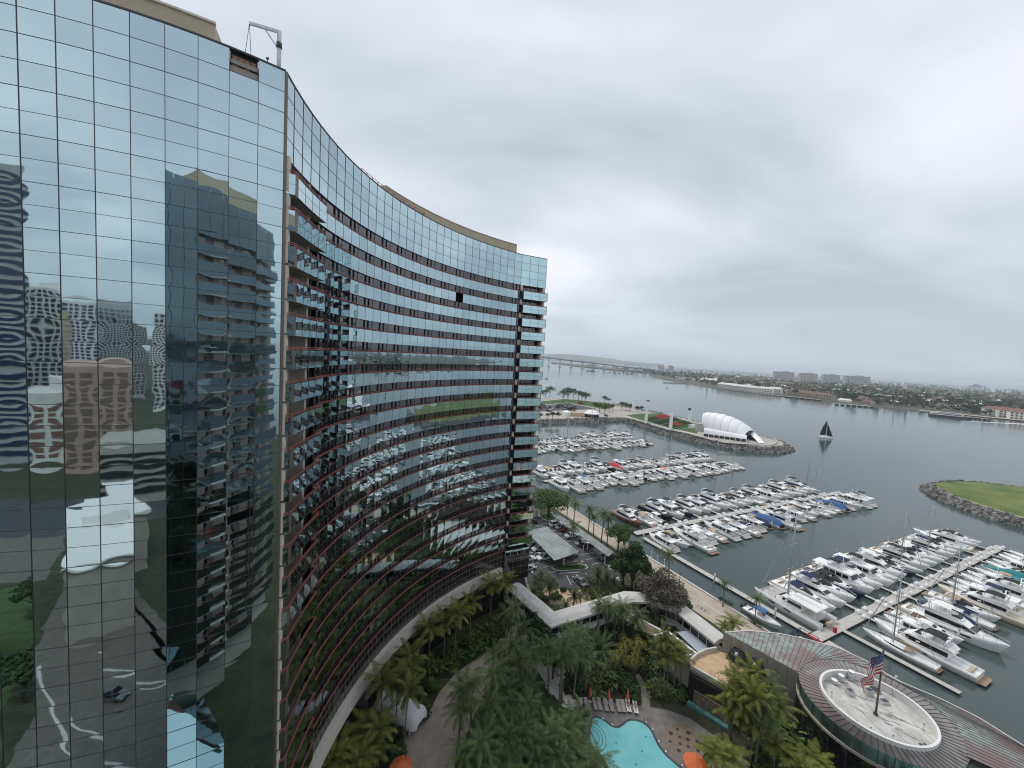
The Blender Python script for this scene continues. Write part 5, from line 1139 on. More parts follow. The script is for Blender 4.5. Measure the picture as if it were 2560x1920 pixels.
mb = MB(); r1 = house(mb, [-2.8, -.5, 1.2, 2.8], [2.5, 2.5, 2.2, 1.5], [2.3, 2.3, 1.9, 1.3], 1.6, [1.55, 1.5, 1.3, .35]); mb.build('cabin', [M['white']], ct)
mb = MB(); glass_band(mb, r1, .42, .82, .03, 0, 2); mb.face([(1.27, -1.6, 2.78), (2.6, -1.15, 2.2), (2.6, 1.15, 2.2), (1.27, 1.6, 2.78)]); mb.build('cabin_window', [M['boat_glass']], ct)
mb = MB(); mb.hexa([(-5.8, -2.5, 3.25), (.2, -2.3, 3.35), (.2, 2.3, 3.35), (-5.8, 2.5, 3.25)], [(-5.7, -2.4, 3.4), (0, -2.1, 3.55), (0, 2.1, 3.55), (-5.7, 2.4, 3.4)])
for s_ in (-1, 1): mb.bar((-5.4, s_ * 2.3, 3.3), (-5.5, s_ * 2.4, 1.5), .12)
mb.build('hardtop', [M['white']], ct)
mb = MB(); mb.hexa([(3.0, -2.0, 1.55), (5.9, -2.0, 1.65), (5.9, 2.0, 1.65), (3.0, 2.0, 1.55)], [(3.0, -2.0, 1.6), (5.9, -2.0, 1.7), (5.9, 2.0, 1.7), (3.0, 2.0, 1.6)]); mb.build('trampoline', [M['dock']], ct)
mb = MB(); mb.tube([(1.2, 0, 2.5), (1.2, 0, 21.5)], [.2, .14], 7)
for h in (9.0, 14.5): mb.bar((1.2, -1.3, h), (1.2, 1.3, h), .07)
mb.build('mast', [M['alu']], ct)
mb = MB(); mb.tube([(1.0, 0, 4.4), (-5.5, 0, 4.6)], .14, 6); mb.tube([(.9, 0, 4.75), (-2, 0, 4.85), (-5.3, 0, 4.75)], [.3, .32, .15], 8); mb.build('boom', [M['canvas_white']], ct)
mb = MB(); mb.tube([(1.3, 0, 19.5), (6.9, 0, 2.0)], [.07, .16], 6, cap=False)
for a, c in (((1.2, 0, 20.5), (-.8, 3.3, 1.9)), ((1.2, 0, 20.5), (-.8, -3.3, 1.9)), ((1.2, 1.3, 14.5), (-.6, 3.2, 1.9)), ((1.2, -1.3, 14.5), (-.6, -3.2, 1.9))): mb.tube([a, c], .03, 3, cap=False)
mb.build('rigging', [M['alu']], ct)
mb = MB(); mb.tube([(-7.1, -1.1, 1.35), (-7.3, 0, 1.4), (-7.1, 1.1, 1.35)], [.3, .34, .3], 8); mb.box((-7.2, 0, 1.2), (.8, 2.2, .2)); mb.build('dinghy', [M['seat']], ct)
mb = MB(); mb.bar((5.9, -2.75, 1.75), (5.9, 2.75, 1.75), .22); mb.build('crossbeam', [M['alu']], ct)
# small rescue boat with a blue cover by the gangway and the gangway itself
o = moor('Obw', 6.6, -33.5, 1, 'tied beside the blue gangway by the sea wall', 'boats moored at the nearest dock', .85)
gw = thing('dock_gangway', 'blue grey steel gangway and gate leading down from the promenade', 'gangway', uv(1, -39, 0)); G_T = Matrix.Translation(-uv(1, -39, 0))
mb = MB()
for k in range(9):
    a = uv(1 + k * .5, -38, 0); mb.bar(Vector((a.x, a.y, WZ + .4)), Vector((a.x, a.y, 1.8)), .07)
    a = uv(1 + k * .5, -41.5, 0); mb.bar(Vector((a.x, a.y, WZ + .4)), Vector((a.x, a.y, 1.8)), .07)
for z in (.2, 1.0, 1.8):
    for v_ in (-38, -41.5): mb.bar(uv(1, v_, z), uv(5, v_, z), .07)
    mb.bar(uv(1, -38, z), uv(1, -41.5, z), .07); mb.bar(uv(5, -38, z), uv(5, -41.5, z), .07)
o = mb.build('rail_frame', [M['canvas_navy']], gw); o.matrix_parent_inverse = G_T
mb = MB(); lo = [uv(.2, -38.1), uv(5, -38.1), uv(5, -41.4), uv(.2, -41.4)]; mb.hexa([Vector((p.x, p.y, -.25)) for p in lo], [Vector((p.x, p.y, .06)) for p in lo]); a, c = uv(5, -39.7, .0), uv(10.9, -42.5, DZ); mb.bar(a, c, 1.3, .15); o = mb.build('ramp', [M['dock']], gw); o.matrix_parent_inverse = G_T
# black-sailed catamaran out on the bay
p_ = gp(*q2(640, 742), WZ); bs = thing('sailing_boat', 'white hulled sailing boat under two black sails out on the bay', 'sailboat', p_, R(-20)); bs.scale = (.8, .8, .8)
mb = MB()
for s_ in (-1, 1): rs = [[(x, y + s_ * 2.4, z) for x, y, z in r] for r in hull_rings(15, 1.5, 1.2, 1.6)]; mb.loft(rs, 0, closed=False, smooth=True); [mb.face([rs[i][4], rs[i][5], rs[i + 1][5], rs[i + 1][4]]) for i in range(10)]; mb.face(rs[0])
mb.hexa([(-5, -2, .9), (3, -2, .9), (3, 2, .9), (-5, 2, .9)], [(-5, -2, 1.6), (3, -2, 1.6), (3, 2, 1.6), (-5, 2, 1.6)]); house(mb, [-2.5, 1.5, 3], [1.8, 1.6, 1], [1.6, 1.3, .7], 1.6, [1.0, .9, .2]); mb.build('hull', [M['hull']], bs)
mb = MB(); mb.tube([(.5, 0, 1.5), (.5, 0, 21)], .14, 6); mb.build('mast', [M['alu']], bs)
for pts in ([(.3, 0, 3), (-5.2, .9, 3.2), (-3.0, .7, 12), (.3, 0, 20.3)], [(7, 0, 2.2), (1.4, .9, 2.8), (1.1, .35, 10), (.8, 0, 17.5)]):
    mb = MB(); mb.hexa(pts, [(x, y + .04, z) for x, y, z in pts]); mb.build('sail', [M['sail_black']], bs)
mb = MB(); mb.tube([(.3, 0, 2.9), (-5.3, .9, 3.1)], .1, 5); mb.build('boom', [M['alu']], bs)
# ================================================================ low buildings, walkway, pool furniture, cars
def world_part(root, off):
    T_ = Matrix.Translation(-Vector(off))
    def f(mb, n_, ms_, label=None):
        o_ = mb.build(n_, ms_, root); o_.matrix_parent_inverse = T_
        if label: o_['label'] = label
        return o_
    return f
# ---- covered pedestrian bridge, white, in an L from the tower to the promenade
cb = thing('covered_walkway', 'white roofed zigzag pedestrian bridge running from the tower through the trees', 'walkway', (10.5, 75, 0)); cp_ = world_part(cb, (10.5, 75, 0))
HR = 6.2
wpts = [gp(*q3(-60, 1190), HR), gp(*q3(300, 1500), HR), gp(*q3(1000, 1290), HR), gp(*q3(1160, 1300), HR), gp(*q3(1500, 1400), HR) + Vector((-.6, 0, 0)), gp(*q6(610, 400), HR)]
wpts = [Vector((p.x, p.y, 0)) for p in wpts]
def offs(pts, d):
    o_ = []
    for i, p in enumerate(pts):
        t1 = (pts[i] - pts[i - 1]).normalized() if i else (pts[1] - pts[0]).normalized(); t2 = (pts[i + 1] - pts[i]).normalized() if i < len(pts) - 1 else t1
        t = (t1 + t2).normalized(); n = Vector((-t.y, t.x, 0)); k = 1 / max(.55, n.dot(Vector((-t1.y, t1.x, 0)))); o_.append(p + n * d * k)
    return o_
hw = 1.5
def ribbon(mb, prof, mi=0):
    """prof: list of (offset, z) swept along the walkway"""
    rows = [[Vector((q.x, q.y, z)) for q in offs(wpts, d)] for d, z in prof]
    rings = [[rows[j][i] for j in range(len(prof))] for i in range(len(wpts))]; mb.loft(rings, mi, closed=True, cap0=True, cap1=True)
mb = MB(); ribbon(mb, [(-hw - .35, HR - .45), (-hw - .35, HR - .05), (-hw * .5, HR + .38), (hw * .5, HR + .38), (hw + .35, HR - .05), (hw + .35, HR - .45)]); cp_(mb, 'roof', [M['walk_roof']])
mb = MB(); ribbon(mb, [(-hw, 2.9), (-hw, 3.25), (hw, 3.25), (hw, 2.9)]); cp_(mb, 'floor_slab', [M['stucco_white']])
for s_ in (-1, 1):
    e_ = offs(wpts, s_ * hw); mb = MB()
    for i, (a, b) in enumerate(zip(e_[:-1], e_[1:])):
        n = max(2, int((b - a).length / 1.8))
        for k in range(n):
            p, q = a.lerp(b, k / n), a.lerp(b, (k + 1) / n)
            mb.bar((p.x, p.y, 3.2), (p.x, p.y, HR - .3), .10)
            if i in (0, 1, 2) and k % 5 != 2: mb.bar(p.lerp(q, .0) + Vector((0, 0, 3.62)), q + Vector((0, 0, 3.62)), .10, .75)
    for a, b in zip(e_[:-1], e_[1:]):
        t = (b - a).normalized(); nn = Vector((-t.y, t.x, 0)) * (-.12 * s_)
        mb.face([(a + nn) + Vector((0, 0, 4.0)), (b + nn) + Vector((0, 0, 4.0)), (b + nn) + Vector((0, 0, HR - .5)), (a + nn) + Vector((0, 0, HR - .5))], 1)
    cp_(mb, 'window_band', [M['stucco_white'], M['boat_glass']])
    mb = MB(); e2 = offs(wpts, s_ * (hw + .12))
    for z in (3.3, 3.55, 3.8, 4.05, 4.3):
        for a, b in zip(e2[:-1], e2[1:]): mb.bar(a + Vector((0, 0, z)), b + Vector((0, 0, z)), .06)
    cp_(mb, 'railing', [M['white']])
for i, (a, b) in enumerate(zip(wpts[:-1], wpts[1:])):
    for f in (.15, .6):
        p = a.lerp(b, f); mb = MB(); mb.tube([(p.x, p.y, 0), (p.x, p.y, 2.9)], .28, 10); cp_(mb, 'column', [M['stucco_white']])
# flared white wall foot where it meets the tower
p = gp(*q3(60, 1200), 3.0); mb = MB(); mb.loft([[(p.x - .6, p.y + 1.6, 0), (p.x + 2.2, p.y - 1.6, 0), (p.x + 1.4, p.y - 2.2, 0), (p.x - 1.4, p.y + 1, 0)], [(p.x - 1.6, p.y + 2.2, 3), (p.x + .6, p.y - .5, 3), (p.x + .2, p.y - .8, 3), (p.x - 1.9, p.y + 1.9, 3)], [(p.x - 1.9, p.y + 2.4, 6.2), (p.x - .8, p.y + 1.0, 6.2), (p.x - 1.0, p.y + .8, 6.2), (p.x - 2.1, p.y + 2.2, 6.2)]], 0, cap1=True); cp_(mb, 'flared_wall', [M['stucco_white']])

# ---- restaurant building: gravel roof, terrace, dark fountain wall
gb = thing('poolside_building', 'flat gravel roofed building with tan roof terrace and dark fountain wall facing the pool', 'building', (36, 66, 0)); g_p = world_part(gb, (36, 66, 0))
rf = gs(q5, [(1335, 512), (1450, 478), (1740, 700), (1640, 790)], 5.0); rf = [(p.x, p.y) for p in rf]
body_ = [rf[0], rf[1], rf[2], rf[3]]
mb = MB(); mb.prism(rf, 0, 4.7); g_p(mb, 'wall', [M['conc_wall']])
mb = MB(); mb.face([(p[0], p[1], 4.72) for p in rf]); g_p(mb, 'gravel_roof', [M['gravel']])
mb = MB()
for a, b in ((rf[0], rf[1]), (rf[1], rf[2])): mb.bar((a[0], a[1], 4.85), (b[0], b[1], 4.85), .4, .42)
g_p(mb, 'parapet', [M['stucco_white']])
rng = random.Random(3); mb = MB()
for k in range(12): t = rng.random(); s_ = rng.random(); x = rf[1][0] * (1 - t) + rf[2][0] * t + (rf[0][0] - rf[1][0]) * s_ * .8; y = rf[1][1] * (1 - t) + rf[2][1] * t + (rf[0][1] - rf[1][1]) * s_ * .8; mb.box((x, y, 4.85), (.25 + .3 * rng.random(), .2, .25), 0, rng.random())
g_p(mb, 'roof_vent', [M['pale_conc']])
tr = [(33.0, 64.9), (33.7, 66.3), (35.2, 67.6), (37.4, 68.8), (39.6, 69.5), (41.2, 69.0), (42.3, 67.6), (42.4, 65.6), (41.0, 63.4), (37.4, 60.5)]
mb = MB(); mb.prism(tr, 4.4, 5.0); g_p(mb, 'terrace_slab', [M['conc_wall']])
mb = MB(); mb.face([(p[0], p[1], 5.004) for p in tr]); g_p(mb, 'terrace_floor', [M['terrace']])
mb = MB(); ti = inset(tr, .0)
for a, b in zip(tr[:4] , tr[1:5]): mb.bar((a[0], a[1], 5.35), (b[0], b[1], 5.35), .3, .75)
a, b = tr[0], tr[-1]; mb.bar((a[0], a[1], 5.3), (b[0], b[1], 5.3), .32, .6); g_p(mb, 'terrace_parapet', [M['band']])
mb = MB(); r_pts = [gp(*q6(x, y), 5.9) for x, y in ((500, 690), (620, 775), (690, 715), (830, 690))]
for a, b in zip(r_pts[:-1], r_pts[1:]):
    for z in (.0, -.4, -.8): mb.bar(a + Vector((0, 0, z)), b + Vector((0, 0, z)), .045)
    for k in range(4): q = a.lerp(b, k / 3); mb.bar(q, q - Vector((0, 0, .9)), .045)
g_p(mb, 'railing', [M['seat']])
fw_ = [(31.7, 63.6), (33.4, 65.4), (37.6, 60.6), (35.7, 58.9)]
mb = MB(); mb.prism([(32.6, 64.2), (33.3, 65.2), (42.2, 65.4), (37.2, 60.0)], 0, 4.4); g_p(mb, 'wall', [M['black']])
mb = MB(); a, b = Vector((33.2, 63.4, 0)), Vector((36.6, 60.2, 0)); n_ = Vector((-.68, -.73, 0)) * .28
mb.hexa([a, b, b + n_, a + n_], [q + Vector((0, 0, 2.5)) for q in (a, b, b + n_, a + n_)]); g_p(mb, 'fountain_stone', [mat('fountain_stone', (.20, .17, .12), .8, 0, .5, 2.5, .02, 4)])
mb = MB(); n2_ = n_ * 3.2; a2, b2 = Vector((32.5, 63.6, 0)), Vector((37.0, 59.2, 0)); mb.hexa([a2, b2, b2 + n2_, a2 + n2_], [q + Vector((0, 0, .5)) for q in (a2, b2, b2 + n2_, a2 + n2_)]); g_p(mb, 'fountain_basin', [mat('teal_basin', (.10, .25, .24), .35, 0, .3, 1.5)])
mb = MB(); aw = [gp(*q6(x, y), 4.2) for x, y in ((165, 315), (285, 300), (400, 400), (530, 520), (425, 560))]
mb.hexa([p - Vector((0, 0, .12)) for p in aw], aw); ob = mb.build('flat_canopy', [mat('pale_blue_sheet', (.42, .46, .52), .5, .2, .05, .5)]); tag(ob, 'pale blue grey flat canopy between the gravel roof and the covered walkway', 'canopy')
mb = MB(); e0 = gp(*q5(1120, 330), 4.2); e1 = gp(*q5(1405, 480), 4.2); mb.bar(e0, e1, .35, .4); mb.face([e0 + Vector((-.1, -.1, .1)), e1 + Vector((-.1, -.1, .1)), e1 + Vector((-1.6, -2.2, .1)), e0 + Vector((-1.6, -2.0, .1))], 1); ob = mb.build('low_garden_roof', [M['stucco_white'], M['splash']]); tag(ob, 'low white edged brown roof half hidden under the palms', 'roof')

# ---- copper roofed clubhouse: concrete screen wall, fanned seam roof, ring drum with flat white roof
cr = thing('clubhouse', 'clubhouse with streaked green and red copper fan roof and round white roof deck', 'building', (55, 60, 0)); c_p = world_part(cr, (55, 60, 0))
def copper(name, a, b, c, sc, st):
    m_ = bpy.data.materials.new(name); m_.use_nodes = True; t = m_.node_tree; bs_ = t.nodes['Principled BSDF']; bs_.inputs['Roughness'].default_value = .55; bs_.inputs['Metallic'].default_value = .15
    tcn = t.nodes.new('ShaderNodeTexCoord'); mpn = t.nodes.new('ShaderNodeMapping'); mpn.inputs['Rotation'].default_value = (0, 0, R(35)); mpn.inputs['Scale'].default_value = st; t.links.new(tcn.outputs['Object'], mpn.inputs[0])
    n = t.nodes.new('ShaderNodeTexNoise'); n.inputs['Scale'].default_value = sc; n.inputs['Detail'].default_value = 9; n.inputs['Roughness'].default_value = .68; t.links.new(mpn.outputs[0], n.inputs['Vector'])
    r = t.nodes.new('ShaderNodeValToRGB'); t.links.new(n.outputs[0], r.inputs[0]); r.color_ramp.elements[0].position = .36; r.color_ramp.elements[1].position = .62; r.color_ramp.elements[0].color = (*a, 1); r.color_ramp.elements[1].color = (*c, 1); m0 = r.color_ramp.elements.new(.48); m0.color = (*b, 1)
    n2_ = t.nodes.new('ShaderNodeTexNoise'); n2_.inputs['Scale'].default_value = sc * .25; n2_.inputs['Detail'].default_value = 4; t.links.new(tcn.outputs['Object'], n2_.inputs['Vector'])
    mx = t.nodes.new('ShaderNodeMix'); mx.data_type = 'RGBA'; r2 = t.nodes.new('ShaderNodeMapRange'); t.links.new(n2_.outputs[0], r2.inputs[0]); r2.inputs[1].default_value = .46; r2.inputs[2].default_value = .62; t.links.new(r2.outputs[0], mx.inputs[0]); t.links.new(r.outputs[0], mx.inputs[6]); mx.inputs[7].default_value = (*a, 1)
    t.links.new(mx.outputs[2], bs_.inputs['Base Color']); return m_
M['copper_pale'] = copper('weathered_pale_copper', (.22, .15, .14), (.23, .27, .25), (.36, .38, .35), .8, (1, 1, 1))
M['copper_red'] = copper('weathered_red_copper', (.20, .158, .148), (.28, .25, .238), (.29, .30, .28), .7, (1, 1, 1))
M['copper_teal'] = copper('green_copper_band', (.045, .06, .055), (.17, .37, .32), (.24, .47, .41), .5, (1, 1, .25))
M['seam'] = mat('roof_seam', (.085, .09, .088), .6)
W0, W1 = Vector((40.75, 69.75, 0)), Vector((47.75, 60.5, 0))
wd_ = (W1 - W0).normalized(); wn_ = Vector((wd_.y, -wd_.x, 0))
if wn_.x > 0: wn_ = -wn_
mb = MB(); lo = [W0, W1, W1 - wn_ * .5, W0 - wn_ * .5]; mb.hexa([q for q in lo], [Vector((q.x, q.y, 8.35 if i in (0, 3) else 8.75)) for i, q in enumerate(lo)]); 
for k in range(1, 8): q = W0.lerp(W1, k / 8); mb.bar(q + wn_ * .012 + Vector((0, 0, .2)), q + wn_ * .012 + Vector((0, 0, 8.3)), .05, .04, 1)
c_p(mb, 'screen_wall', [M['conc_wall'], M['mullion_pale']])
mb = MB(); e_ = W1 + Vector((.9, -.6, 0)); mb.hexa([W1, e_, e_ - wn_ * .5, W1 - wn_ * .5], [q + Vector((0, 0, 8.7)) for q in (W1, e_, e_ - wn_ * .5, W1 - wn_ * .5)]); c_p(mb, 'wall', [M['bronze']])
OC, OR_ = Vector((55, 55, 0)), 9.1; IC, IR = Vector((53.3, 53.3, 0)), 6.0
eave = [gp(*q6(x, y), 8.0) for x, y in ((632, 322), (870, 305))] + [gp(*q7(x, y), 8.0) for x, y in ((0, 90), (260, 145), (530, 220), (780, 335), (1050, 510), (1420, 665), (1800, 850), (2212, 1110))] + [Vector((75, 44, 8)), Vector((77, 36, 8))]
# inner edge: wall top then round the ring's far side
inner_ = [W0 + Vector((0, 0, 8.45)), W0.lerp(W1, .33) + Vector((0, 0, 8.6)), W0.lerp(W1, .66) + Vector((0, 0, 8.7)), W1 + Vector((0, 0, 8.82))]
ring_ = []
for k in range(14):
    t = R(140 - k * 15); q = OC + Vector((cos(t), sin(t), 0)) * (OR_ - .3); ring_.append(Vector((q.x, q.y, 8.9)))
inn = inner_ + ring_[1:]
def resample(pts, n):
    d = [0]; 
    for a, b in zip(pts[:-1], pts[1:]): d.append(d[-1] + (b - a).length)
    o_ = []
    for k in range(n):
        s_ = d[-1] * k / (n - 1); i = max(j for j in range(len(d)) if d[j] <= s_ + 1e-9); i = min(i, len(pts) - 2); f = (s_ - d[i]) / max(1e-9, d[i + 1] - d[i]); o_.append(pts[i].lerp(pts[i + 1], f))
    return o_
NS = 64; ea, ib = resample(eave, NS), resample(inn, NS)
mb = MB(); mb.loft([[a, b] for a, b in zip(ea, ib)], 0, closed=False); mb.loft([[Vector((a.x, a.y, 7.7)), a] for a in ea], 2, closed=False)
for a, b in zip(ea, ib): mb.bar(a + Vector((0, 0, .02)), b + Vector((0, 0, .02)), .045, .07, 1)
for a, b in zip(ea[:-1], ea[1:]): mb.bar(a + Vector((0, 0, .02)), b + Vector((0, 0, .02)), .22, .16, 3)
c_p(mb, 'fan_roof', [M['copper_pale'], M['seam'], M['conc_wall'], M['pale_conc']])
mb = MB(); mb.face([Vector((q.x, q.y, 7.6)) for q in eave[:-1]] + [Vector((75, 40, 7.6)), Vector((60, 40, 7.6)), Vector((52, 50, 7.6)), W1 + Vector((.5, 0, 7.6)), W0 + Vector((.4, .3, 7.6))]); c_p(mb, 'soffit', [M['conc_wall']])
mb = MB(); core = [W0 + Vector((1.2, -.3, 0)), W1 + Vector((.8, .6, 0)), Vector((50, 50, 0)), Vector((60, 44, 0)), Vector((68, 46, 0)), Vector((65, 56, 0)), Vector((58, 65, 0)), Vector((50, 69, 0))]
mb.prism([(q.x, q.y) for q in core], 0, 7.55); c_p(mb, 'wall', [M['dark_glass']])
NR = 72
def cir(c, r, z, off=0): return [Vector((c.x + r * cos(2 * pi * (k + off) / NR), c.y + r * sin(2 * pi * (k + off) / NR), z)) for k in range(NR)]
mb = MB(); o1 = cir(OC, OR_, 8.75); i1 = cir(IC, IR + .25, 10.0); mb.loft([o1, i1], 0)
for a, b in zip(o1, i1): mb.bar(a + Vector((0, 0, .02)), b + Vector((0, 0, .02)), .05, .08, 1)
c_p(mb, 'ring_roof', [M['copper_red'], M['seam']])
mb = MB(); mb.loft([cir(OC, OR_ - .1, 6.9), cir(OC, OR_, 8.74)], 0)
for q in cir(OC, OR_ + .01, 0)[::2]: mb.bar(Vector((q.x, q.y, 6.9)), Vector((q.x, q.y, 8.7)), .06, .06, 1)
c_p(mb, 'copper_band', [M['copper_teal'], M['seam']])
mb = MB(); mb.loft([cir(OC, OR_ - .05, 6.5), cir(OC, OR_ + .15, 6.55), cir(OC, OR_ + .15, 6.88), cir(OC, OR_ - .1, 6.9)], 0); c_p(mb, 'ledge', [M['conc_wall']])
mb = MB(); mb.loft([cir(OC, OR_ - .7, 0), cir(OC, OR_ - .7, 6.6)], 0)
for q in cir(OC, OR_ - .68, 0)[::3]: mb.bar(Vector((q.x, q.y, 0)), Vector((q.x, q.y, 6.5)), .12, .1, 1)
c_p(mb, 'drum_wall', [M['dark_glass'], M['mullion']])
mb = MB(); mb.loft([cir(IC, IR + .3, 9.9), cir(IC, IR + .3, 10.45), cir(IC, IR, 10.45), cir(IC, IR, 9.35)], 0); c_p(mb, 'roof_parapet', [M['stucco_white']])
M['white_roof'] = mat('stained_white_roof', (.38, .36, .32), .85, 0, .0, .5, detail=9, col2=(.66, .65, .61))
mb = MB(); mb.face(cir(IC, IR - .01, 9.36)); c_p(mb, 'roof_deck', [M['white_roof']])
ZD = 9.37
mb = MB(); rp = random.Random(9)
for k in range(16):
    a0 = rp.uniform(-2.6, 3.8); b0 = rp.uniform(-3.4, 3.2); ln = rp.uniform(.7, 2.4)
    if k < 9: a0, b0 = 1.2 + rp.gauss(0, 1.1), -1.6 + rp.gauss(0, .9)
    if a0 * a0 + b0 * b0 > 20: continue
    mb.box((IC.x + a0, IC.y + b0, 9.364 + .0004 * k), (ln, rp.uniform(.10, .3), .006), 0, R(-40) + rp.gauss(0, .15))
for k in range(5): mb.box((IC.x - 4 + 2 * k, IC.y, 9.372), (.05, 2 * math.sqrt(max(1, 33 - (2 * k - 4) ** 2)), .006), 0)
c_p(mb, 'roof_patch', [mat('grey_roof_patch', (.27, .26, .25), .9, 0, .3, 2)])
def deckthing(name, label, cat, pos, build, group=None):
    mb = MB(); build(mb); o_ = mb.build(name, EM); o_.location = pos; return tag(o_, label, cat, group)
EM = [M['galv'], M['mullion'], M['pale_conc'], M['white']]
def fan(h): 
    def f(mb): mb.tube([(0, 0, 0), (0, 0, h)], .38, 14); mb.tube([(0, 0, h), (0, 0, h + .12)], [.44, .44], 14); mb.disc((0, 0), .36, h + .125, 14, 3); mb.tube([(-.5, 0, .1), (.9, -.3, .1)], .05, 5)
    return f
for i, ((x, y), h, l) in enumerate((((490, 540), .5, 'small white topped roof fan beside the dish shaped vent on the round roof'), ((550, 520), .9, 'middle sized grey roof fan with a pale lid on the round roof'), ((640, 510), 1.35, 'tallest grey drum fan behind the flag on the round roof'))):
    deckthing('roof_fan', l, 'roof fan', gp(*q7(x, y), ZD), fan(h))
def hbox(a, b, c):
    def f(mb): mb.box((0, 0, c / 2 + .12), (a, b, c)); mb.box((0, 0, .06), (a * 1.2, b * .9, .12), 2); mb.box((0, 0, c + .16), (a * .7, b * .7, .08), 1)
    return f
deckthing('air_handler', 'pale boxy air unit left of the flagpole on the round roof', 'air unit', gp(*q7(630, 640), ZD), hbox(.9, .7, .6))
deckthing('air_handler', 'grey louvred air unit right beside the flag on the round roof', 'air unit', gp(*q7(800, 640), ZD), hbox(1.0, .7, .7))
deckthing('air_handler', 'brownish flat unit right of the flagpole on the round roof', 'air unit', gp(*q7(945, 715), ZD), hbox(1.1, .8, .25))
def hatch(mb): mb.disc((0, 0), .62, .24, 24, 1); mb.tube([(0, 0, 0), (0, 0, .22)], .68, 24)
deckthing('roof_hatch', 'dark round hatch beside the flagpole on the round roof', 'hatch', gp(*q7(862, 605), ZD), hatch)
def pipes(mb):
    a = Vector((0, 0, .12)); 
    for k in range(3): mb.tube([(0, .25 * k, .12), (2.6, -1.6 + .25 * k, .12)], .04, 5)
    for k in range(5): mb.box((.2 + .5 * k, .2 - .3 * k, .08), (.12, .7, .1), 2)
deckthing('roof_pipes', 'bundle of thin pipes lying across the round roof', 'pipes', gp(*q7(660, 640), ZD), pipes)
def dpost(h):
    def f(mb): mb.tube([(0, 0, 0), (0, 0, h)], .035, 5); mb.box((0, 0, .05), (.25, .25, .1)); mb.box((0, 0, h), (.12, .12, .1), 1)
    return f
for (x, y), h, l in (((465, 660), .7, 'short post at the left rim of the round roof'), ((1015, 650), 2.6, 'tall thin pole at the back rim of the round roof'), ((1020, 1065), .8, 'short post at the front rim of the round roof'), ((820, 985), .7, 'short post on the white roof below the flagpole'), ((1300, 960), .8, 'short post at the right rim of the round roof')): deckthing('roof_post', l, 'post', gp(*q7(x, y), ZD), dpost(h))
for (x, y), l in (((1280, 1095), 'pair of black roof drains near the front right rim'),): deckthing('roof_drain', l, 'drain', gp(*q7(x, y), ZD), lambda mb: (mb.disc((0, 0), .25, .03, 14, 1), mb.disc((.6, .05), .22, .03, 14, 1), mb.tube([(0, 0, 0), (0, 0, .025)], .27, 12), mb.tube([(.6, .05, 0), (.6, .05, .025)], .24, 12)))

# ---- flag and pole
fb = gp(*q7(866, 822), ZD); tz = gd(*q7(926, 192), fb.y).z
fp = thing('flagpole', 'tall bronze flagpole standing in the middle of the round white roof', 'flagpole', fb)
mb = MB(); mb.tube([(0, 0, 0), (0, 0, .25)], .28, 10); mb.tube([(0, 0, .2), (0, 0, tz - ZD)], [.13, .06], 10); mb.build('pole', [mat('bronze_pole', (.13, .10, .08), .4, .5)], fp)
mb = MB(); mb.tube([(0, 0, tz - ZD), (0, 0, tz - ZD + .1), (0, 0, tz - ZD + .2)], [.05, .12, .03], 8); mb.build('finial', [M['galv']], fp)
HO, FL = 3.5, 6.4; NU, NV = 40, 26
def fpos(u, v, e=0.0):
    """u along the fly, v down the hoist; the cloth hangs down from the hoist and swings to the left"""
    d = u * FL; drop = d * (.62 + .16 * u) + .05; out_ = d * (.58 - .20 * u)
    x = -out_ - v * HO * (.10 + .32 * u) * (-1) * .35; z = -(drop) - v * HO * (1 - .42 * u)
    fold = .26 * sin(5.2 * u * 2 + v * 3.2) * min(1, u * 4) + .12 * sin(11 * u - 4 * v) * min(1, u * 3)
    return Vector((x + .10 * sin(9 * u + 2 * v) * u, -fold + e - .1, z + .08 * sin(7 * u + 3 * v) * u))
fm = [mat('flag_red', (.50, .04, .06), .75), mat('flag_white', (.74, .72, .70), .75), mat('flag_blue', (.045, .06, .19), .75)]
mb = MB(); sd0 = len(mb.v)
for i in range(NU + 1):
    for j in range(NV + 1): mb.v.append(tuple(fpos(i / NU, j / NV)))
for i in range(NU):
    for j in range(NV):
        mi = 2 if (i < NU * .4 and j < NV * 7 / 13) else ((j // 2) % 2); 
        a = i * (NV + 1) + j; mb.f.append((a, a + NV + 1, a + NV + 2, a + 1)); mb.m.append(mi); mb.sm.append(True)
for r_ in range(9):
    for c in range(6 if r_ % 2 == 0 else 5):
        uu = .4 * ((c * 2 + 1 + (r_ % 2)) / 12); vv = 7 / 13 * ((r_ + 1) / 10); su, sv = .0125, .021
        for e in (-.015, .015):
            pts = [fpos(uu + su * (1 if k % 2 == 0 else .42) * sin(k * pi / 5), vv - sv * (1 if k % 2 == 0 else .42) * cos(k * pi / 5), e) for k in range(10)]; mb.face(pts, 1)
fo = mb.build('american_flag', fm); fo.location = fb + Vector((-.12, -.02, tz - ZD - .3)); tag(fo, 'American flag with stars and red stripes drooping from the rooftop flagpole', 'flag')
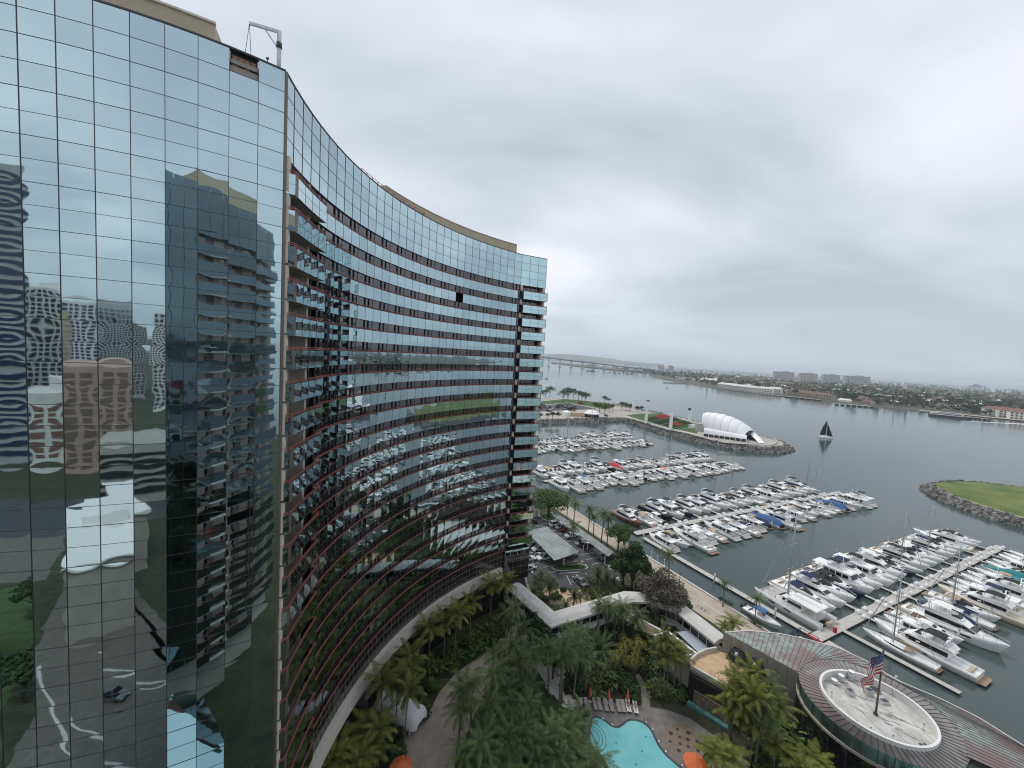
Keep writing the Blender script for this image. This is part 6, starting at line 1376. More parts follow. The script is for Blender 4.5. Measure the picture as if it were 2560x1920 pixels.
# ---- black dome awnings on the screen wall
for i, (x, y) in enumerate(((770, 560), (905, 690))):
    q = gd(*q6(x, y), W0.lerp(W1, .28 + .23 * i).y); base = W0.lerp(W1, .25 + .25 * i); 
    mb = MB(); rings = []
    for a in range(7):
        th = pi / 2 * a / 6; rings.append([Vector((1.55 * cos(f), 1.35 * sin(th) * max(0, sin(f)) ** .8 if False else 0, 0)) for f in [0]])
    rings = []
    for a in range(8):
        th = pi / 2 * a / 7                        # 0 at the wall crown, out to the valance
        rings.append([Vector((1.5 * cos(pi - pi * k / 12) , -1.5 * sin(th) , 1.75 * sin(pi * k / 12) * cos(th) )) for k in range(13)])
    mb.loft(rings, 0, closed=False, smooth=True); mb.loft([[Vector((q_.x, q_.y, 0)) for q_ in [r[0] for r in rings]], [Vector((q_.x, q_.y, -.25)) for q_ in [r[0] for r in rings]]], 0, closed=False)
    mb.face([(-1.5, -1.5, 0), (1.5, -1.5, 0), (1.5, -1.5, -.3), (-1.5, -1.5, -.3)]); mb.face([(-1.5, 0, 0), (-1.5, -1.5, 0), (-1.5, -1.5, -.3), (-1.5, 0, -.3)]); mb.face([(1.5, 0, 0), (1.5, -1.5, 0), (1.5, -1.5, -.3), (1.5, 0, -.3)])
    th = .62
    def em(x, z):                                   # white emblem strokes lying on the cloth
        k_ = math.acos(max(-1, min(1, x / 1.5))); zz_ = 1.75 * sin(k_) * z; return Vector((x, -1.5 * math.sqrt(max(0, 1 - z * z)) - .03, zz_ + .02))
    for pts in ([(-.25, .5), (-.12, .5), (-.12, .82), (-.25, .82)], [(-.12, .74), (.12, .74), (.12, .82), (-.12, .82)], [(.06, .62), (.16, .62), (.16, .8), (.06, .8)], [(-.1, .6), (.14, .6), (.1, .66), (-.1, .66)], [(.0, .48), (.12, .48), (.06, .6), (-.04, .6)]): mb.face([em(a, b) for a, b in pts], 1)
    if i == 1: mb.face([em(a, b) for a, b in ((.55, .55), (.7, .55), (.7, .6), (.55, .6))], 1)
    o_ = mb.build('dome_awning', [M['canvas'], M['white']]); o_.location = base + wn_ * .02 + Vector((0, 0, 5.35)); o_.rotation_euler = (0, 0, math.atan2(wd_.y, wd_.x)); tag(o_, ('black half dome awning with white emblem, the farther one on the concrete wall', 'black half dome awning with white emblem, the nearer one on the concrete wall')[i], 'awning', 'black awnings on the clubhouse wall')
    mb = MB(); q = base + wn_ * .06; mb.box((q.x, q.y, 6.0), (1.8, .06, 2.0), 0, math.atan2(wd_.y, wd_.x)); c_p(mb, 'doorway', [M['black']])

# ---- white barrel canopy at the tower's garden door
ec = thing('entrance_canopy', 'white rounded fabric entrance canopy beside the curving garden path', 'canopy', gp(*q8(1130, 1180), 0)); cb_ = gp(*q8(1130, 1180), 0)
cd1 = (gp(*q8(1255, 1190), 2.5) - gp(*q8(1000, 1050), 2.5)); cd1.z = 0; L_ = cd1.length; cang = math.atan2(cd1.y, cd1.x); ec.rotation_euler = (0, 0, cang); ec.location = (gp(*q8(1255, 1190), 2.5) + gp(*q8(1000, 1050), 2.5)) / 2; ec.location.z = 0
mb = MB(); prof = [(-1.75, .0), (-1.75, 1.9), (-1.6, 2.5), (-1.1, 2.95), (-.4, 3.15), (.4, 3.15), (1.1, 2.95), (1.6, 2.5), (1.75, 1.9), (1.75, 0)]
prof = [(y, max(z, 1.2)) for y, z in prof]
xs_ = [-L_ / 2 - 1] + [-L_ / 2 + L_ * k / 6 for k in range(7)]
rings = [[(x, y, z) for y, z in prof] for x in xs_] + [[(L_ / 2 + .55, y * .9, 1.2 + (z - 1.2) * .86) for y, z in prof], [(L_ / 2 + .85, y * .55, 1.2 + (z - 1.2) * .35) for y, z in prof]]
mb.loft(rings, 0, closed=False, smooth=True)
for k in range(6): x = xs_[k + 1]; mb.tube([(x, y * 1.008, 1.2 + (z - 1.2) * 1.01) for y, z in prof], .03, 4)
mb.build('fabric_roof', [M['fabric_white']], ec)
for x in (-L_ / 2, 0, L_ / 2):
    for y in (-1.7, 1.7): mb = MB(); mb.tube([(x, y, 0), (x, y, 1.3)], .05, 6); mb.build('post', [M['white']], ec)

# ---- loungers, umbrellas, people at the pool
def make_lounger():
    p = proto(thing('sun_lounger', None, None))
    mb = MB(); mb.hexa([(-.32, -.95, .28), (.32, -.95, .28), (.32, .35, .28), (-.32, .35, .28)], [(-.32, -.95, .34), (.32, -.95, .34), (.32, .35, .34), (-.32, .35, .34)]); mb.build('seat', [M['lounger']], p)
    mb = MB(); mb.hexa([(-.32, .36, .28), (.32, .36, .28), (.32, .98, .72), (-.32, .98, .72)], [(-.32, .33, .34), (.32, .33, .34), (.32, .95, .78), (-.32, .95, .78)]); mb.build('backrest', [M['lounger']], p)
    for x in (-.28, .28):
        for y in (-.8, .55): mb = MB(); mb.box((x, y, .14), (.05, .05, .28)); mb.build('leg', [M['mullion_pale']], p)
    return p
PL = make_lounger()
lpos = [(14.35, 61.5, 10), (15.15, 61.6, 8), (16.5, 61.75, 3), (17.25, 61.75, 3), (18.25, 61.6, 0), (19.15, 61.6, -2), (20.3, 61.6, -3), (21.05, 61.6, -3), (21.9, 61.7, -5), (23.0, 61.5, -6)]
for i, (x, y, a) in enumerate(lpos):
    lab = f'taupe sun lounger facing the pool, {ORD[i + 1]} from the left in its row' if i < 8 else ('sun lounger under a white towel, the left of the two in use', 'sun lounger under a white towel, the right of the two in use')[i - 8]
    dup(PL, (x, y, .02), R(a), 1, label=lab, group='sun loungers in a row above the pool', cat='sun lounger')
for i, (x, y) in enumerate(((505, 1370), (530, 1400), (560, 1420), (655, 1620), (720, 1625))): p = gp(*q5(x, y)); dup(PL, (p.x, p.y, .02), R(-62 + 8 * i), 1, label=f'taupe lounger under the palms left of the pool, {ORD[i + 1]} from the top', group='loungers on the left side of the pool', cat='sun lounger')
for i, (x, y) in enumerate(((495, 830), (540, 815))): p = gp(*q5(x, y)); dup(PL, (p.x, p.y, .02), R(15), 1, label=('pale lounger on the side path, the one nearer the lawn', 'pale lounger on the side path, the one nearer the palms')[i], group='loungers on the side path', cat='sun lounger')
p = gp(*q5(1625, 1635)); dup(PL, (p.x, p.y, .02), R(20), 1, label='grey lounger at the bottom edge left of the open orange umbrella', cat='sun lounger')
for i in (8, 9):
    x, y, a = lpos[i]; mb = MB(); mb.hexa([(-.34, -.98, .345), (.34, -.98, .345), (.34, .33, .345), (-.34, .33, .345)], [(-.34, -.98, .37), (.34, -.98, .37), (.34, .33, .37), (-.34, .33, .37)]); mb.hexa([(-.34, .335, .35), (.34, .335, .35), (.34, .99, .80), (-.34, .99, .80)], [(-.34, .32, .375), (.34, .32, .375), (.34, .97, .825), (-.34, .97, .825)])
    o_ = mb.build('beach_towel', [M['towel']]); o_.location = (x, y, .02); o_.rotation_euler = (0, 0, R(a)); tag(o_, ('white towel spread on the left occupied lounger', 'white towel spread on the right occupied lounger')[i - 8], 'towel')
def skin_body(name, verts, edges, rad, m_, parent=None):
    me = bpy.data.meshes.new(name); me.from_pydata(verts, edges, []); o_ = bpy.data.objects.new(name, me); C.objects.link(o_); o_.modifiers.new('s', 'SKIN'); sv = me.skin_vertices[0].data
    for i, r in enumerate(rad): sv[i].radius = (r, r)
    sv[0].use_root = True; o_.modifiers.new('d', 'SUBSURF').levels = 1; me.materials.append(m_)
    dg = bpy.context.evaluated_depsgraph_get(); dg.update(); m2 = bpy.data.meshes.new_from_object(o_.evaluated_get(dg)); o_.modifiers.clear(); o_.data = m2
    if not m2.materials: m2.materials.append(m_)
    for q in m2.polygons: q.use_smooth = True
    if parent: o_.parent = parent
    return o_
def sunbather(loc, rz, label, seed):
    p = thing('person', label, 'person', loc, rz); r = random.Random(seed); k = .03 * r.random()
    V = [(0, -.02, .50), (0, .18, .56), (0, .42, .72), (0, .56, .83), (0, .66, .93), (0, .76, 1.02), (.09, -.06, .49), (.12, -.42, .56 + k), (.10, -.86, .45), (.11, -.98, .52), (-.09, -.06, .49), (-.12, -.42, .50), (-.13, -.88, .45), (-.14, -1.0, .52), (.17, .50, .76), (.30, .32, .60), (.24, .10, .52), (.23, .02, .50), (-.17, .50, .76), (-.30, .32, .60), (-.22, .12, .55), (-.12, .08, .60)]
    E = [(0, 1), (1, 2), (2, 3), (3, 4), (4, 5), (0, 6), (6, 7), (7, 8), (8, 9), (0, 10), (10, 11), (11, 12), (12, 13), (3, 14), (14, 15), (15, 16), (16, 17), (3, 18), (18, 19), (19, 20), (20, 21)]
    rd = [.13, .12, .14, .09, .055, .10, .095, .065, .042, .03, .095, .065, .042, .03, .06, .045, .036, .03, .06, .045, .036, .03]
    skin_body('body', V, E, rd, M['skin'], p)
    mb = MB(); mb.tube([(0, .70, 1.02), (0, .80, 1.10), (0, .86, 1.06)], [.06, .108, .05], 8); mb.build('hair', [M['hair']], p)
    mb = MB(); mb.tube([(0, -.09, .50), (0, .05, .535)], [.145, .15], 10); mb.build('swimsuit', [M['swim']], p); 
    mb = MB(); mb.tube([(0, .36, .69), (0, .46, .76)], [.152, .15], 10); mb.build('swimsuit', [M['swim']], p)
x, y, a = lpos[8]; sunbather((x, y, -.06), R(a), 'person sunbathing on their back on the left towel covered lounger', 1)
x, y, a = lpos[9]; sunbather((x, y, -.06), R(a), 'person sunbathing in dark swimwear on the right towel covered lounger', 2)
def closed_umb():
    p = proto(thing('folded_umbrella', None, None)); mb = MB(); mb.tube([(0, 0, 0), (0, 0, 2.7)], .035, 6); mb.box((0, 0, .06), (.5, .5, .12)); mb.build('pole', [M['white']], p)
    mb = MB(); mb.tube([(0, 0, .95), (0, 0, 1.15), (0, 0, 1.9), (0, 0, 2.5), (0, 0, 2.75)], [.26, .30, .17, .10, .02], 10); mb.build('canopy', [M['orange_umb']], p); return p
def open_umb():
    p = proto(thing('open_umbrella', None, None)); mb = MB(); mb.tube([(0, 0, 0), (0, 0, 2.75)], .035, 6); mb.box((0, 0, .06), (.6, .6, .12)); mb.build('pole', [M['white']], p)
    mb = MB(); rings = [[(1.55 * f * cos(2 * pi * k / 16) * (1 if k % 2 == 0 else .94), 1.55 * f * sin(2 * pi * k / 16) * (1 if k % 2 == 0 else .94), 2.78 - .62 * f ** 1.25 - (0 if k % 2 == 0 else .03 * f)) for k in range(16)] for f in (.04, .35, .7, 1)]; mb.loft(rings + [[(x, y, z - .16) for x, y, z in rings[-1]]], 0); mb.face(rings[0]); mb.build('canopy', [M['orange_umb']], p)
    mb = MB()
    for k in range(8): mb.bar((0, 0, 2.74), (1.5 * cos(pi * k / 4), 1.5 * sin(pi * k / 4), 2.16), .02)
    mb.build('ribs', [M['white']], p); return p
PU, PO = closed_umb(), open_umb()
for i, (x, y) in enumerate(((775, 1085), (936, 1098), (1097, 1105))): p = gp(*q5(x, y)); dup(PU, p, 0, .95, label=f'folded orange umbrella behind the pool loungers, {ORD[i + 1]} from the left', group='folded orange umbrellas', cat='umbrella')
p = gp(*q5(700, 1690)); dup(PU, p, 0, .95, label='folded orange umbrella at the bottom edge left of the pool', cat='umbrella')
p = gp(*q5(1690, 1600), 2.5); dup(PO, (p.x, p.y, 0), .3, 1.05, label='open orange umbrella at the bottom edge right of the pool', cat='umbrella')
p = gp(*q5(1745, 1660), 2.5); dup(PO, (p.x, p.y, 0), .1, 1.0, label='open orange umbrella cut by the bottom edge beside its twin', cat='umbrella')
p = gp(*q8(1115, 1615), 2.5); dup(PO, (p.x, p.y, 0), .1, .95, label='open orange umbrella beside the brick path at the bottom of the garden', cat='umbrella')
# crimson garden chairs
for i, (x, y) in enumerate(((150, 815), (192, 805))):
    p = thing('garden_chair', ('crimson garden chair by the side path, the left of two', 'crimson garden chair by the side path, the right of two')[i], 'chair', gp(*q5(x, y)), R(40 * i - 20))
    mb = MB(); mb.hexa([(-.4, -.4, .38), (.4, -.4, .38), (.4, .35, .3), (-.4, .35, .3)], [(-.4, -.4, .44), (.4, -.4, .44), (.4, .35, .36), (-.4, .35, .36)]); mb.build('seat', [M['pink']], p)
    mb = MB(); mb.hexa([(-.4, .3, .3), (.4, .3, .3), (.4, .7, 1.2), (-.4, .7, 1.2)], [(-.4, .36, .3), (.4, .36, .3), (.4, .76, 1.2), (-.4, .76, 1.2)]); mb.build('backrest', [M['pink']], p)
    for x_ in (-.42, .42): mb = MB(); mb.box((x_, 0, .58), (.14, .9, .05)); mb.box((x_, -.38, .3), (.1, .1, .6)); mb.build('armrest', [M['pink']], p)
# pool ladder and entry steps with handrails up the side path
mb = MB()
for d in (0, .55): mb.tube([(23.9 + d, 59.9, .05), (23.9 + d, 59.9, .95), (23.75 + d, 59.4, .95), (23.7 + d, 59.2, .04)], .04, 6)
ob = mb.build('pool_handrail', [M['chrome']]); tag(ob, 'pale metal handrail at the top right edge of the pool', 'handrail')
for i, (x, y) in enumerate(((455, 985), (600, 1085))):
    p = gp(*q5(x, y)); t_ = thing('garden_steps', ('short flight of steps with handrails halfway down the side path', 'lower flight of steps with handrails near the pool deck')[i], 'steps', p, R(-52))
    mb = MB()
    for k in range(4): mb.box((k * .4 - .6, 0, .3 - .09 * k), (.4, 1.9, .2)); 
    mb.build('treads', [M['pale_conc']], t_)
    for s_ in (-1, 1): mb = MB(); mb.tube([(-.8, s_, 1.25), (.9, s_, .9)], .035, 5); mb.tube([(-.8, s_, .2), (-.8, s_, 1.25)], .035, 5); mb.tube([(.9, s_, 0), (.9, s_, .9)], .035, 5); mb.build('handrail', [M['white']], t_)

# ---- small white service house at the far end of the lot
sh = thing('service_house', 'small white service house with green hipped roof behind the parking lot', 'house', (9.3, 140.6, 0))
mb = MB(); mb.box((0, 0, 1.6), (6.5, 5, 3.2)); mb.build('wall', [M['stucco_white']], sh)
mb = MB(); mb.loft([[(-3.8, -3, 3.2), (3.8, -3, 3.2), (3.8, 3, 3.2), (-3.8, 3, 3.2)], [(-1.5, -.3, 5.2), (1.5, -.3, 5.2), (1.5, .3, 5.2), (-1.5, .3, 5.2)]], 0, cap0=True, cap1=True); mb.build('roof', [mat('green_roof', (.20, .26, .22), .7, 0, .15, 1.5)], sh)
mb = MB(); mb.box((2.0, -2.53, 1.1), (1.0, .06, 2.2)); mb.build('door', [M['conc_wall']], sh); mb = MB(); mb.box((-1.2, -2.53, 1.9), (1.6, .06, 1.0)); mb.build('window', [M['boat_glass']], sh)

# ---- solar canopies, lamps, cars
def solar(name, label, pts, h):
    t_ = thing(name, label, 'carport', pts[0]); T_ = Matrix.Translation(-pts[0]); P = [Vector(p) for p in pts]
    def add(mb, n_, ms_): o_ = mb.build(n_, ms_, t_); o_.matrix_parent_inverse = T_
    mb = MB(); mb.hexa([p - Vector((0, 0, .14)) for p in P], P, 0)
    n1_, n2_ = 6, 14
    for i in range(n1_ + 1):
        a = P[0].lerp(P[1], i / n1_); b = P[3].lerp(P[2], i / n1_); mb.bar(a + Vector((0, 0, .012)), b + Vector((0, 0, .012)), .08 if i % 2 == 0 else .04, .03, 1)
    for i in range(n2_ + 1):
        a = P[0].lerp(P[3], i / n2_); b = P[1].lerp(P[2], i / n2_); mb.bar(a + Vector((0, 0, .010)), b + Vector((0, 0, .010)), .035, .025, 1)
    add(mb, 'solar_panel', [M['solar'], M['galv']])
    for f in (.08, .36, .64, .92):
        a = P[0].lerp(P[3], f).lerp(P[1].lerp(P[2], f), .5); mb = MB(); mb.bar((a.x, a.y, 0), (a.x, a.y, a.z - .3), .28); add(mb, 'post', [M['stucco_white']])
        mb = MB(); mb.bar(P[0].lerp(P[3], f) - Vector((0, 0, .3)), P[1].lerp(P[2], f) - Vector((0, 0, .3)), .15, .3); add(mb, 'beam', [M['galv']])
    return t_
M['solar'] = mat('dusty_solar_panel', (.17, .20, .195), .35, .1, .2, .35, col2=(.30, .33, .32), detail=8)
c1p = gs(q3, [(60, 690), (245, 652), (543, 885), (320, 962)], 3.6); 
solar('solar_carport', 'wide grey solar panel carport in the middle of the parking lot', [c1p[0], c1p[1], c1p[2], c1p[3]], 3.6)
c2p = gs(q3, [(300, 545), (350, 530), (862, 885), (812, 925)], 3.6)
solar('solar_carport', 'long narrow solar panel carport along the promenade edge of the lot', [c2p[0], c2p[1], c2p[2], c2p[3]], 3.6)
def make_car(name, Lb, W_, H_, hood, trunk, suv):
    p = proto(thing(name, None, None)); hx = Lb / 2
    mb = MB(); zb, zs = .28, (.95 if suv else .82)
    prof = [(-hx, .45), (-hx + .05, zs), (-hx + trunk, zs + .03), (hx - hood, zs), (hx - .12, zs - .16), (hx, .5), (hx - .05, zb), (-hx + .05, zb)]
    rings = [[(x, y * W_ / 2 * (1 if z < .9 else .97), z) for x, z in prof] for y in (-1, -.9, .9, 1)]
    rings[0] = [(x * .985, y, z if z > .4 else z + .05) for x, y, z in rings[0]]; rings[3] = [(x * .985, y, z if z > .4 else z + .05) for x, y, z in rings[3]]
    mb.loft(rings, 0, cap0=True, cap1=True)
    tb_, tf = -hx + trunk * (.35 if suv else 1.0), hx - hood
    wr = W_ / 2
    roofq = [(tb_ + (.15 if suv else .65), -wr * .76, H_), (tf - .75, -wr * .76, H_), (tf - .75, wr * .76, H_), (tb_ + (.15 if suv else .65), wr * .76, H_)]
    mb.hexa([(x * 1, y, z - .05) for x, y, z in roofq], roofq, 0)
    base = [(tb_, -wr * .93, zs + .01), (tf, -wr * .93, zs + .01), (tf, wr * .93, zs + .01), (tb_, wr * .93, zs + .01)]
    for i in range(4): mb.bar(base[i], (roofq[i][0], roofq[i][1], H_ - .03), .09)
    for s_ in (0, 3): mb.bar(((base[0][0] + base[1][0]) / 2, base[s_][1], zs), ((roofq[0][0] + roofq[1][0]) / 2, roofq[s_][1], H_ - .02), .09)
    mb.build('body', [M['car_white']], p)
    mb = MB(); mb.loft([[(x * 1, y * .985, z) for x, y, z in base], [(x, y * .985, H_ - .05) for x, y, z in roofq]], 0); mb.build('window_glass', [M['car_glass']], p)
    for x in (-hx + .85, hx - .9):
        for s_ in (-1, 1):
            mb = MB(); mb.tube([(x, s_ * (wr - .20), .33), (x, s_ * (wr + .005), .33)], .33, 14); mb.build('wheel', [M['tyre']], p); 
    for s_ in (-1, 1):
        mb = MB(); mb.box((hx - .09, s_ * wr * .72, .68), (.16, .36, .14)); mb.build('headlight', [M['lamp_lens']], p); mb = MB(); mb.box((-hx + .04, s_ * wr * .78, .75), (.1, .3, .16)); mb.build('tail_light', [M['tail_lens']], p)
    return p
PS, PV = make_car('sedan_car', 4.6, 1.8, 1.42, 1.25, .95, False), make_car('sport_utility_car', 4.7, 1.9, 1.75, 1.1, .5, True)
wang = math.atan2(pn.y, pn.x)
cars = [(PV, (150, 935 - 0), 'car_white', 1, 'white sport utility car half under the wide solar carport, nearest the planted island', (225, 950)),
        (PV, 0, 'car_white', 1, 'white sport utility car under the wide solar carport, second from the planted island', (180, 868)),
        (PS, 0, 'car_blue', 1, 'dark blue car in shade under the far edge of the wide carport', (112, 838)),
        (PS, 0, 'car_red', 1, 'dark red car in shade beside the dark blue one', (80, 812)),
        (PS, 0, 'car_grey', 1, 'grey car parked at the near corner of the wide solar carport', (460, 930)),
        (PV, 0, 'car_white', 1, 'white sport utility car at the far end of the narrow carport', (330, 640)),
        (PS, 0, 'car_silver', 1, 'silver car beside the dark red car under the narrow carport', (385, 668)),
        (PS, 0, 'car_red', 1, 'dark red car under the narrow solar carport', (420, 690)),
        (PS, 0, 'car_white', 1, 'white car half hidden behind the parking lot palm', (475, 745)),
        (PS, 0, 'car_silver', 1, 'silver car parked just above the black pickup', (570, 812)),
        (PV, 0, 'car_black', 1, 'black sport utility car under the middle of the narrow carport', (615, 835)),
        (PV, 0, 'car_black', 1, 'black sport utility car at the near end of the narrow carport', (795, 955)),
        (PS, 0, 'car_grey', 1, 'grey car parked in the open by the hatched bays at the front', (555, 1175)),
        (PS, 0, 'car_white', 1, 'white car showing past the tower edge at the left', (70, 960)),
        (PS, 0, 'car_silver', 1, 'silver car showing past the tower edge below the white car', (72, 1050)),
        (PS, 0, 'car_black', 1, 'dark car parked by the service house', (100, 625)),
        (PS, 0, 'car_white', 1, 'white car half hidden under the tall green tree', (885, 1180)),
        (PS, 0, 'car_black', 1, 'dark car in shade beside the white car under the tall tree', (930, 1215))]
for i, (pr_, _, c, _, lab, px) in enumerate(cars):
    p = gp(*q3(*px), .012); a = wang if i not in (12, 13, 14, 16, 17) else R({12: 115, 13: 20, 14: 30, 16: 80, 17: 78}[i])
    dup(pr_, (p.x, p.y, .012), a + (pi if i in (5, 6, 7, 8, 10) else 0), 1, label=lab, group='cars in the hotel parking lot', cat='car', mats={'car_white_paint': M[c]})
dup(PV, (-24, -16, .02), R(50), 1, label='dark car on the paved plaza, seen mirrored in the left facade', cat='car', mats={'car_white_paint': M['car_grey']})
def lamp(label, px, h, arm):
    p = gp(*px); t_ = thing('street_lamp', label, 'street lamp', p)
    mb = MB(); mb.tube([(0, 0, 0), (0, 0, h * .6), (arm * .1, 0, h * .86), (arm * .5, 0, h), (arm, 0, h + .05)], [.1, .09, .08, .07, .06], 8); mb.tube([(0, 0, 0), (0, 0, .5)], .25, 10); mb.build('pole', [M['white']], t_)
    mb = MB(); mb.hexa([(arm - .1, -.2, h - .05), (arm + .7, -.2, h - .05), (arm + .7, .2, h - .05), (arm - .1, .2, h - .05)], [(arm, -.12, h + .12), (arm + .6, -.12, h + .12), (arm + .6, .12, h + .12), (arm, .12, h + .12)]); mb.build('lamp_head', [M['white']], t_)
lamp('white curved lamp post at the front of the lot beside the tower', q3(112, 1085), 5.6, 1.2); lamp('white curved lamp post on the planted island', q3(573, 985), 5.8, .9)
p = gp(*q3(845, 1050)); mb = MB(); mb.box((0, 0, .62), (1.9, .9, 1.1), 0, .3); mb.box((0, 0, 1.2), (2.0, 1.0, .06), 0, .3); ob = mb.build('utility_box', [M['white']]); ob.location = p; tag(ob, 'white utility box under the tall green tree', 'utility box')
for i, (x, y) in enumerate(((1465, 1215), (1210, 930), (1265, 975), (1330, 1010))):
    p = gp(*q3(x, y)); t_ = thing('lamp_bollard', ['dark thin lamp post on the promenade beside the brown tree', 'slim post on the sea wall, farthest of three', 'slim post on the sea wall, middle of three', 'slim post on the sea wall, nearest of three'][i], 'lamp post', p); h = 3.6 if i == 0 else 1.5
    mb = MB(); mb.tube([(0, 0, 0), (0, 0, h)], .06, 6); mb.box((0, 0, .05), (.3, .3, .1)); mb.build('pole', [M['mullion'] if i == 0 else M['white']], t_); mb = MB(); mb.tube([(0, 0, h), (0, 0, h + .25)], [.16, .1], 8); mb.build('lamp_head', [M['mullion'] if i == 0 else M['white']], t_)
# painted arrow plaque on the promenade, dark slots
mb = MB(); a = gp(*q3(1690, 1415), .02); ang = math.atan2(MV.y, MV.x)
for dx, dy, lx, ly in ((0, 0, 3.0, .12), (0, .9, 3.0, .12), (-1.5, .45, .12, 1.0), (1.5, .45, .12, 1.0), (-.5, .45, .4, .5), (.5, .45, .4, .5)):
    c = Vector((dx, dy - .45, 0)); c.rotate(Matrix.Rotation(ang, 3, 'Z')); mb.box((a.x + c.x, a.y + c.y, .0215), (lx, ly, .004), 0, ang)
struct('promenade_marking', mb, [M['mullion']])
# ================================================================ palms, trees, shrubs
def frond(mb, L_, el, droop, az_, nl, ll, lw, hang, rng, mi=0):
    """one feather leaf: an arching midrib and two rows of narrow leaflets"""
    h = Vector((cos(az_), sin(az_), 0)); pts = []
    for k in range(nl + 1):
        t = k / nl; a = el - droop * t ** 1.3; 
        pts.append((pts[-1] + (h * cos(a) + Vector((0, 0, sin(a)))) * (L_ / nl)) if pts else h * .08)
    side = Vector((-h.y, h.x, 0))
    mb.tube([pts[round(nl * q / 4)] for q in range(5)], [.035, .03, .022, .015, .008], 3, 1, cap=False)
    for k in range(1, nl + 1):
        t = k / nl; p = pts[k]; d = (pts[k] - pts[k - 1]).normalized(); l = ll * (sin(pi * min(1, .12 + t * .9)) ** .6) * rng.uniform(.85, 1.1)
        for s_ in (-1, 1):
            v = (side * s_ * rng.uniform(.75, 1) + d * .55 + Vector((0, 0, -hang * rng.uniform(.6, 1.2)))).normalized(); tip = p + v * l; mid = p + v * l * .5 + Vector((0, 0, .06 * l)); wv = d * lw
            mb.face([p - wv * .4, p + wv * .6, mid + wv * .5, tip + Vector((0, 0, -.12 * l)), mid - wv * .5], mi)
def palm_proto(name, kind, H, seed, leafm, nf=22, L_=2.6, nl=16, ll=.55, lw=.10, r0=.17, lean=.0, hang=.5, el=(75, -30), dr=(1.0, 1.7)):
    rng = random.Random(seed); p = proto(thing(name, None, None))
    mb = MB(); n = 7; pts = [(lean * (k / n) ** 2, .04 * sin(k * 1.3), H * k / n) for k in range(n + 1)]
    mb.tube(pts, [r0 * 1.5] + [r0 * (1.05 - .35 * k / n) for k in range(1, n + 1)], 8); mb.build('trunk', [M['bark']], p)
    mb = MB(); 
    for k in range(nf):
        t = k / (nf - 1); e_ = R(el[0] + (el[1] - el[0]) * t + rng.uniform(-8, 8)); frond(mb, L_ * rng.uniform(.82, 1.1) * (.75 + .35 * sin(pi * min(1, t + .2))), e_, rng.uniform(*dr) * (1 - .25 * t), k * 2.39996 + rng.uniform(-.25, .25), nl, ll, lw, hang, rng)
    if kind == 'king': mb.tube([(0, 0, -.9), (0, 0, .1)], [r0 * .9, r0 * .6], 7, 2)
    o = mb.build('crown', [leafm, M['frond_rib'], M['shaft']], p); o.location = (lean, .04 * sin(n * 1.3), H); return p
M['frond_rib'] = mat('frond_rib', (.16, .15, .06), .6); M['shaft'] = mat('green_crownshaft', (.11, .14, .05), .5)
QP = [palm_proto('queen_palm', 'queen', 8.0, 31 + i, M[m_], 20, 3.1, 20, .68, .075, .17, ln, .8, (80, -28), (1.1, 2.0)) for i, (m_, ln) in enumerate((('palm_a', .3), ('palm_a', -.5), ('palm_c', .1)))]
KP = [palm_proto('king_palm', 'king', 8.0, 41 + i, M['palm_b'], 17, 3.2, 18, .75, .12, .11, ln, .35, (80, -18), (1.0, 1.6)) for i, ln in enumerate((.2, -.35))]
CP = [palm_proto('date_palm', 'date', 5.0, 51, M['palm_c'], 46, 3.1, 20, .5, .07, .3, 0, .2, (85, -30), (.5, 1.0))]
def dracaena_proto():
    rng = random.Random(5); p = proto(thing('dracaena_tree', None, None)); heads = [(0, 0, 3.6), (1.2, .3, 3.9), (-.6, .9, 3.0), (.7, -.8, 2.9), (-1.2, -.4, 3.3)]
    mb = MB()
    for x, y, z in heads: mb.tube([(0, 0, 0), (x * .35, y * .35, z * .45), (x, y, z)], [.14, .11, .08], 6)
    mb.build('trunk', [M['bark']], p); mb = MB()
    for hx, hy, hz in heads:
        for k in range(44):
            a = k * 2.39996; e_ = R(80 - 115 * k / 43); l = rng.uniform(.85, 1.15); d = Vector((cos(a) * cos(e_), sin(a) * cos(e_), sin(e_))); s_ = Vector((-sin(a), cos(a), 0)) * .075; b = Vector((hx, hy, hz)); m1 = b + d * l * .55; tip = b + d * l + Vector((0, 0, -.35 * l))
            mb.face([b - s_ * .5, b + s_ * .5, m1 + s_, tip, m1 - s_])
    mb.build('crown', [M['dracaena']], p); return p
DR = dracaena_proto()
def strelitzia_proto(name, seed, leafm, n=26, h=2.4):
    rng = random.Random(seed); p = proto(thing(name, None, None)); mb = MB(); st = MB()
    for k in range(n):
        a = rng.random() * 6.28; e_ = R(rng.uniform(35, 85)); l = h * rng.uniform(.6, 1.1); b = Vector((rng.gauss(0, .35), rng.gauss(0, .35), 0)); d = Vector((cos(a) * cos(e_), sin(a) * cos(e_), sin(e_))); q = b + d * l; s_ = Vector((-sin(a), cos(a), 0)); d2 = Vector((cos(a) * cos(e_ - .9), sin(a) * cos(e_ - .9), sin(e_ - .9))); ll = rng.uniform(.7, 1.15)
        st.tube([b, q], .03, 4, cap=False); mb.face([q, q + d2 * ll * .35 + s_ * .2, q + d2 * ll * .75 + s_ * .17, q + d2 * ll + Vector((0, 0, -.15)), q + d2 * ll * .75 - s_ * .17, q + d2 * ll * .35 - s_ * .2])
    mb.build('foliage', [leafm], p); st.build('stem', [M['frond_rib']], p); return p
ST = [strelitzia_proto('broad_leaf_shrub', 7, M['leaf_light']), strelitzia_proto('broad_leaf_shrub', 8, M['leaf'], 30, 2.0)]
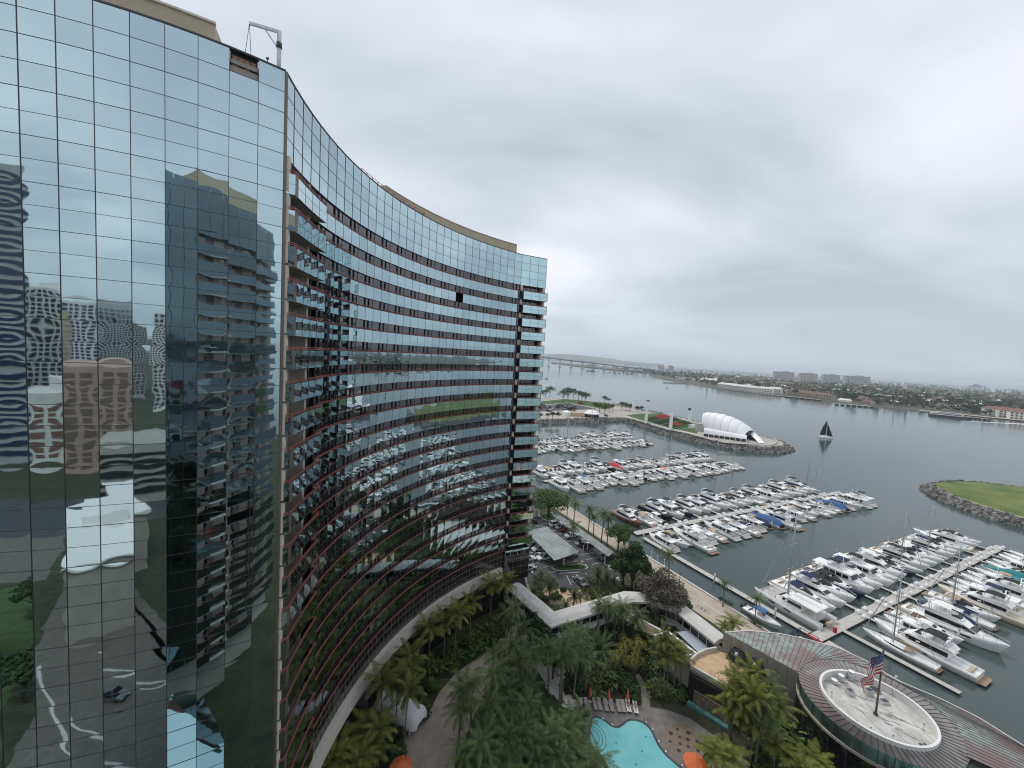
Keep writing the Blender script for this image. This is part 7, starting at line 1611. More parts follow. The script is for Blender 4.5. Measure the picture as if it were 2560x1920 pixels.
def leafcloud(mb, blobs, n, sz, rng, mi=0, flat=.6):
    """leaf cards scattered through several blobs, denser near each blob's skin"""
    tot = sum(b[3] ** 2 for b in blobs)
    for bx, by, bz, br in blobs:
        for _ in range(int(n * br ** 2 / tot)):
            v = Vector((rng.gauss(0, 1), rng.gauss(0, 1), rng.gauss(0, 1))).normalized(); r = br * rng.uniform(.45, 1.0) ** .5 * (1 + .12 * sin(5 * v.x + 4 * v.y + 3 * v.z + bx)); c = Vector((bx, by, bz)) + Vector((v.x * r, v.y * r, v.z * r * .8))
            u = (v + Vector((rng.gauss(0, .6), rng.gauss(0, .6), rng.gauss(0, .6) + .3))).normalized(); a = u.cross(Vector((rng.random() - .5, rng.random() - .5, rng.random() - .5))).normalized(); b_ = u.cross(a); s_ = sz * rng.uniform(.6, 1.35)
            mb.face([c - a * s_, c + b_ * s_ * flat, c + a * s_, c - b_ * s_ * flat], mi)
def tree_proto(name, seed, H, rad, leafm, n, sz, trunk=.3, nb=9, zlo=.45, bark='bark_dark', squash=.55, flat=.6, multi=1):
    rng = random.Random(seed); p = proto(thing(name, None, None)); blobs = []; mb = MB()
    for k in range(nb):
        a = k * 2.39996; rr = rad * math.sqrt((k + .4) / nb) * .78; z = H * (zlo + (1 - zlo) * (.62 - .45 * (rr / rad) ** 2 + rng.uniform(-.10, .10))); br = rad * rng.uniform(.30, .46); blobs.append((rr * cos(a), rr * sin(a), z, br))
    blobs.append((0, 0, H * .83, rad * .42))
    for m0 in range(multi):
        ox = rng.gauss(0, .3) if multi > 1 else 0
        mb.tube([(ox, 0, 0), (ox * 2 + .1, .05, H * zlo * .5), (ox * 3, 0, H * zlo)], [trunk * 1.35, trunk, trunk * .8], 8)
    for bx, by, bz, br in blobs[::1]: mb.tube([(0, 0, H * zlo * .8), (bx * .5, by * .5, bz * .72 + H * .05), (bx, by, bz)], [trunk * .5, trunk * .3, trunk * .1], 5, cap=False)
    mb.build('trunk', [M[bark]], p); mb = MB(); leafcloud(mb, blobs, n, sz, rng, 0, flat); mb.build('crown', [leafm], p); return p
T_FIC = tree_proto('fig_tree', 61, 9.5, 6.8, M['leaf'], 6000, .26, .5, 14, .42)
T_BAM = tree_proto('tall_leafy_tree', 62, 13, 4.2, M['leaf_dark'], 6500, .26, .25, 16, .18, multi=3)
T_BRN = tree_proto('bare_twigged_tree', 63, 11, 4.6, M['leaf_brown'], 9000, .24, .3, 16, .2, flat=.4)
T_MED = [tree_proto('leafy_tree', 64, 7, 3.2, M['leaf'], 2600, .2, .2, 9, .4), tree_proto('leafy_tree', 65, 6, 2.8, M['leaf_dark'], 2400, .2, .2, 9, .35)]
def bush_proto(name, seed, leafm, r=1.3, n=700, sz=.16):
    rng = random.Random(seed); p = proto(thing(name, None, None)); mb = MB(); leafcloud(mb, [(rng.gauss(0, r * .35), rng.gauss(0, r * .35), r * rng.uniform(.4, .75), r * rng.uniform(.45, .65)) for _ in range(5)], n, sz, rng); mb.build('foliage', [leafm], p); mb = MB()
    for k in range(4): mb.tube([(0, 0, 0), (rng.gauss(0, r * .3), rng.gauss(0, r * .3), r * .8)], .03, 4, cap=False)
    mb.build('stem', [M['bark_dark']], p); return p
BU = [bush_proto('garden_bush', 71, M['leaf']), bush_proto('garden_bush', 72, M['leaf_light']), bush_proto('garden_bush', 73, M['leaf_dark'], 1.6, 900)]

rng = random.Random(77)
def palm_at(pl, hp, fn, x, y, h, label, group=None, cat='palm', sc=1.0):
    """crown at photo point, h = crown height above ground"""
    q = gp(*fn(x, y), h); k = h / hp
    return dup(pl, (q.x, q.y, 0), rng.random() * 6.28, (sc, sc, k), label=label, group=group, cat=cat)
# slender yellow-green palms along the foot of the tower, far to near
kl = [(1900, 80, 9.0), (2025, 75, 10.0), (1725, 235, 9.5), (1590, 330, 9.5), (1500, 400, 8.5), (1370, 455, 9.0), (1300, 490, 7.5), (1640, 300, 7.0), (1190, 690, 9.5), (1185, 790, 8.5), (1050, 850, 8.0), (960, 900, 9.5), (1080, 960, 8.5), (1160, 1010, 9.0), (840, 1270, 6.0), (930, 1330, 6.5), (600, 1500, 6.0), (680, 1480, 5.0), (770, 1570, 6.0), (520, 1600, 6.5), (860, 1500, 5.5)]
for i, (x, y, h) in enumerate(kl): palm_at(KP[i % 2], 8, q8, x, y, h, f'slender yellow green palm at the tower foot, {ORD[i + 1]} counting from the far end', 'yellow green palms along the tower foot', sc=rng.uniform(.9, 1.15))
# feathery palms over the path and the lawn
ql = [(2060, 590, 10.5), (1960, 690, 9.0), (2110, 760, 9.0), (1900, 850, 9.5), (1745, 960, 10.0), (1640, 980, 8.5), (1870, 1100, 9.5), (1620, 1130, 8.5), (1990, 980, 8.0), (1790, 1440, 7.5), (1700, 1530, 6.0), (2060, 1400, 7.5), (2020, 1620, 6.5)]
for i, (x, y, h) in enumerate(ql): palm_at(QP[i % 3], 8, q8, x, y, h, f'feathery palm over the brick path, {ORD[i + 1]} counting from the tower towards the bottom edge', 'feathery palms over the brick path', sc=rng.uniform(.92, 1.12))
gl = [(100, 290, 10), (180, 480, 9), (60, 330, 8.5), (440, 640, 8), (560, 620, 9.5), (640, 560, 7.5), (540, 720, 10.5), (660, 720, 7), (710, 620, 7), (760, 700, 6.5), (200, 640, 7.0), (270, 720, 7.5)]
for i, (x, y, h) in enumerate(gl): palm_at(QP[(i + 1) % 3], 8, q5, x, y, h, f'feathery palm between the walkway and the side path, {ORD[i + 1]} from the left group outwards', 'feathery palms between walkway and side path', sc=rng.uniform(.9, 1.12))
ll_ = [(250, 960, 6), (230, 1110, 6.5), (110, 1230, 6.5), (60, 1420, 7.5), (290, 1450, 7.5), (420, 1370, 7), (190, 1330, 7.5), (560, 1330, 6.5), (640, 1200, 6.0), (690, 1310, 6.0), (600, 1440, 6.5), (700, 1470, 5.5), (420, 1500, 7), (860, 1600, 6.5), (500, 1600, 6.5), (300, 1600, 7), (110, 1560, 7), (740, 1620, 5.5)]
for i, (x, y, h) in enumerate(ll_): palm_at(QP[(i + 2) % 3], 8, q5, x, y, h, f'feathery palm on the lawn left of the pool, {ORD[i + 1]} counting down from the side path', 'feathery palms on the lawn left of the pool', sc=rng.uniform(.9, 1.15))
wl_ = [(860, 260, 7.5), (915, 260, 8.5), (940, 290, 6.5), (1040, 250, 7.5), (1080, 310, 7.0), (1190, 330, 6.5), (1160, 380, 5.5), (1000, 350, 6.0), (730, 470, 5.5), (640, 480, 6.0)]
for i, (x, y, h) in enumerate(wl_): palm_at(QP[i % 3], 8, q5, x, y, h, f'small feathery palm in front of the covered walkway, {ORD[i + 1]} from the left', 'small palms in front of the covered walkway', sc=rng.uniform(.8, .98))
palm_at(CP[0], 5, q5, 855, 640, 6.0, 'big rounded dark date palm above the pool loungers', cat='palm', sc=1.1); palm_at(CP[0], 5, q5, 700, 830, 3.5, 'low bushy date palm left of the folded umbrellas', cat='palm', sc=.75)
for i, (x, y) in enumerate(((1075, 660), (1190, 660), (1020, 780), (1160, 800))): q = gp(*q5(x, y), 1.5); dup(DR, (q.x, q.y, 0), rng.random() * 6, rng.uniform(.95, 1.15), label=f'golden dracaena right of the date palm, the {("back left", "back right", "front left", "front right")[i]} of four', group='golden dracaenas by the curved footpath', cat='dracaena')
kt = [(1405, 570, 9.5), (1470, 610, 8.5), (1530, 660, 7), (1370, 640, 7.0), (1440, 700, 7.5), (1580, 700, 6)]
for i, (x, y, h) in enumerate(kt): palm_at(KP[i % 2], 8, q5, x, y, h, f'tall slim palm beside the gravel roof, {ORD[i + 1]} from the left cluster', 'slim palms beside the gravel roof', sc=rng.uniform(.72, .85))
cl_ = [(760, 790, 9.5), (935, 730, 10), (1080, 850, 9.5), (720, 940, 9.0), (900, 890, 10), (1110, 950, 8.5), (1170, 1080, 8), (830, 1030, 8.5), (1000, 1080, 9), (690, 1090, 7), (960, 970, 10.5), (1060, 1180, 7.0), (870, 1180, 6.5)]
for i, (x, y, h) in enumerate(cl_): palm_at((KP + QP[:1])[i % 3], 8, q6, x, y, h, f'yellow green palm in the dense clump before the concrete wall, {ORD[i + 1]} from the top', 'palm clump before the concrete wall', sc=rng.uniform(.82, .98))
for i, (x, y, h) in enumerate(((520, 1490, 4.5), (600, 1560, 4.5), (1390, 1620, 5), (1570, 1600, 4.5), (1150, 1420, 5), (700, 1560, 4.5))): palm_at(KP[i % 2], 8, q6, x, y, h, f'low bright palm along the bottom edge right of the pool, {ORD[i + 1]} from the splash pad', 'low palms along the bottom edge', sc=.95)
pl_ = [(445, 385, 8.5), (505, 440, 8.5), (645, 500, 9), (690, 560, 7.5), (770, 530, 9.5), (820, 590, 8)]
for i, (x, y, h) in enumerate(pl_): palm_at(QP[i % 3], 8, q3, x, y, h, f'feathery palm lining the promenade, {ORD[i + 1]} from the far end', 'palms lining the promenade', sc=rng.uniform(.9, 1.05))
palm_at(QP[0], 8, q3, 505, 650, 9.5, 'lone feathery palm on the planted island in the parking lot', cat='palm'); palm_at(QP[1], 8, q3, 1390, 915, 7.5, 'lone spreading palm on the sea wall beside the second dock', cat='palm'); palm_at(QP[2], 8, q3, 1890, 1180, 5.5, 'small palm on the sea wall above the blue covered boat', cat='palm', sc=.72); palm_at(QP[0], 8, q3, 2185, 1310, 6, 'small palm beside the gangway gate', cat='palm', sc=.75)
palm_at(KP[0], 8, q6, 730, 210, 4.0, 'golden tinted palm behind the copper roof tip', cat='palm', sc=1.0); palm_at(KP[1], 8, q6, 640, 250, 3.2, 'small golden palm left of the copper roof tip', cat='palm', sc=.8)
fl_ = [(200, 1090, 5.5), (275, 1225, 5), (150, 1165, 4.5), (720, 1120, 6), (640, 1130, 5), (800, 1140, 5.5), (560, 1290, 4.5), (500, 1300, 4.0), (350, 1390, 3.4), (420, 1390, 3.2), (760, 1190, 4.5), (860, 1180, 5)]
for i, (x, y, h) in enumerate(fl_): palm_at((QP[2], CP[0])[i % 2], (8, 5)[i % 2], q3, x, y, h, f'dark palm between the parking lot and the covered walkway, {ORD[i + 1]} from the left', 'dark palms behind the covered walkway', sc=rng.uniform(.7, .85))
# broadleaf trees
q = gp(*q3(262, 560)); dup(T_FIC, (q.x, q.y, 0), .4, 1.0, label='wide rounded dark green fig tree beside the tower at the waterside', cat='tree')
q = gp(*q3(1030, 1235)); dup(T_BAM, (q.x, q.y, 0), 1.4, (1.0, 1.0, 1.02), label='tall dense dark green tree beside the promenade, the tallest there', cat='tree'); dup(T_BAM, (q.x - 2.2, q.y + 1.0, 0), 3.0, (.75, .75, .82), label='shorter dark green tree pressed against the tallest tree on its left', cat='tree')
q = gp(*q3(900, 890)); dup(T_MED[0], (q.x, q.y, 0), .7, 1.25, label='loose grey green tree at the lot edge above the tallest tree', cat='tree'); q = gp(*q3(960, 820)); dup(T_MED[1], (q.x, q.y, 0), 2.7, 1.1, label='low dark tree beside the loose grey green tree', cat='tree')
q = gp(*q3(1300, 1320), 5.5) + Vector((0, -.6, 0)); dup(T_BRN, (q.x, q.y, 0), .3, (1.15, 1.15, 1.2), label='brownish grey twiggy tree standing over the covered walkway', cat='tree')
q = gp(*q3(1440, 1430), 4); dup(T_MED[1], (q.x, q.y, 0), 1.3, (1.4, 1.4, 1.35), label='dark ivy green tree below the brownish twiggy tree', cat='tree'); q = gp(*q3(1230, 1620)); dup(T_MED[1], (q.x, q.y, 0), 2.3, (1.0, 1.0, .85), label='dark green tree left of the ivy tree behind the gravel roof', cat='tree')
for i, (x, y, s_) in enumerate(((330, 480, 1.1), (380, 560, 1.0), (300, 420, .9), (470, 700, .8))): q = gp(*q5(x, y), 4); dup(T_MED[1], (q.x, q.y, 0), i, (s_, s_, 1.1), label=f'dark needle leaved tree at the walkway corner, {ORD[i + 1]} of four from the walkway', group='dark trees at the walkway corner', cat='tree')
# shrubs: regions given as photo polygons, filled by rejection
def inside(p, poly):
    c = False; n = len(poly)
    for i in range(n):
        a, b = poly[i], poly[i - 1]
        if (a[1] > p[1]) != (b[1] > p[1]) and p[0] < (b[0] - a[0]) * (p[1] - a[1]) / (b[1] - a[1]) + a[0]: c = not c
    return c
def fill(poly, n, protos, label, group, cat, smin, smax, seed):
    r = random.Random(seed); xs = [p[0] for p in poly]; ys = [p[1] for p in poly]; k = 0; t_ = 0
    while k < n and t_ < n * 60:
        t_ += 1; p = (r.uniform(min(xs), max(xs)), r.uniform(min(ys), max(ys)))
        if inside(p, poly): s_ = r.uniform(smin, smax); dup(r.choice(protos), (p[0], p[1], 0), r.random() * 6.28, s_, label=label, group=group, cat=cat); k += 1
tower_bed = [(p.x, p.y) for p in gs(q8, [(2030, 480), (2040, 535), (1680, 770), (1560, 870), (1440, 1010), (1300, 1190), (1150, 1420), (1130, 1560), (1100, 1659)])] + [(-15.5, 47), (-17.2, 50), (-17.6, 55), (-16.0, 60), (-13.8, 65), (-10.5, 70.5), (-6.5, 75.6), (-2.5, 79.0)]
fill(tower_bed, 60, BU + ST, 'green shrub in the bed between the tower foot and the brick path', 'shrubs in the tower bed', 'shrub', .7, 1.15, 1)
bed2 = [(p.x, p.y) for p in gs(q5, [(560, 560), (720, 440), (1000, 380), (1180, 420), (1330, 560), (1300, 800), (1210, 850), (1150, 880), (1210, 1000), (1200, 1090), (700, 1060), (580, 960), (560, 760)])]
fill(bed2, 85, BU + ST + [BU[2], BU[2]], 'green shrub under the palms between the walkway and the loungers', 'shrubs above the pool loungers', 'shrub', .6, 1.15, 2)
bed3 = [(p.x, p.y) for p in gs(q5, [(1250, 840), (1330, 640), (1560, 760), (1640, 900), (1560, 1130), (1400, 1180), (1310, 1150), (1300, 1020)])]
fill(bed3, 34, BU + ST, 'green shrub between the curved footpath and the dark fountain wall', 'shrubs by the fountain wall', 'shrub', .5, .95, 3)
bed4 = [(37.6, 57.5), (41.5, 60.5), (46.5, 59.5), (45.4, 54.5), (46.5, 50), (49, 44), (44, 43), (38.5, 50)]
fill(bed4, 46, BU + ST, 'green shrub in the dark bed before the clubhouse wall', 'shrubs before the clubhouse', 'shrub', .7, 1.3, 4)
bed5 = [(p.x, p.y) for p in gs(q3, [(60, 1180), (200, 1090), (420, 1240), (280, 1440), (150, 1370)])]
fill(bed5, 16, BU, 'green shrub at the corner of tower, lot and covered walkway', 'shrubs at the walkway start', 'shrub', .6, .9, 5)
bed6 = [(p.x, p.y) for p in gs(q3, [(480, 1310), (620, 1190), (900, 1190), (1000, 1250), (720, 1320)])]
fill(bed6, 34, BU, 'dark green shrub behind the middle of the covered walkway', 'shrubs behind the covered walkway', 'shrub', .6, 1.0, 6)
bed7 = [(p.x, p.y) for p in gs(q3, [(1080, 1240), (1180, 1060), (1480, 1270), (1600, 1450), (1540, 1500), (1380, 1400), (1150, 1330)])]
fill(bed7, 40, BU + [BU[2]], 'dense green shrub between the covered walkway and the promenade', 'shrubs along the promenade', 'shrub', .7, 1.15, 7)
bed8 = [(p.x, p.y) for p in gs(q5, [(1000, 420), (1250, 380), (1400, 470), (1330, 520), (1280, 620), (1100, 560)])]
fill(bed8, 30, BU + ST, 'green shrub around the low brown garden roof', 'shrubs round the garden roof', 'shrub', .6, 1.0, 8)
lawnleft = [(p.x, p.y) for p in gs(q5, [(0, 1250), (200, 1150), (520, 1280), (760, 1150), (740, 1300), (640, 1500), (640, 1659), (0, 1659)])]
fill(lawnleft, 46, BU + ST, 'green shrub under the palms left of the pool', 'shrubs left of the pool', 'shrub', .6, 1.05, 9)
# clipped hedges by the gangway, on the island and along the lot
def hedge(label, a, b, w_, h, leafm, seed):
    r = random.Random(seed); mb = MB(); d = (b - a); n = int(d.length * w_ * 110); s_ = Vector((-d.y, d.x, 0)).normalized()
    for _ in range(n):
        c = a + d * r.random() + s_ * w_ * (r.random() - .5); c.z = h * (1 - .25 * r.random() ** 2) if r.random() < .6 else h * r.random(); u = Vector((r.gauss(0, 1), r.gauss(0, 1), r.gauss(0, 1))).normalized(); v = u.cross(Vector((r.random(), r.random(), 1))).normalized(); mb.face([c - u * .13, c + v * .08, c + u * .13, c - v * .08])
    o = mb.build('clipped_hedge', [leafm]); tag(o, label, 'hedge')
hedge('low clipped hedge on the sea wall left of the gangway', gp(*q3(1830, 1325)), gp(*q3(1960, 1400)), 1.3, .8, M['leaf_dark'], 1); hedge('low clipped hedge on the sea wall right of the gangway', gp(*q6(880, 195)), gp(*q6(1010, 280)), 1.4, .8, M['leaf'], 2)
hedge('brown green hedge edging the planted island in the lot', gp(*q3(300, 1015)), gp(*q3(590, 1040)), .9, .75, M['leaf'], 3); hedge('thin hedge along the planted bed by the brick path', gp(*q8(1700, 760)), gp(*q8(2020, 540)), .5, .5, M['leaf'], 4)
# grass blades on the lawn
def grass(poly, n, z, name, label, seed, h=.16):
    r = random.Random(seed); xs = [p[0] for p in poly]; ys = [p[1] for p in poly]; mb = MB(); k = 0
    while k < n:
        p = (r.uniform(min(xs), max(xs)), r.uniform(min(ys), max(ys)))
        if not inside(p, poly): continue
        a = r.random() * 6.28; d = Vector((cos(a), sin(a), 0)) * .035; l = Vector((r.gauss(0, .06), r.gauss(0, .06), h * r.uniform(.5, 1.2))); c = Vector((p[0], p[1], z)); mb.face([c - d, c + d, c + l]); k += 1
    tag(mb.build(name, [M['leaf_light'], ]), label, 'grass', kind='stuff')
grass([(-2.0, 60), (-3.2, 55.6), (-4.6, 46), (12.8, 46), (13.0, 52), (12.3, 57), (11.2, 60.4), (8.4, 65.3), (5.3, 71.2), (3.4, 72.8)], 14000, .01, 'lawn_blades', 'short green grass of the palm lawn', 3)

for x, y, i in MIRROR_TREES: dup(T_MED[i % 2], (x, y, 0), i, 1.5, label=f'green tree on the plaza lawn mirrored in the left facade, {ORD[i + 1]} from the hall', group='trees on the mirrored plaza', cat='tree')
# ================================================================ jetty park with the shell, bridge, far shore town
JZ = 0.92
# ---- the concert shell: nested white fabric shells that grow and open towards the tip
sh_ = thing('concert_shell', 'big white ribbed fabric concert shell near the tip of the jetty', 'shell', gp(*q1(1900, 850), JZ)); s_p = world_part(sh_, sh_.location)
tail, mouth = gp(*q1(1690, 800), JZ), gp(*q1(2090, 880), JZ); ax_ = (mouth - tail); ax_.z = 0; LS = ax_.length; ax_.normalize(); sd_ = Vector((-ax_.y, ax_.x, 0))
tail = tail + sd_ * 4; 
def shell_ring(t, n=18, grow=1.0):
    c = tail + ax_ * (LS * t); w_ = (9.5 * sin(pi * min(1, .12 + .50 * t * 1.2)) ** .7 + 1.5) * grow; h = (15.5 * (max(0.0, 1 - ((t - .30) / .78) ** 2)) ** .55 + 1.0) * grow
    return [c + sd_ * (w_ * cos(pi * k / n)) + Vector((0, 0, h * sin(pi * k / n) ** .8)) - ax_ * (5.0 * (sin(pi * k / n)) * (1 - t) * .6) for k in range(n + 1)]
NSG = 6; mb = MB()
for s0 in range(NSG):
    a, b = s0 / NSG, (s0 + 1) / NSG; rings = [shell_ring(a + (b - a) * f, 18, .95 + .05 * sin(pi * (.12 + .62 * f))) for f in (0, .2, .4, .6, .8, 1)]; mb.loft(rings, 0, closed=False, smooth=True)
tip = tail - ax_ * 2.5; r0 = shell_ring(0, 18, .95)
mb.loft([r0, [q.lerp(tip + Vector((0, 0, 6 * sin(pi * k / 18))), .6) for k, q in enumerate(r0)], [tip + Vector((0, 0, 3.2 * sin(pi * k / 18))) for k in range(19)]], 0, closed=False, smooth=True)
s_p(mb, 'fabric_shell', [M['fabric_white']])
mb = MB(); rr = shell_ring(.985, 18, .94); mb.face(rr); s_p(mb, 'stage_opening', [M['mullion']])
for f in (1 / 6, 2 / 6, 3 / 6, 4 / 6, 5 / 6, 1.0): mb = MB(); mb.tube(shell_ring(f, 18, .965 if f < 1 else .985), .2 if f < 1 else .45, 5); s_p(mb, 'arch_rib', [M['white']])
fw0, fw1 = gp(*q1(1690, 850), JZ), gp(*q1(2085, 905), JZ); fd = (fw1 - fw0).normalized(); fs = Vector((-fd.y, fd.x, 0))
if fs.y < 0: fs = -fs
fcan = thing('stage_canopy', 'low white fabric canopy along the front of the concert shell', 'canopy', fw0); f_p = world_part(fcan, fw0)
mb = MB(); LF = (fw1 - fw0).length; rings = []
for k in range(15):
    t = k / 14; c = fw0.lerp(fw1, t); sc_ = 1.0 - .25 * t; hh = 6.2 * sc_ * (1 + .04 * abs(sin(pi * t * 5)))
    rings.append([c + Vector((0, 0, 2.2)), c + fs * .8 + Vector((0, 0, hh * .75)), c + fs * 2.4 + Vector((0, 0, hh)), c + fs * 5 + Vector((0, 0, hh * .95)), c + fs * 6.5 + Vector((0, 0, hh * .6))])
mb.loft(rings, 0, closed=False, smooth=True); mb.face(rings[0]); mb.face(rings[-1][::-1]); f_p(mb, 'fabric_roof', [M['fabric_white']])
for k in range(9): c = fw0.lerp(fw1, k / 8); mb = MB(); mb.bar(c, c + Vector((0, 0, 2.4)), .35); f_p(mb, 'post', [M['white']])
mb = MB(); mb.hexa([fw0 + fs * 1.5, fw1 + fs * 1.5, fw1 + fs * 5, fw0 + fs * 5], [q + Vector((0, 0, 2.6)) for q in (fw0 + fs * 1.5, fw1 + fs * 1.5, fw1 + fs * 5, fw0 + fs * 5)]); f_p(mb, 'back_wall', [M['mullion']])
e0, e1 = gp(*q1(2110, 850), JZ), gp(*q2(165, 792), JZ); ed = (e1 - e0).normalized(); es_ = Vector((-ed.y, ed.x, 0))
if es_.y < 0: es_ = -es_
ev = thing('stage_pavilion', 'white winged pavilion with teal panes at the open end of the shell', 'pavilion', e0); e_p = world_part(ev, e0)
mb = MB(); rings = []
for k in range(9): t = k / 8; c = e0.lerp(e1, t); hh = 6.5 * (1 - t ** 1.4) + .6; rings.append([c + Vector((0, 0, hh * .9)), c + es_ * 2 + Vector((0, 0, hh)), c + es_ * 4 + Vector((0, 0, hh * .7))])
mb.loft(rings, 0, closed=False, smooth=True); e_p(mb, 'roof', [M['fabric_white']])
mb = MB(); mb.hexa([e0, e0.lerp(e1, .62), e0.lerp(e1, .62) + es_ * 5, e0 + es_ * 5], [e0 + Vector((0, 0, 4.8)), e0.lerp(e1, .62) + Vector((0, 0, 2.6)), e0.lerp(e1, .62) + es_ * 5 + Vector((0, 0, 2.6)), e0 + es_ * 5 + Vector((0, 0, 4.8))]); e_p(mb, 'wall', [M['boat_glass']])
for f0, f1 in ((.08, .3), (.36, .55)): mb = MB(); a, b = e0.lerp(e1, f0) - es_ * .06, e0.lerp(e1, f1) - es_ * .06; mb.face([a + Vector((0, 0, .4)), b + Vector((0, 0, .4)), b + Vector((0, 0, 3.2 - 2 * f1)), a + Vector((0, 0, 3.4 - 2 * f0))]); e_p(mb, 'window', [M['canvas_teal']])
pts_w = gs(q2, [(0, 800), (70, 808), (150, 812), (240, 800), (262, 775), (235, 748)], JZ); mb = MB()
for a, b in zip(pts_w[:-1], pts_w[1:]): mb.bar(a + Vector((0, 0, .5)), b + Vector((0, 0, .5)), .3, 1.0)
tag(mb.build('terrace_wall', [M['pale_conc']]), 'low curved wall round the terrace at the tip of the jetty', 'wall')
# light towers
for i, ((x, y), h) in enumerate((((1040, 650), 16), ((1160, 720), 19.5), ((1386, 785), 13.5), ((1562, 705), 13))):
    p = gp(*q1(x, y), JZ); t_ = thing('light_tower', ['white square light tower behind the lawn, farthest from the shell', 'tallest white square light tower at the front of the lawn', 'white square light tower at the front corner nearest the shell', 'white light tower with black speaker box behind the lawn'][i], 'light tower', p, .5)
    mb = MB(); mb.hexa([(-1, -1, 0), (1, -1, 0), (1, 1, 0), (-1, 1, 0)], [(-.85, -.85, h), (.85, -.85, h), (.85, .85, h), (-.85, .85, h)]); mb.build('shaft', [M['fabric_white']], t_)
    if i in (1, 3): mb = MB(); mb.box((-1.2 if i == 3 else .6, 0, h - (1.5 if i == 3 else -.5)), (2.2, 2.0, 2.2 if i == 3 else 1)); mb.build('speaker_box', [M['mullion']], t_)
# seat rows on the lawn: too many seats to count
mb = MB(); l0, l1, l2, l3 = gs(q1, [(1130, 690), (1330, 650), (1620, 740), (1420, 790)], JZ); red = [(.05, .25, 0, .95), (.72, .92, .62, .85)]
for r_ in range(22):
    t = (r_ + .5) / 22; a = l0.lerp(l3, t); b = l1.lerp(l2, t)
    for s_ in range(34):
        u = (s_ + .5) / 34
        if s_ in (11, 22) or (r_ % 7 == 6): continue
        c = a.lerp(b, u); rd = (t < .30 and .45 < u) or (.70 < t < .88 and .35 < u < .62); mi = 1 if rd else 0
        if not rd and (r_ + s_) % 5 == 0: mi = 2
        mb.box((c.x, c.y, JZ + .35), (1.1, .55, .5), mi, .55)
tag(mb.build('seat_rows', [M['leaf_dark'], M['canvas_red'], M['lawn']]), 'long rows of green and red seats on the concert lawn', 'seats', kind='stuff')
# park trees, cars, cafe
def small_tree(name, seed, H, rad, leafm, n=420, sz=.55, **k): return tree_proto(name, seed, H, rad, leafm, n, sz, .28, 7, **k)
PT = [small_tree('park_tree', 81, 14, 7, M['leaf_dark']), small_tree('park_tree', 82, 11, 5.5, M['leaf']), small_tree('park_tree', 83, 9, 4.5, M['leaf_brown2'] if 'leaf_brown2' in M else M['leaf'])]
for i, (x, y, k, s_) in enumerate(((185, 520, 0, 1.0), (235, 500, 0, .9), (275, 490, 0, 1.15), (395, 540, 0, 1.2), (440, 520, 0, 1.3), (490, 510, 0, 1.1), (540, 520, 0, 1.0), (600, 545, 0, 1.05), (570, 530, 1, 1.2), (780, 545, 1, .9), (820, 545, 1, .6), (255, 690, 2, .6), (300, 690, 2, .75), (350, 690, 2, .7), (350, 620, 2, .8), (470, 640, 2, .8), (440, 640, 2, .6), (690, 610, 1, .8), (730, 630, 1, .9), (780, 650, 1, 1.0), (820, 625, 1, .8), (850, 610, 2, .8), (940, 610, 1, .9), (975, 615, 1, .85), (1010, 612, 2, .9), (1080, 628, 2, .8), (1120, 620, 2, .7), (180, 620, 2, .7), (185, 690, 2, .6), (790, 690, 2, .5))):
    p = gp(*q1(x, y), JZ); side = 'along the outer edge of the jetty park' if i < 11 else ('around the jetty cafe and car lot' if i < 22 else 'behind the concert lawn')
    dup(PT[k], p, i * 1.3, s_, label=f'park tree {side}, {ORD[(i if i < 11 else i - 11 if i < 22 else i - 22) + 1]} from the tower', group='trees in the jetty park', cat='tree')
cf = thing('park_cafe', 'round white tent roofed cafe with a low tan wing on the jetty', 'cafe', gp(*q1(660, 670), JZ))
mb = MB(); mb.tube([(0, 0, 0), (0, 0, 3.2)], 7, 20); mb.build('wall', [M['boat_glass']], cf); mb = MB(); mb.tube([(0, 0, 3.0), (0, 0, 4.2), (0, 0, 4.21), (0, 0, 5.6)], [8.6, 6.4, 5.2, 4.8], 24); mb.build('roof', [M['fabric_white']], cf)
mb = MB(); mb.box((-15, -1, 1.8), (13, 7, 3.6)); mb.build('wing', [M['h_tan']], cf); mb = MB(); mb.box((-24, -1, 1.6), (6, 6, 3.2)); mb.loft([[(-27.5, -4.5, 3.2), (-20.5, -4.5, 3.2), (-20.5, 2.5, 3.2), (-27.5, 2.5, 3.2)], [(-24.2, -1, 5), (-24, -1, 5), (-24, -.9, 5), (-24.2, -.9, 5)]], 0); mb.build('tent_roof', [M['fabric_white']], cf)
ck = ['car_white', 'car_black', 'car_silver', 'car_grey', 'car_red', 'car_blue']; rng = random.Random(6); cn = {}
for i in range(30):
    x, y = rng.uniform(190, 520), rng.uniform(555, 625); p = gp(*q1(x, y), JZ); c = rng.choice(ck); nmc = c.split('_')[1]
    o = dup(rng.choice((PS, PV)), p, rng.choice((.5, 2.07, .5 + pi)), 1, label=f'tiny {nmc} car in the car lot of the jetty park', group=f'{nmc} cars in the jetty car lot', cat='car', mats={'car_white_paint': M[c]})
p = gp(*q1(560, 555), JZ); dup(PV, p, .5, (1.5, 1.2, 1.7), label='red van parked near the outer trees of the jetty park', cat='van', mats={'car_white_paint': M['canvas_red']})
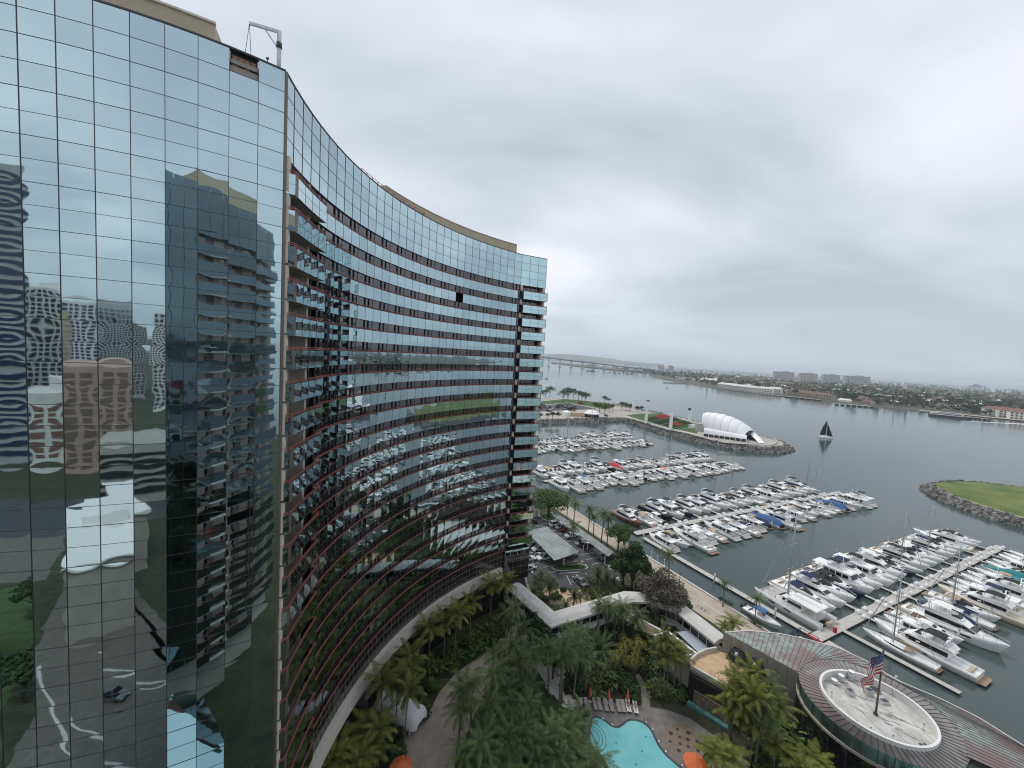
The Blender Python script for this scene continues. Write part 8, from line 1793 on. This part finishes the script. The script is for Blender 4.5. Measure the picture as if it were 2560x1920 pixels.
# fence of dark posts along the far promenade of the jetty and moored dinghies behind: railing
mb = MB(); fp_ = gs(q1, [(850, 560), (1000, 590), (1150, 620), (1320, 650)], JZ)
for a, b in zip(fp_[:-1], fp_[1:]):
    for k in range(22): q = a.lerp(b, k / 22); mb.bar(q, q + Vector((0, 0, 2.2)), .35)
    mb.bar(a + Vector((0, 0, 1.6)), b + Vector((0, 0, 1.6)), .2)
tag(mb.build('promenade_fence', [M['mullion']]), 'dark post fence along the bay side behind the concert lawn', 'fence')
mb = MB(); fp_ = gs(q1, [(985, 690), (1120, 730), (1300, 790), (1440, 815), (1520, 830), (1700, 880), (1850, 920), (2050, 935), (2200, 940)], JZ + .1)
for a, b in zip(fp_[:-1], fp_[1:]): mb.bar(a + Vector((0, 0, .5)), b + Vector((0, 0, .5)), .25, .9)
tag(mb.build('promenade_fence', [M['mullion']]), 'dark low fence along the marina edge of the jetty', 'fence')
mb = MB(); p = gp(*q1(1645, 800), JZ); mb.box((0, 0, 3.2), (4.5, 3.5, 6.4)); mb.box((0, -1.8, 5.8), (4.7, .2, 1.0)); ob = mb.build('stage_cabinet', [M['h_grey']]); ob.location = p; tag(ob, 'grey boxy stage building at the closed end of the shell', 'building')
mb = MB(); p = gp(*q1(1590, 775), JZ); mb.box((0, 0, 1.3), (7, 3, 2.6), 0, .5); mb.box((0, 0, 2.75), (7.6, 3.6, .2), 0, .5); ob = mb.build('service_kiosk', [M['white']]); ob.location = p; tag(ob, 'small white kiosk between the lawn and the grey stage building', 'kiosk')

# ---- long bridge
br = thing('bay_bridge', 'long blue girder bridge on pale piers curving across the bay', 'bridge', gp(1500, 920, WZ)); b_p = world_part(br, br.location)
px_ = [(232, 415, 255), (436, 428, 283), (645, 440, 308), (850, 458, 330), (1053, 470, 352), (1255, 488, 377), (1455, 500, 400), (1645, 515, 428), (1832, 530, 445), (2000, 545, 465), (2130, 555, 480)]
dk = []
for x, y, yt in px_:
    b0 = gp(1340 + x / 7.373, 860 + y / 7.373, WZ); t0 = gd(1340 + x / 7.373, 860 + yt / 7.373, b0.y); dk.append(t0); 
    mb = MB(); d_ = 2.3
    wide = x > 1400
    for s_ in ((-1, 1) if wide else (0,)):
        mb.bar((b0.x + s_ * 8, b0.y, WZ - 1), (b0.x + s_ * 8, b0.y, t0.z - 1), 4.2, 5)
    mb.bar((b0.x - 12, b0.y, t0.z - 3), (b0.x + 12, b0.y, t0.z - 3), 6, 3.5); mb.box((b0.x, b0.y, WZ + 1.5), (24 if wide else 16, 14, 5)); b_p(mb, 'pier', [M['bridge_pier']])
lead = dk[0] + (dk[0] - dk[1]) * 1.0 + Vector((0, 0, -1)); lead2 = lead + (dk[0] - dk[1]) * 3 + Vector((0, 0, -3)); tail_ = dk[-1] + (dk[-1] - dk[-2]) * 1.5 + Vector((0, 0, -3)); tail2 = tail_ + (dk[-1] - dk[-2]) * 2 + Vector((0, 0, -6))
path = [lead2, lead] + dk + [tail_, tail2]; mb = MB()
for a, b in zip(path[:-1], path[1:]): mb.bar(a, b, 20, 5.5)
b_p(mb, 'deck', [M['bridge']]); mb = MB()
for a, b in zip(path[:-1], path[1:]): mb.bar(a + Vector((0, -9, 3.4)), b + Vector((0, -9, 3.4)), 1, 1.4)
b_p(mb, 'parapet', [M['bridge_pier']])
# boats anchored in front of the bridge
mb = MB(); mb.hexa([(-5, -1.5, 0), (4, -1.6, 0), (5.5, 0, 0), (4, 1.6, 0), (-5, 1.5, 0)], [(-5, -1.7, 1.6), (4, -1.8, 1.8), (6.2, 0, 2.2), (4, 1.8, 1.8), (-5, 1.7, 1.6)]); mb.box((-.5, 0, 2.2), (4, 2.2, 1.0)); mb.tube([(.5, 0, 1.5), (.5, 0, 17)], .3, 4); mb.tube([(.4, 0, 3), (-4, 0, 3)], .25, 4)
PA = proto(mb.build('anchored_boat', [M['navy_hull']])); rng = random.Random(13)
for i in range(34):
    x, y = rng.uniform(830, 1780), 0; y = 480 + (x - 830) * .065 + rng.uniform(-4, 22); p = gp(1340 + x / 7.373, 860 + y / 7.373, WZ); dup(PA, p, rng.uniform(2.4, 3.2), rng.uniform(.9, 1.3), label='tiny dark sailboat anchored in front of the bridge', group='sailboats anchored by the bridge', cat='sailboat', mats=rng.choice((None, {'navy_hull': M['hull']})))
# a few craft on the water
for (x, y), l, s_ in (((1340 + 195 / 7.373, 860 + 645 / 7.373), 'small dark boat on the water right beside the tower', 1.3), ((1640 + 205 / 7.373, 890 + 600 / 7.373), 'tiny lone boat off the far resort shore', .6), ((2240 + 1090 / 6.91, 930 + 838 / 6.91), 'tiny speedboat heading along the far shore with a white wake', .7)):
    dup(PA, gp(x, y, WZ), R(15), (s_, s_, s_ * .35), label=l, cat='boat')
w0, w1 = gp(2240 + 1110 / 6.91, 930 + 845 / 6.91, WZ), gp(2590, 930 + 912 / 6.91, WZ); dW = (w1 - w0).normalized(); nW = Vector((-dW.y, dW.x, 0))
mb = MB(); mb.face([w0 - nW * .6 + Vector((0, 0, .02)), w1 - nW * 5 + Vector((0, 0, .02)), w1 + nW * 5 + Vector((0, 0, .02)), w0 + nW * .6 + Vector((0, 0, .02))]); struct('speedboat_wake', mb, [M['fabric_white']])
fy = thing('ferry', 'low white and dark ferry lying at the far shore pier', 'ferry', gp(2240 + 900 / 6.91, 930 + 785 / 6.91, WZ), math.atan2(-75, 100))
mb = MB(); mb.hexa([(-22, -4, 0), (20, -4, 0), (24, 0, 0), (20, 4, 0), (-22, 4, 0)], [(-22, -4.4, 3), (20, -4.4, 3), (26, 0, 3.4), (20, 4.4, 3), (-22, 4.4, 3)]); mb.build('hull', [M['mullion']], fy); mb = MB(); mb.box((-2, 0, 4.4), (36, 7, 2.8)); mb.box((0, 0, 7.0), (26, 6, 2.2)); mb.build('cabin', [M['white']], fy); mb = MB(); mb.box((-2, 0, 4.7), (34, 7.1, 1.0)); mb.box((0, 0, 7.1), (24, 6.1, .9)); mb.build('window', [M['boat_glass']], fy)
def pier(name, label, a, b, w_, n):
    t_ = thing(name, label, 'pier', a); f = world_part(t_, a); mb = MB(); mb.bar(a + Vector((0, 0, 2.6)), b + Vector((0, 0, 2.6)), w_, .6); f(mb, 'deck', [M['dock']])
    for k in range(n + 1): q = a.lerp(b, k / n); mb = MB(); mb.bar(q - Vector((0, 0, 1)), q + Vector((0, 0, 2.4)), w_ * .7, 2.2); f(mb, 'pile', [M['dock_side']])
pier('ferry_pier', 'low pier on dark piles reaching out right of the ferry', gp(2240 + 1050 / 6.91, 930 + 775 / 6.91, WZ), gp(2240 + 1610 / 6.91, 930 + 845 / 6.91, WZ), 5, 7)
pier('resort_pier', 'short dark pier in front of the long white resort', gp(1640 + 150 / 7.373, 890 + 497 / 7.373, WZ), gp(1640 + 520 / 7.373, 890 + 512 / 7.373, WZ), 5, 8)
pier('shore_dock', 'long dark floating dock in front of the tan shore restaurants', gp(1940 + 180 / 7.373, 900 + 690 / 7.373, WZ), gp(1940 + 810 / 7.373, 900 + 755 / 7.373, WZ), 7, 6)
pier('boathouse_dock', 'dark dock in front of the white boathouse roof', gp(1940 + 1120 / 7.373, 900 + 830 / 7.373, WZ), gp(1940 + 1760 / 7.373, 900 + 880 / 7.373, WZ), 8, 6)
wsh = thing('warship', 'grey warship anchored on the horizon at the right', 'ship', gd(2240 + 1400 / 6.91, 930 + 238 / 6.91, 5200)); wsh.location.z = WZ; wsh.rotation_euler = (0, 0, R(-12))
mb = MB(); mb.hexa([(-88, -9, 0), (80, -9, 0), (90, 0, 0), (80, 9, 0), (-88, 9, 0)], [(-88, -10, 10), (80, -10, 12), (100, 0, 14), (80, 10, 12), (-88, 10, 10)]); mb.build('hull', [M['ship']], wsh); mb = MB(); mb.box((-10, 0, 18), (70, 14, 14)); mb.box((-15, 0, 28), (30, 10, 10)); mb.box((45, 0, 14), (14, 8, 6)); mb.build('superstructure', [M['ship']], wsh); mb = MB(); mb.bar((-12, 0, 30), (-12, 0, 50), 3); mb.bar((-35, 0, 20), (-35, 0, 38), 3); mb.build('mast', [M['ship']], wsh)

# ---- far shore town
GZ = -1.15
def lot(px, py): return gp(px, py, GZ)
def condo(i, x0, x1, yt, yb, label):
    y_ = 2300; a, b = gd(x0, yt + .0, y_), gd(x1, yt + (x1 - x0) * .062, y_); w_ = (b.x - a.x) * .9; h = a.z - GZ; c = Vector(((a.x + b.x) / 2, y_, GZ)); t_ = thing('apartment_block', label, 'apartment block', c, -.12)
    mb = MB(); mb.box((0, 0, h / 2), (w_, 24, h)); mb.build('wall', [M['tower_conc']], t_)
    mb = MB(); n = 14
    for k in range(n): mb.box((0, -12.2, h * (k + .55) / n), (w_ * .97, 1.0, h / n * .45))
    mb.build('balcony_row', [M['h_grey']], t_); mb = MB()
    for f in (-.32, -.05, .3): mb.box((w_ * f, -12.6, h * .5), (w_ * .07, 1.6, h)) ; 
    mb.build('stair_shaft', [M['h_grey']], t_); mb = MB(); mb.box((w_ * .1, 0, h + 2), (w_ * .3, 12, 4)); mb.build('roof', [M['tower_conc']], t_)
condo(0, 1934, 1984, 928, 943, 'pale apartment block on the far skyline, first of four from the left'); condo(1, 1998, 2042, 932, 947, 'pale apartment block on the far skyline, second of four from the left'); condo(2, 2056, 2098, 935.5, 951, 'pale apartment block on the far skyline, third of four from the left'); condo(3, 2110, 2173, 938.5, 956, 'widest pale apartment block on the far skyline, at the right of four')
def bldg(label, px, py, w_, dp_, h, wallm, roofm, rz=0.0, pitched=True, cat='house', nm='house', win=False, group=None):
    p = lot(px, py); t_ = thing(nm, label, cat, p, rz, group)
    mb = MB(); mb.box((0, 0, h / 2), (w_, dp_, h)); mb.build('wall', [M[wallm]], t_); mb = MB()
    if pitched: mb.loft([[(-w_ / 2 - .6, -dp_ / 2 - .6, h), (w_ / 2 + .6, -dp_ / 2 - .6, h), (w_ / 2 + .6, dp_ / 2 + .6, h), (-w_ / 2 - .6, dp_ / 2 + .6, h)], [(-w_ / 2 + dp_ * .3, -.2, h + dp_ * .25), (w_ / 2 - dp_ * .3, -.2, h + dp_ * .25), (w_ / 2 - dp_ * .3, .2, h + dp_ * .25), (-w_ / 2 + dp_ * .3, .2, h + dp_ * .25)]], 0, cap0=True, cap1=True)
    else: mb.box((0, 0, h + .3), (w_ + .8, dp_ + .8, .6))
    mb.build('roof', [M[roofm]], t_)
    if win:
        mb = MB(); n = max(2, int(w_ / 5)); fl_n = max(1, int(h / 3.2))
        for f in range(fl_n):
            for k in range(n): mb.box((-w_ / 2 + w_ * (k + .5) / n, -dp_ / 2 - .05, h * (f + .5) / fl_n), (w_ / n * .5, .3, h / fl_n * .5))
        mb.build('window', [M['boat_glass']], t_)
    return t_
SHR = math.atan2(-.85, .55)
def shr(px):  # heading of the shore at that photo column
    return R(-60) if px < 1760 else (R(-52) if px < 1900 else (R(-46) if px < 2100 else R(-38)))
bldg('long white resort with ribbed terraces on the far shore', 1712, 950.5, 74, 22, 10, 'h_white', 'h_grey', R(-48), False, 'hotel', 'resort_building', True)
bldg('long pale flat roofed resort wing with gabled ends', 1772, 955.5, 60, 24, 8, 'h_grey', 'r_white', R(-46), True, 'hotel', 'resort_building', True)
for i, (x, y, w_) in enumerate(((1812, 972, 34), (1830, 974, 32), (1846, 977, 34), (1864, 979, 36), (1880, 981, 30), (1912, 984, 34), (1936, 984, 30))): bldg(f'white gabled shore apartments with dark openings, {ORD[i + 1]} from the left', x, y, w_, 18, 12, 'h_white', 'r_white', shr(x), True, 'apartments', 'shore_apartments', True, 'white shore apartments')
for i, (x, y, w_) in enumerate(((1992, 988, 36), (2008, 990, 34), (2026, 993, 34), (2046, 996, 32), (2062, 998, 26))): bldg(f'tan tile roofed shore restaurant building, {ORD[i + 1]} from the left', x, y, w_, 20, 9, 'h_tan', 'r_brown', shr(x), True, 'restaurant', 'shore_restaurant', True, 'tan shore restaurants')
bldg('white peaked boathouse roof on the far shore', 2112, 1005, 22, 12, 4, 'h_white', 'canvas_white', shr(2112), True, 'boathouse', 'boathouse'); bldg('reddish roofed house beside the boathouse', 2152, 1004, 32, 18, 7, 'h_rose', 'r_red', shr(2152), True)
bldg('long cream school building among the trees', 2210, 998, 70, 20, 10, 'h_tan', 'r_white', R(-25), False, 'building', 'school_building', True)
for i, (x, y, w_) in enumerate(((2498, 1040, 40), (2518, 1042, 30), (2540, 1046, 44), (2565, 1050, 40))): bldg(f'cream four storey shore hotel with red tiles, {ORD[i + 1]} from the left', x, y, w_, 18, 12, 'h_white', 'r_red', shr(x), True, 'hotel', 'shore_hotel', True, 'cream shore hotels at the right edge')
for x, y, l in ((1652, 921, 'tan twin hotel block left of its twin near the bridge end'), (1676, 922, 'tan twin hotel block right of its twin near the bridge end')): bldg(l, x, y, 60, 40, 38 if x > 1660 else 34, 'h_rose', 'h_rose', -.3, False, 'hotel', 'hotel_block', True)
bldg('pale two storey mansion among the trees below the first skyline block', 1962, 964, 52, 20, 11, 'h_rose', 'r_white', R(-20), False, 'mansion', 'mansion', True)
# scattered houses: walls and roofs vary; each zone shares a description
zone = [('behind the long white resort', 1650, 1780), ('behind the white shore apartments', 1780, 1950), ('below the skyline blocks', 1950, 2180), ('right of the skyline blocks', 2180, 2370), ('at the right end of the far shore', 2370, 2575)]
def shore_y(px):
    P_ = [(1400, 915), (1636, 944), (1707, 957.6), (1788, 971.2), (1897, 986.1), (1936, 989.7), (2050, 1001.8), (2082, 1004), (2176, 1018), (2303, 1029.3), (2556, 1053.7), (2620, 1060)]
    for (x0, y0), (x1, y1) in zip(P_[:-1], P_[1:]):
        if x0 <= px <= x1: return y0 + (y1 - y0) * (px - x0) / (x1 - x0)
    return 1060
def sky_y(px): return 912 + (px - 1636) * .0655
rng = random.Random(99); occupied = []; cnt = 0; PH_ = {}
def far_house(wm, rm):
    k = (wm, rm)
    if k in PH_: return PH_[k]
    mb = MB(); mb.box((0, 0, 3), (16, 11, 6)); mb.loft([[(-8.8, -6.3, 6), (8.8, -6.3, 6), (8.8, 6.3, 6), (-8.8, 6.3, 6)], [(-5, -.2, 8.8), (5, -.2, 8.8), (5, .2, 8.8), (-5, .2, 8.8)]], 1); 
    for x in (-5, 0, 5): mb.box((x, -5.55, 3), (2.4, .2, 2.4), 2)
    PH_[k] = proto(mb.build('house', [M[wm], M[rm], M['boat_glass']])); return PH_[k]
wn = {'h_white': 'white', 'h_tan': 'tan', 'h_grey': 'grey', 'h_rose': 'rosy'}; rn = {'r_grey': 'grey', 'r_red': 'red', 'r_white': 'pale', 'r_brown': 'brown'}
while cnt < 190:
    px = rng.uniform(1640, 2575); top_, bot = sky_y(px) + 9, shore_y(px) - 7
    if px < 1950 and rng.random() < .45: continue
    py = bot - (bot - top_) * rng.random() ** .8
    wm = rng.choice(('h_white', 'h_white', 'h_tan', 'h_grey', 'h_rose')); rm = rng.choice(('r_grey', 'r_red', 'r_white', 'r_white', 'r_brown')); zn = next((z[0] for z in zone if z[1] <= px <= z[2]), zone[-1][0]); dep = 'front' if py > (bot + top_) / 2 else 'back'
    s_ = rng.uniform(.8, 1.5); dup(far_house(wm, rm), lot(px, py), rng.choice((-.9, .65, -.7)), (s_, s_ * .9, rng.uniform(.8, 1.3)), label=f'small {wn[wm]} house with {rn[rm]} roof, {dep} rows {zn}', group=f'{wn[wm]} houses with {rn[rm]} roofs, {dep} rows {zn}', cat='house'); cnt += 1
FT = [small_tree('shore_tree', 91, 12, 6.5, M['far_green'], 260, .95), small_tree('shore_tree', 92, 9, 5.2, M['far_green'], 220, .85), small_tree('shore_tree', 93, 15, 6.0, M['far_green'], 280, .95, squash=.7)]
def conifer_proto():
    r = random.Random(4); p = proto(thing('tall_conifer', None, None)); mb = MB(); mb.tube([(0, 0, 0), (0, 0, 20)], [.5, .1], 5); mb.build('trunk', [M['bark_dark']], p); mb = MB()
    for k in range(240):
        z = r.uniform(4, 21); rr = (22 - z) * .2 * r.uniform(.3, 1); a = r.random() * 6.28; c = Vector((rr * cos(a), rr * sin(a), z)); u = Vector((cos(a), sin(a), -.3)); v = Vector((-sin(a), cos(a), 0)); mb.face([c - u * .8, c + v * .7, c + u * .9, c - v * .7])
    mb.build('crown', [M['far_green']], p); return p
CO = conifer_proto()
def palm_far():
    p = proto(thing('tall_fan_palm', None, None)); mb = MB(); mb.tube([(0, 0, 0), (0, 0, 17)], [.4, .3], 5); mb.build('trunk', [M['bark']], p); mb = MB(); r = random.Random(3)
    for k in range(40): v = Vector((r.gauss(0, 1), r.gauss(0, 1), r.gauss(0, 1))).normalized(); u = v.cross(Vector((0, .3, 1))).normalized(); c = Vector((0, 0, 17.5)); mb.face([c, c + v * 1.2 + u * .6, c + v * 2.4, c + v * 1.2 - u * .6])
    mb.build('crown', [M['far_green']], p); return p
FP_ = palm_far(); cnt = 0
while cnt < 296:
    px = rng.uniform(1600, 2580); bot = shore_y(px) - 4; top_ = max(sky_y(px) + 14, bot - 46); py = bot - (bot - top_) * rng.random() ** 1.1
    if px < 1640 and py > shore_y(px) - 3: continue
    zn = 'near the bridge end' if px < 1650 else next((z[0] for z in zone if z[1] <= px <= z[2]), zone[-1][0]); q = rng.random(); s_ = rng.uniform(.75, 1.35)
    k = CO if q < .07 else (FP_ if q < .13 else rng.choice(FT)); nm_ = {'tall_conifer': 'dark pointed conifer', 'tall_fan_palm': 'tall thin palm'}.get(k.name.split('.')[0], 'round dark green tree')
    dup(k, lot(px, py), rng.random() * 6, (s_, s_, s_ * rng.uniform(.85, 1.2)), label=f'{nm_} on the far shore {zn}', group=f'{nm_}s on the far shore {zn}', cat='tree'); cnt += 1
# the woods behind read as one mass
mb = MB(); r = random.Random(17)
for _ in range(3600):
    px = r.uniform(1560, 2600); bot = shore_y(px) - 8; top_ = sky_y(px) + 4.5; py = top_ + (bot - top_) * r.random() ** 1.5
    if 2478 < px + (py - 1000) * -.1 < 2490: continue
    p = lot(px, py); h = r.uniform(7, 14) * (1.25 if r.random() < .12 else 1); rad = r.uniform(4, 8)
    n = 12
    for _k in range(n):
        v = Vector((r.gauss(0, 1), r.gauss(0, 1), r.gauss(0, 1))).normalized(); c = p + Vector((v.x * rad * .8, v.y * rad * .8, h * .62 + v.z * h * .36)); u = (v + Vector((r.gauss(0, .4), r.gauss(0, .4), .4))).normalized(); a = u.cross(Vector((r.random(), r.random(), r.random() - .5))).normalized(); b = u.cross(a); s_ = r.uniform(1.4, 2.8); mb.face([c - a * s_, c + b * s_ * .8, c + a * s_, c - b * s_ * .8], r.choice((0, 0, 1)))
tag(mb.build('far_woods', [M['far_green'], M['far_green2']]), 'dark wooded mass of trees behind the far shore houses', 'woods', kind='stuff')
# low buildings on the spit beyond the bridge
for i, (x, y, w_) in enumerate(((1445, 913.5, 60), (1462, 915.5, 50), (1480, 916, 90), (1500, 918.5, 60), (1523, 921, 70), (1545, 923.5, 60), (1568, 926, 80), (1590, 928, 70), (1612, 928, 90), (1628, 926, 60))): bldg(f'low pale building on the spit behind the bridge, {ORD[i + 1]} from the left', x, y, w_, 30, r.uniform(8, 16), r.choice(('h_white', 'h_tan', 'h_grey', 'h_rose')), r.choice(('r_brown', 'r_white')), -.3, False, 'building', 'spit_building', False, 'low buildings on the far spit')
clear_protos()
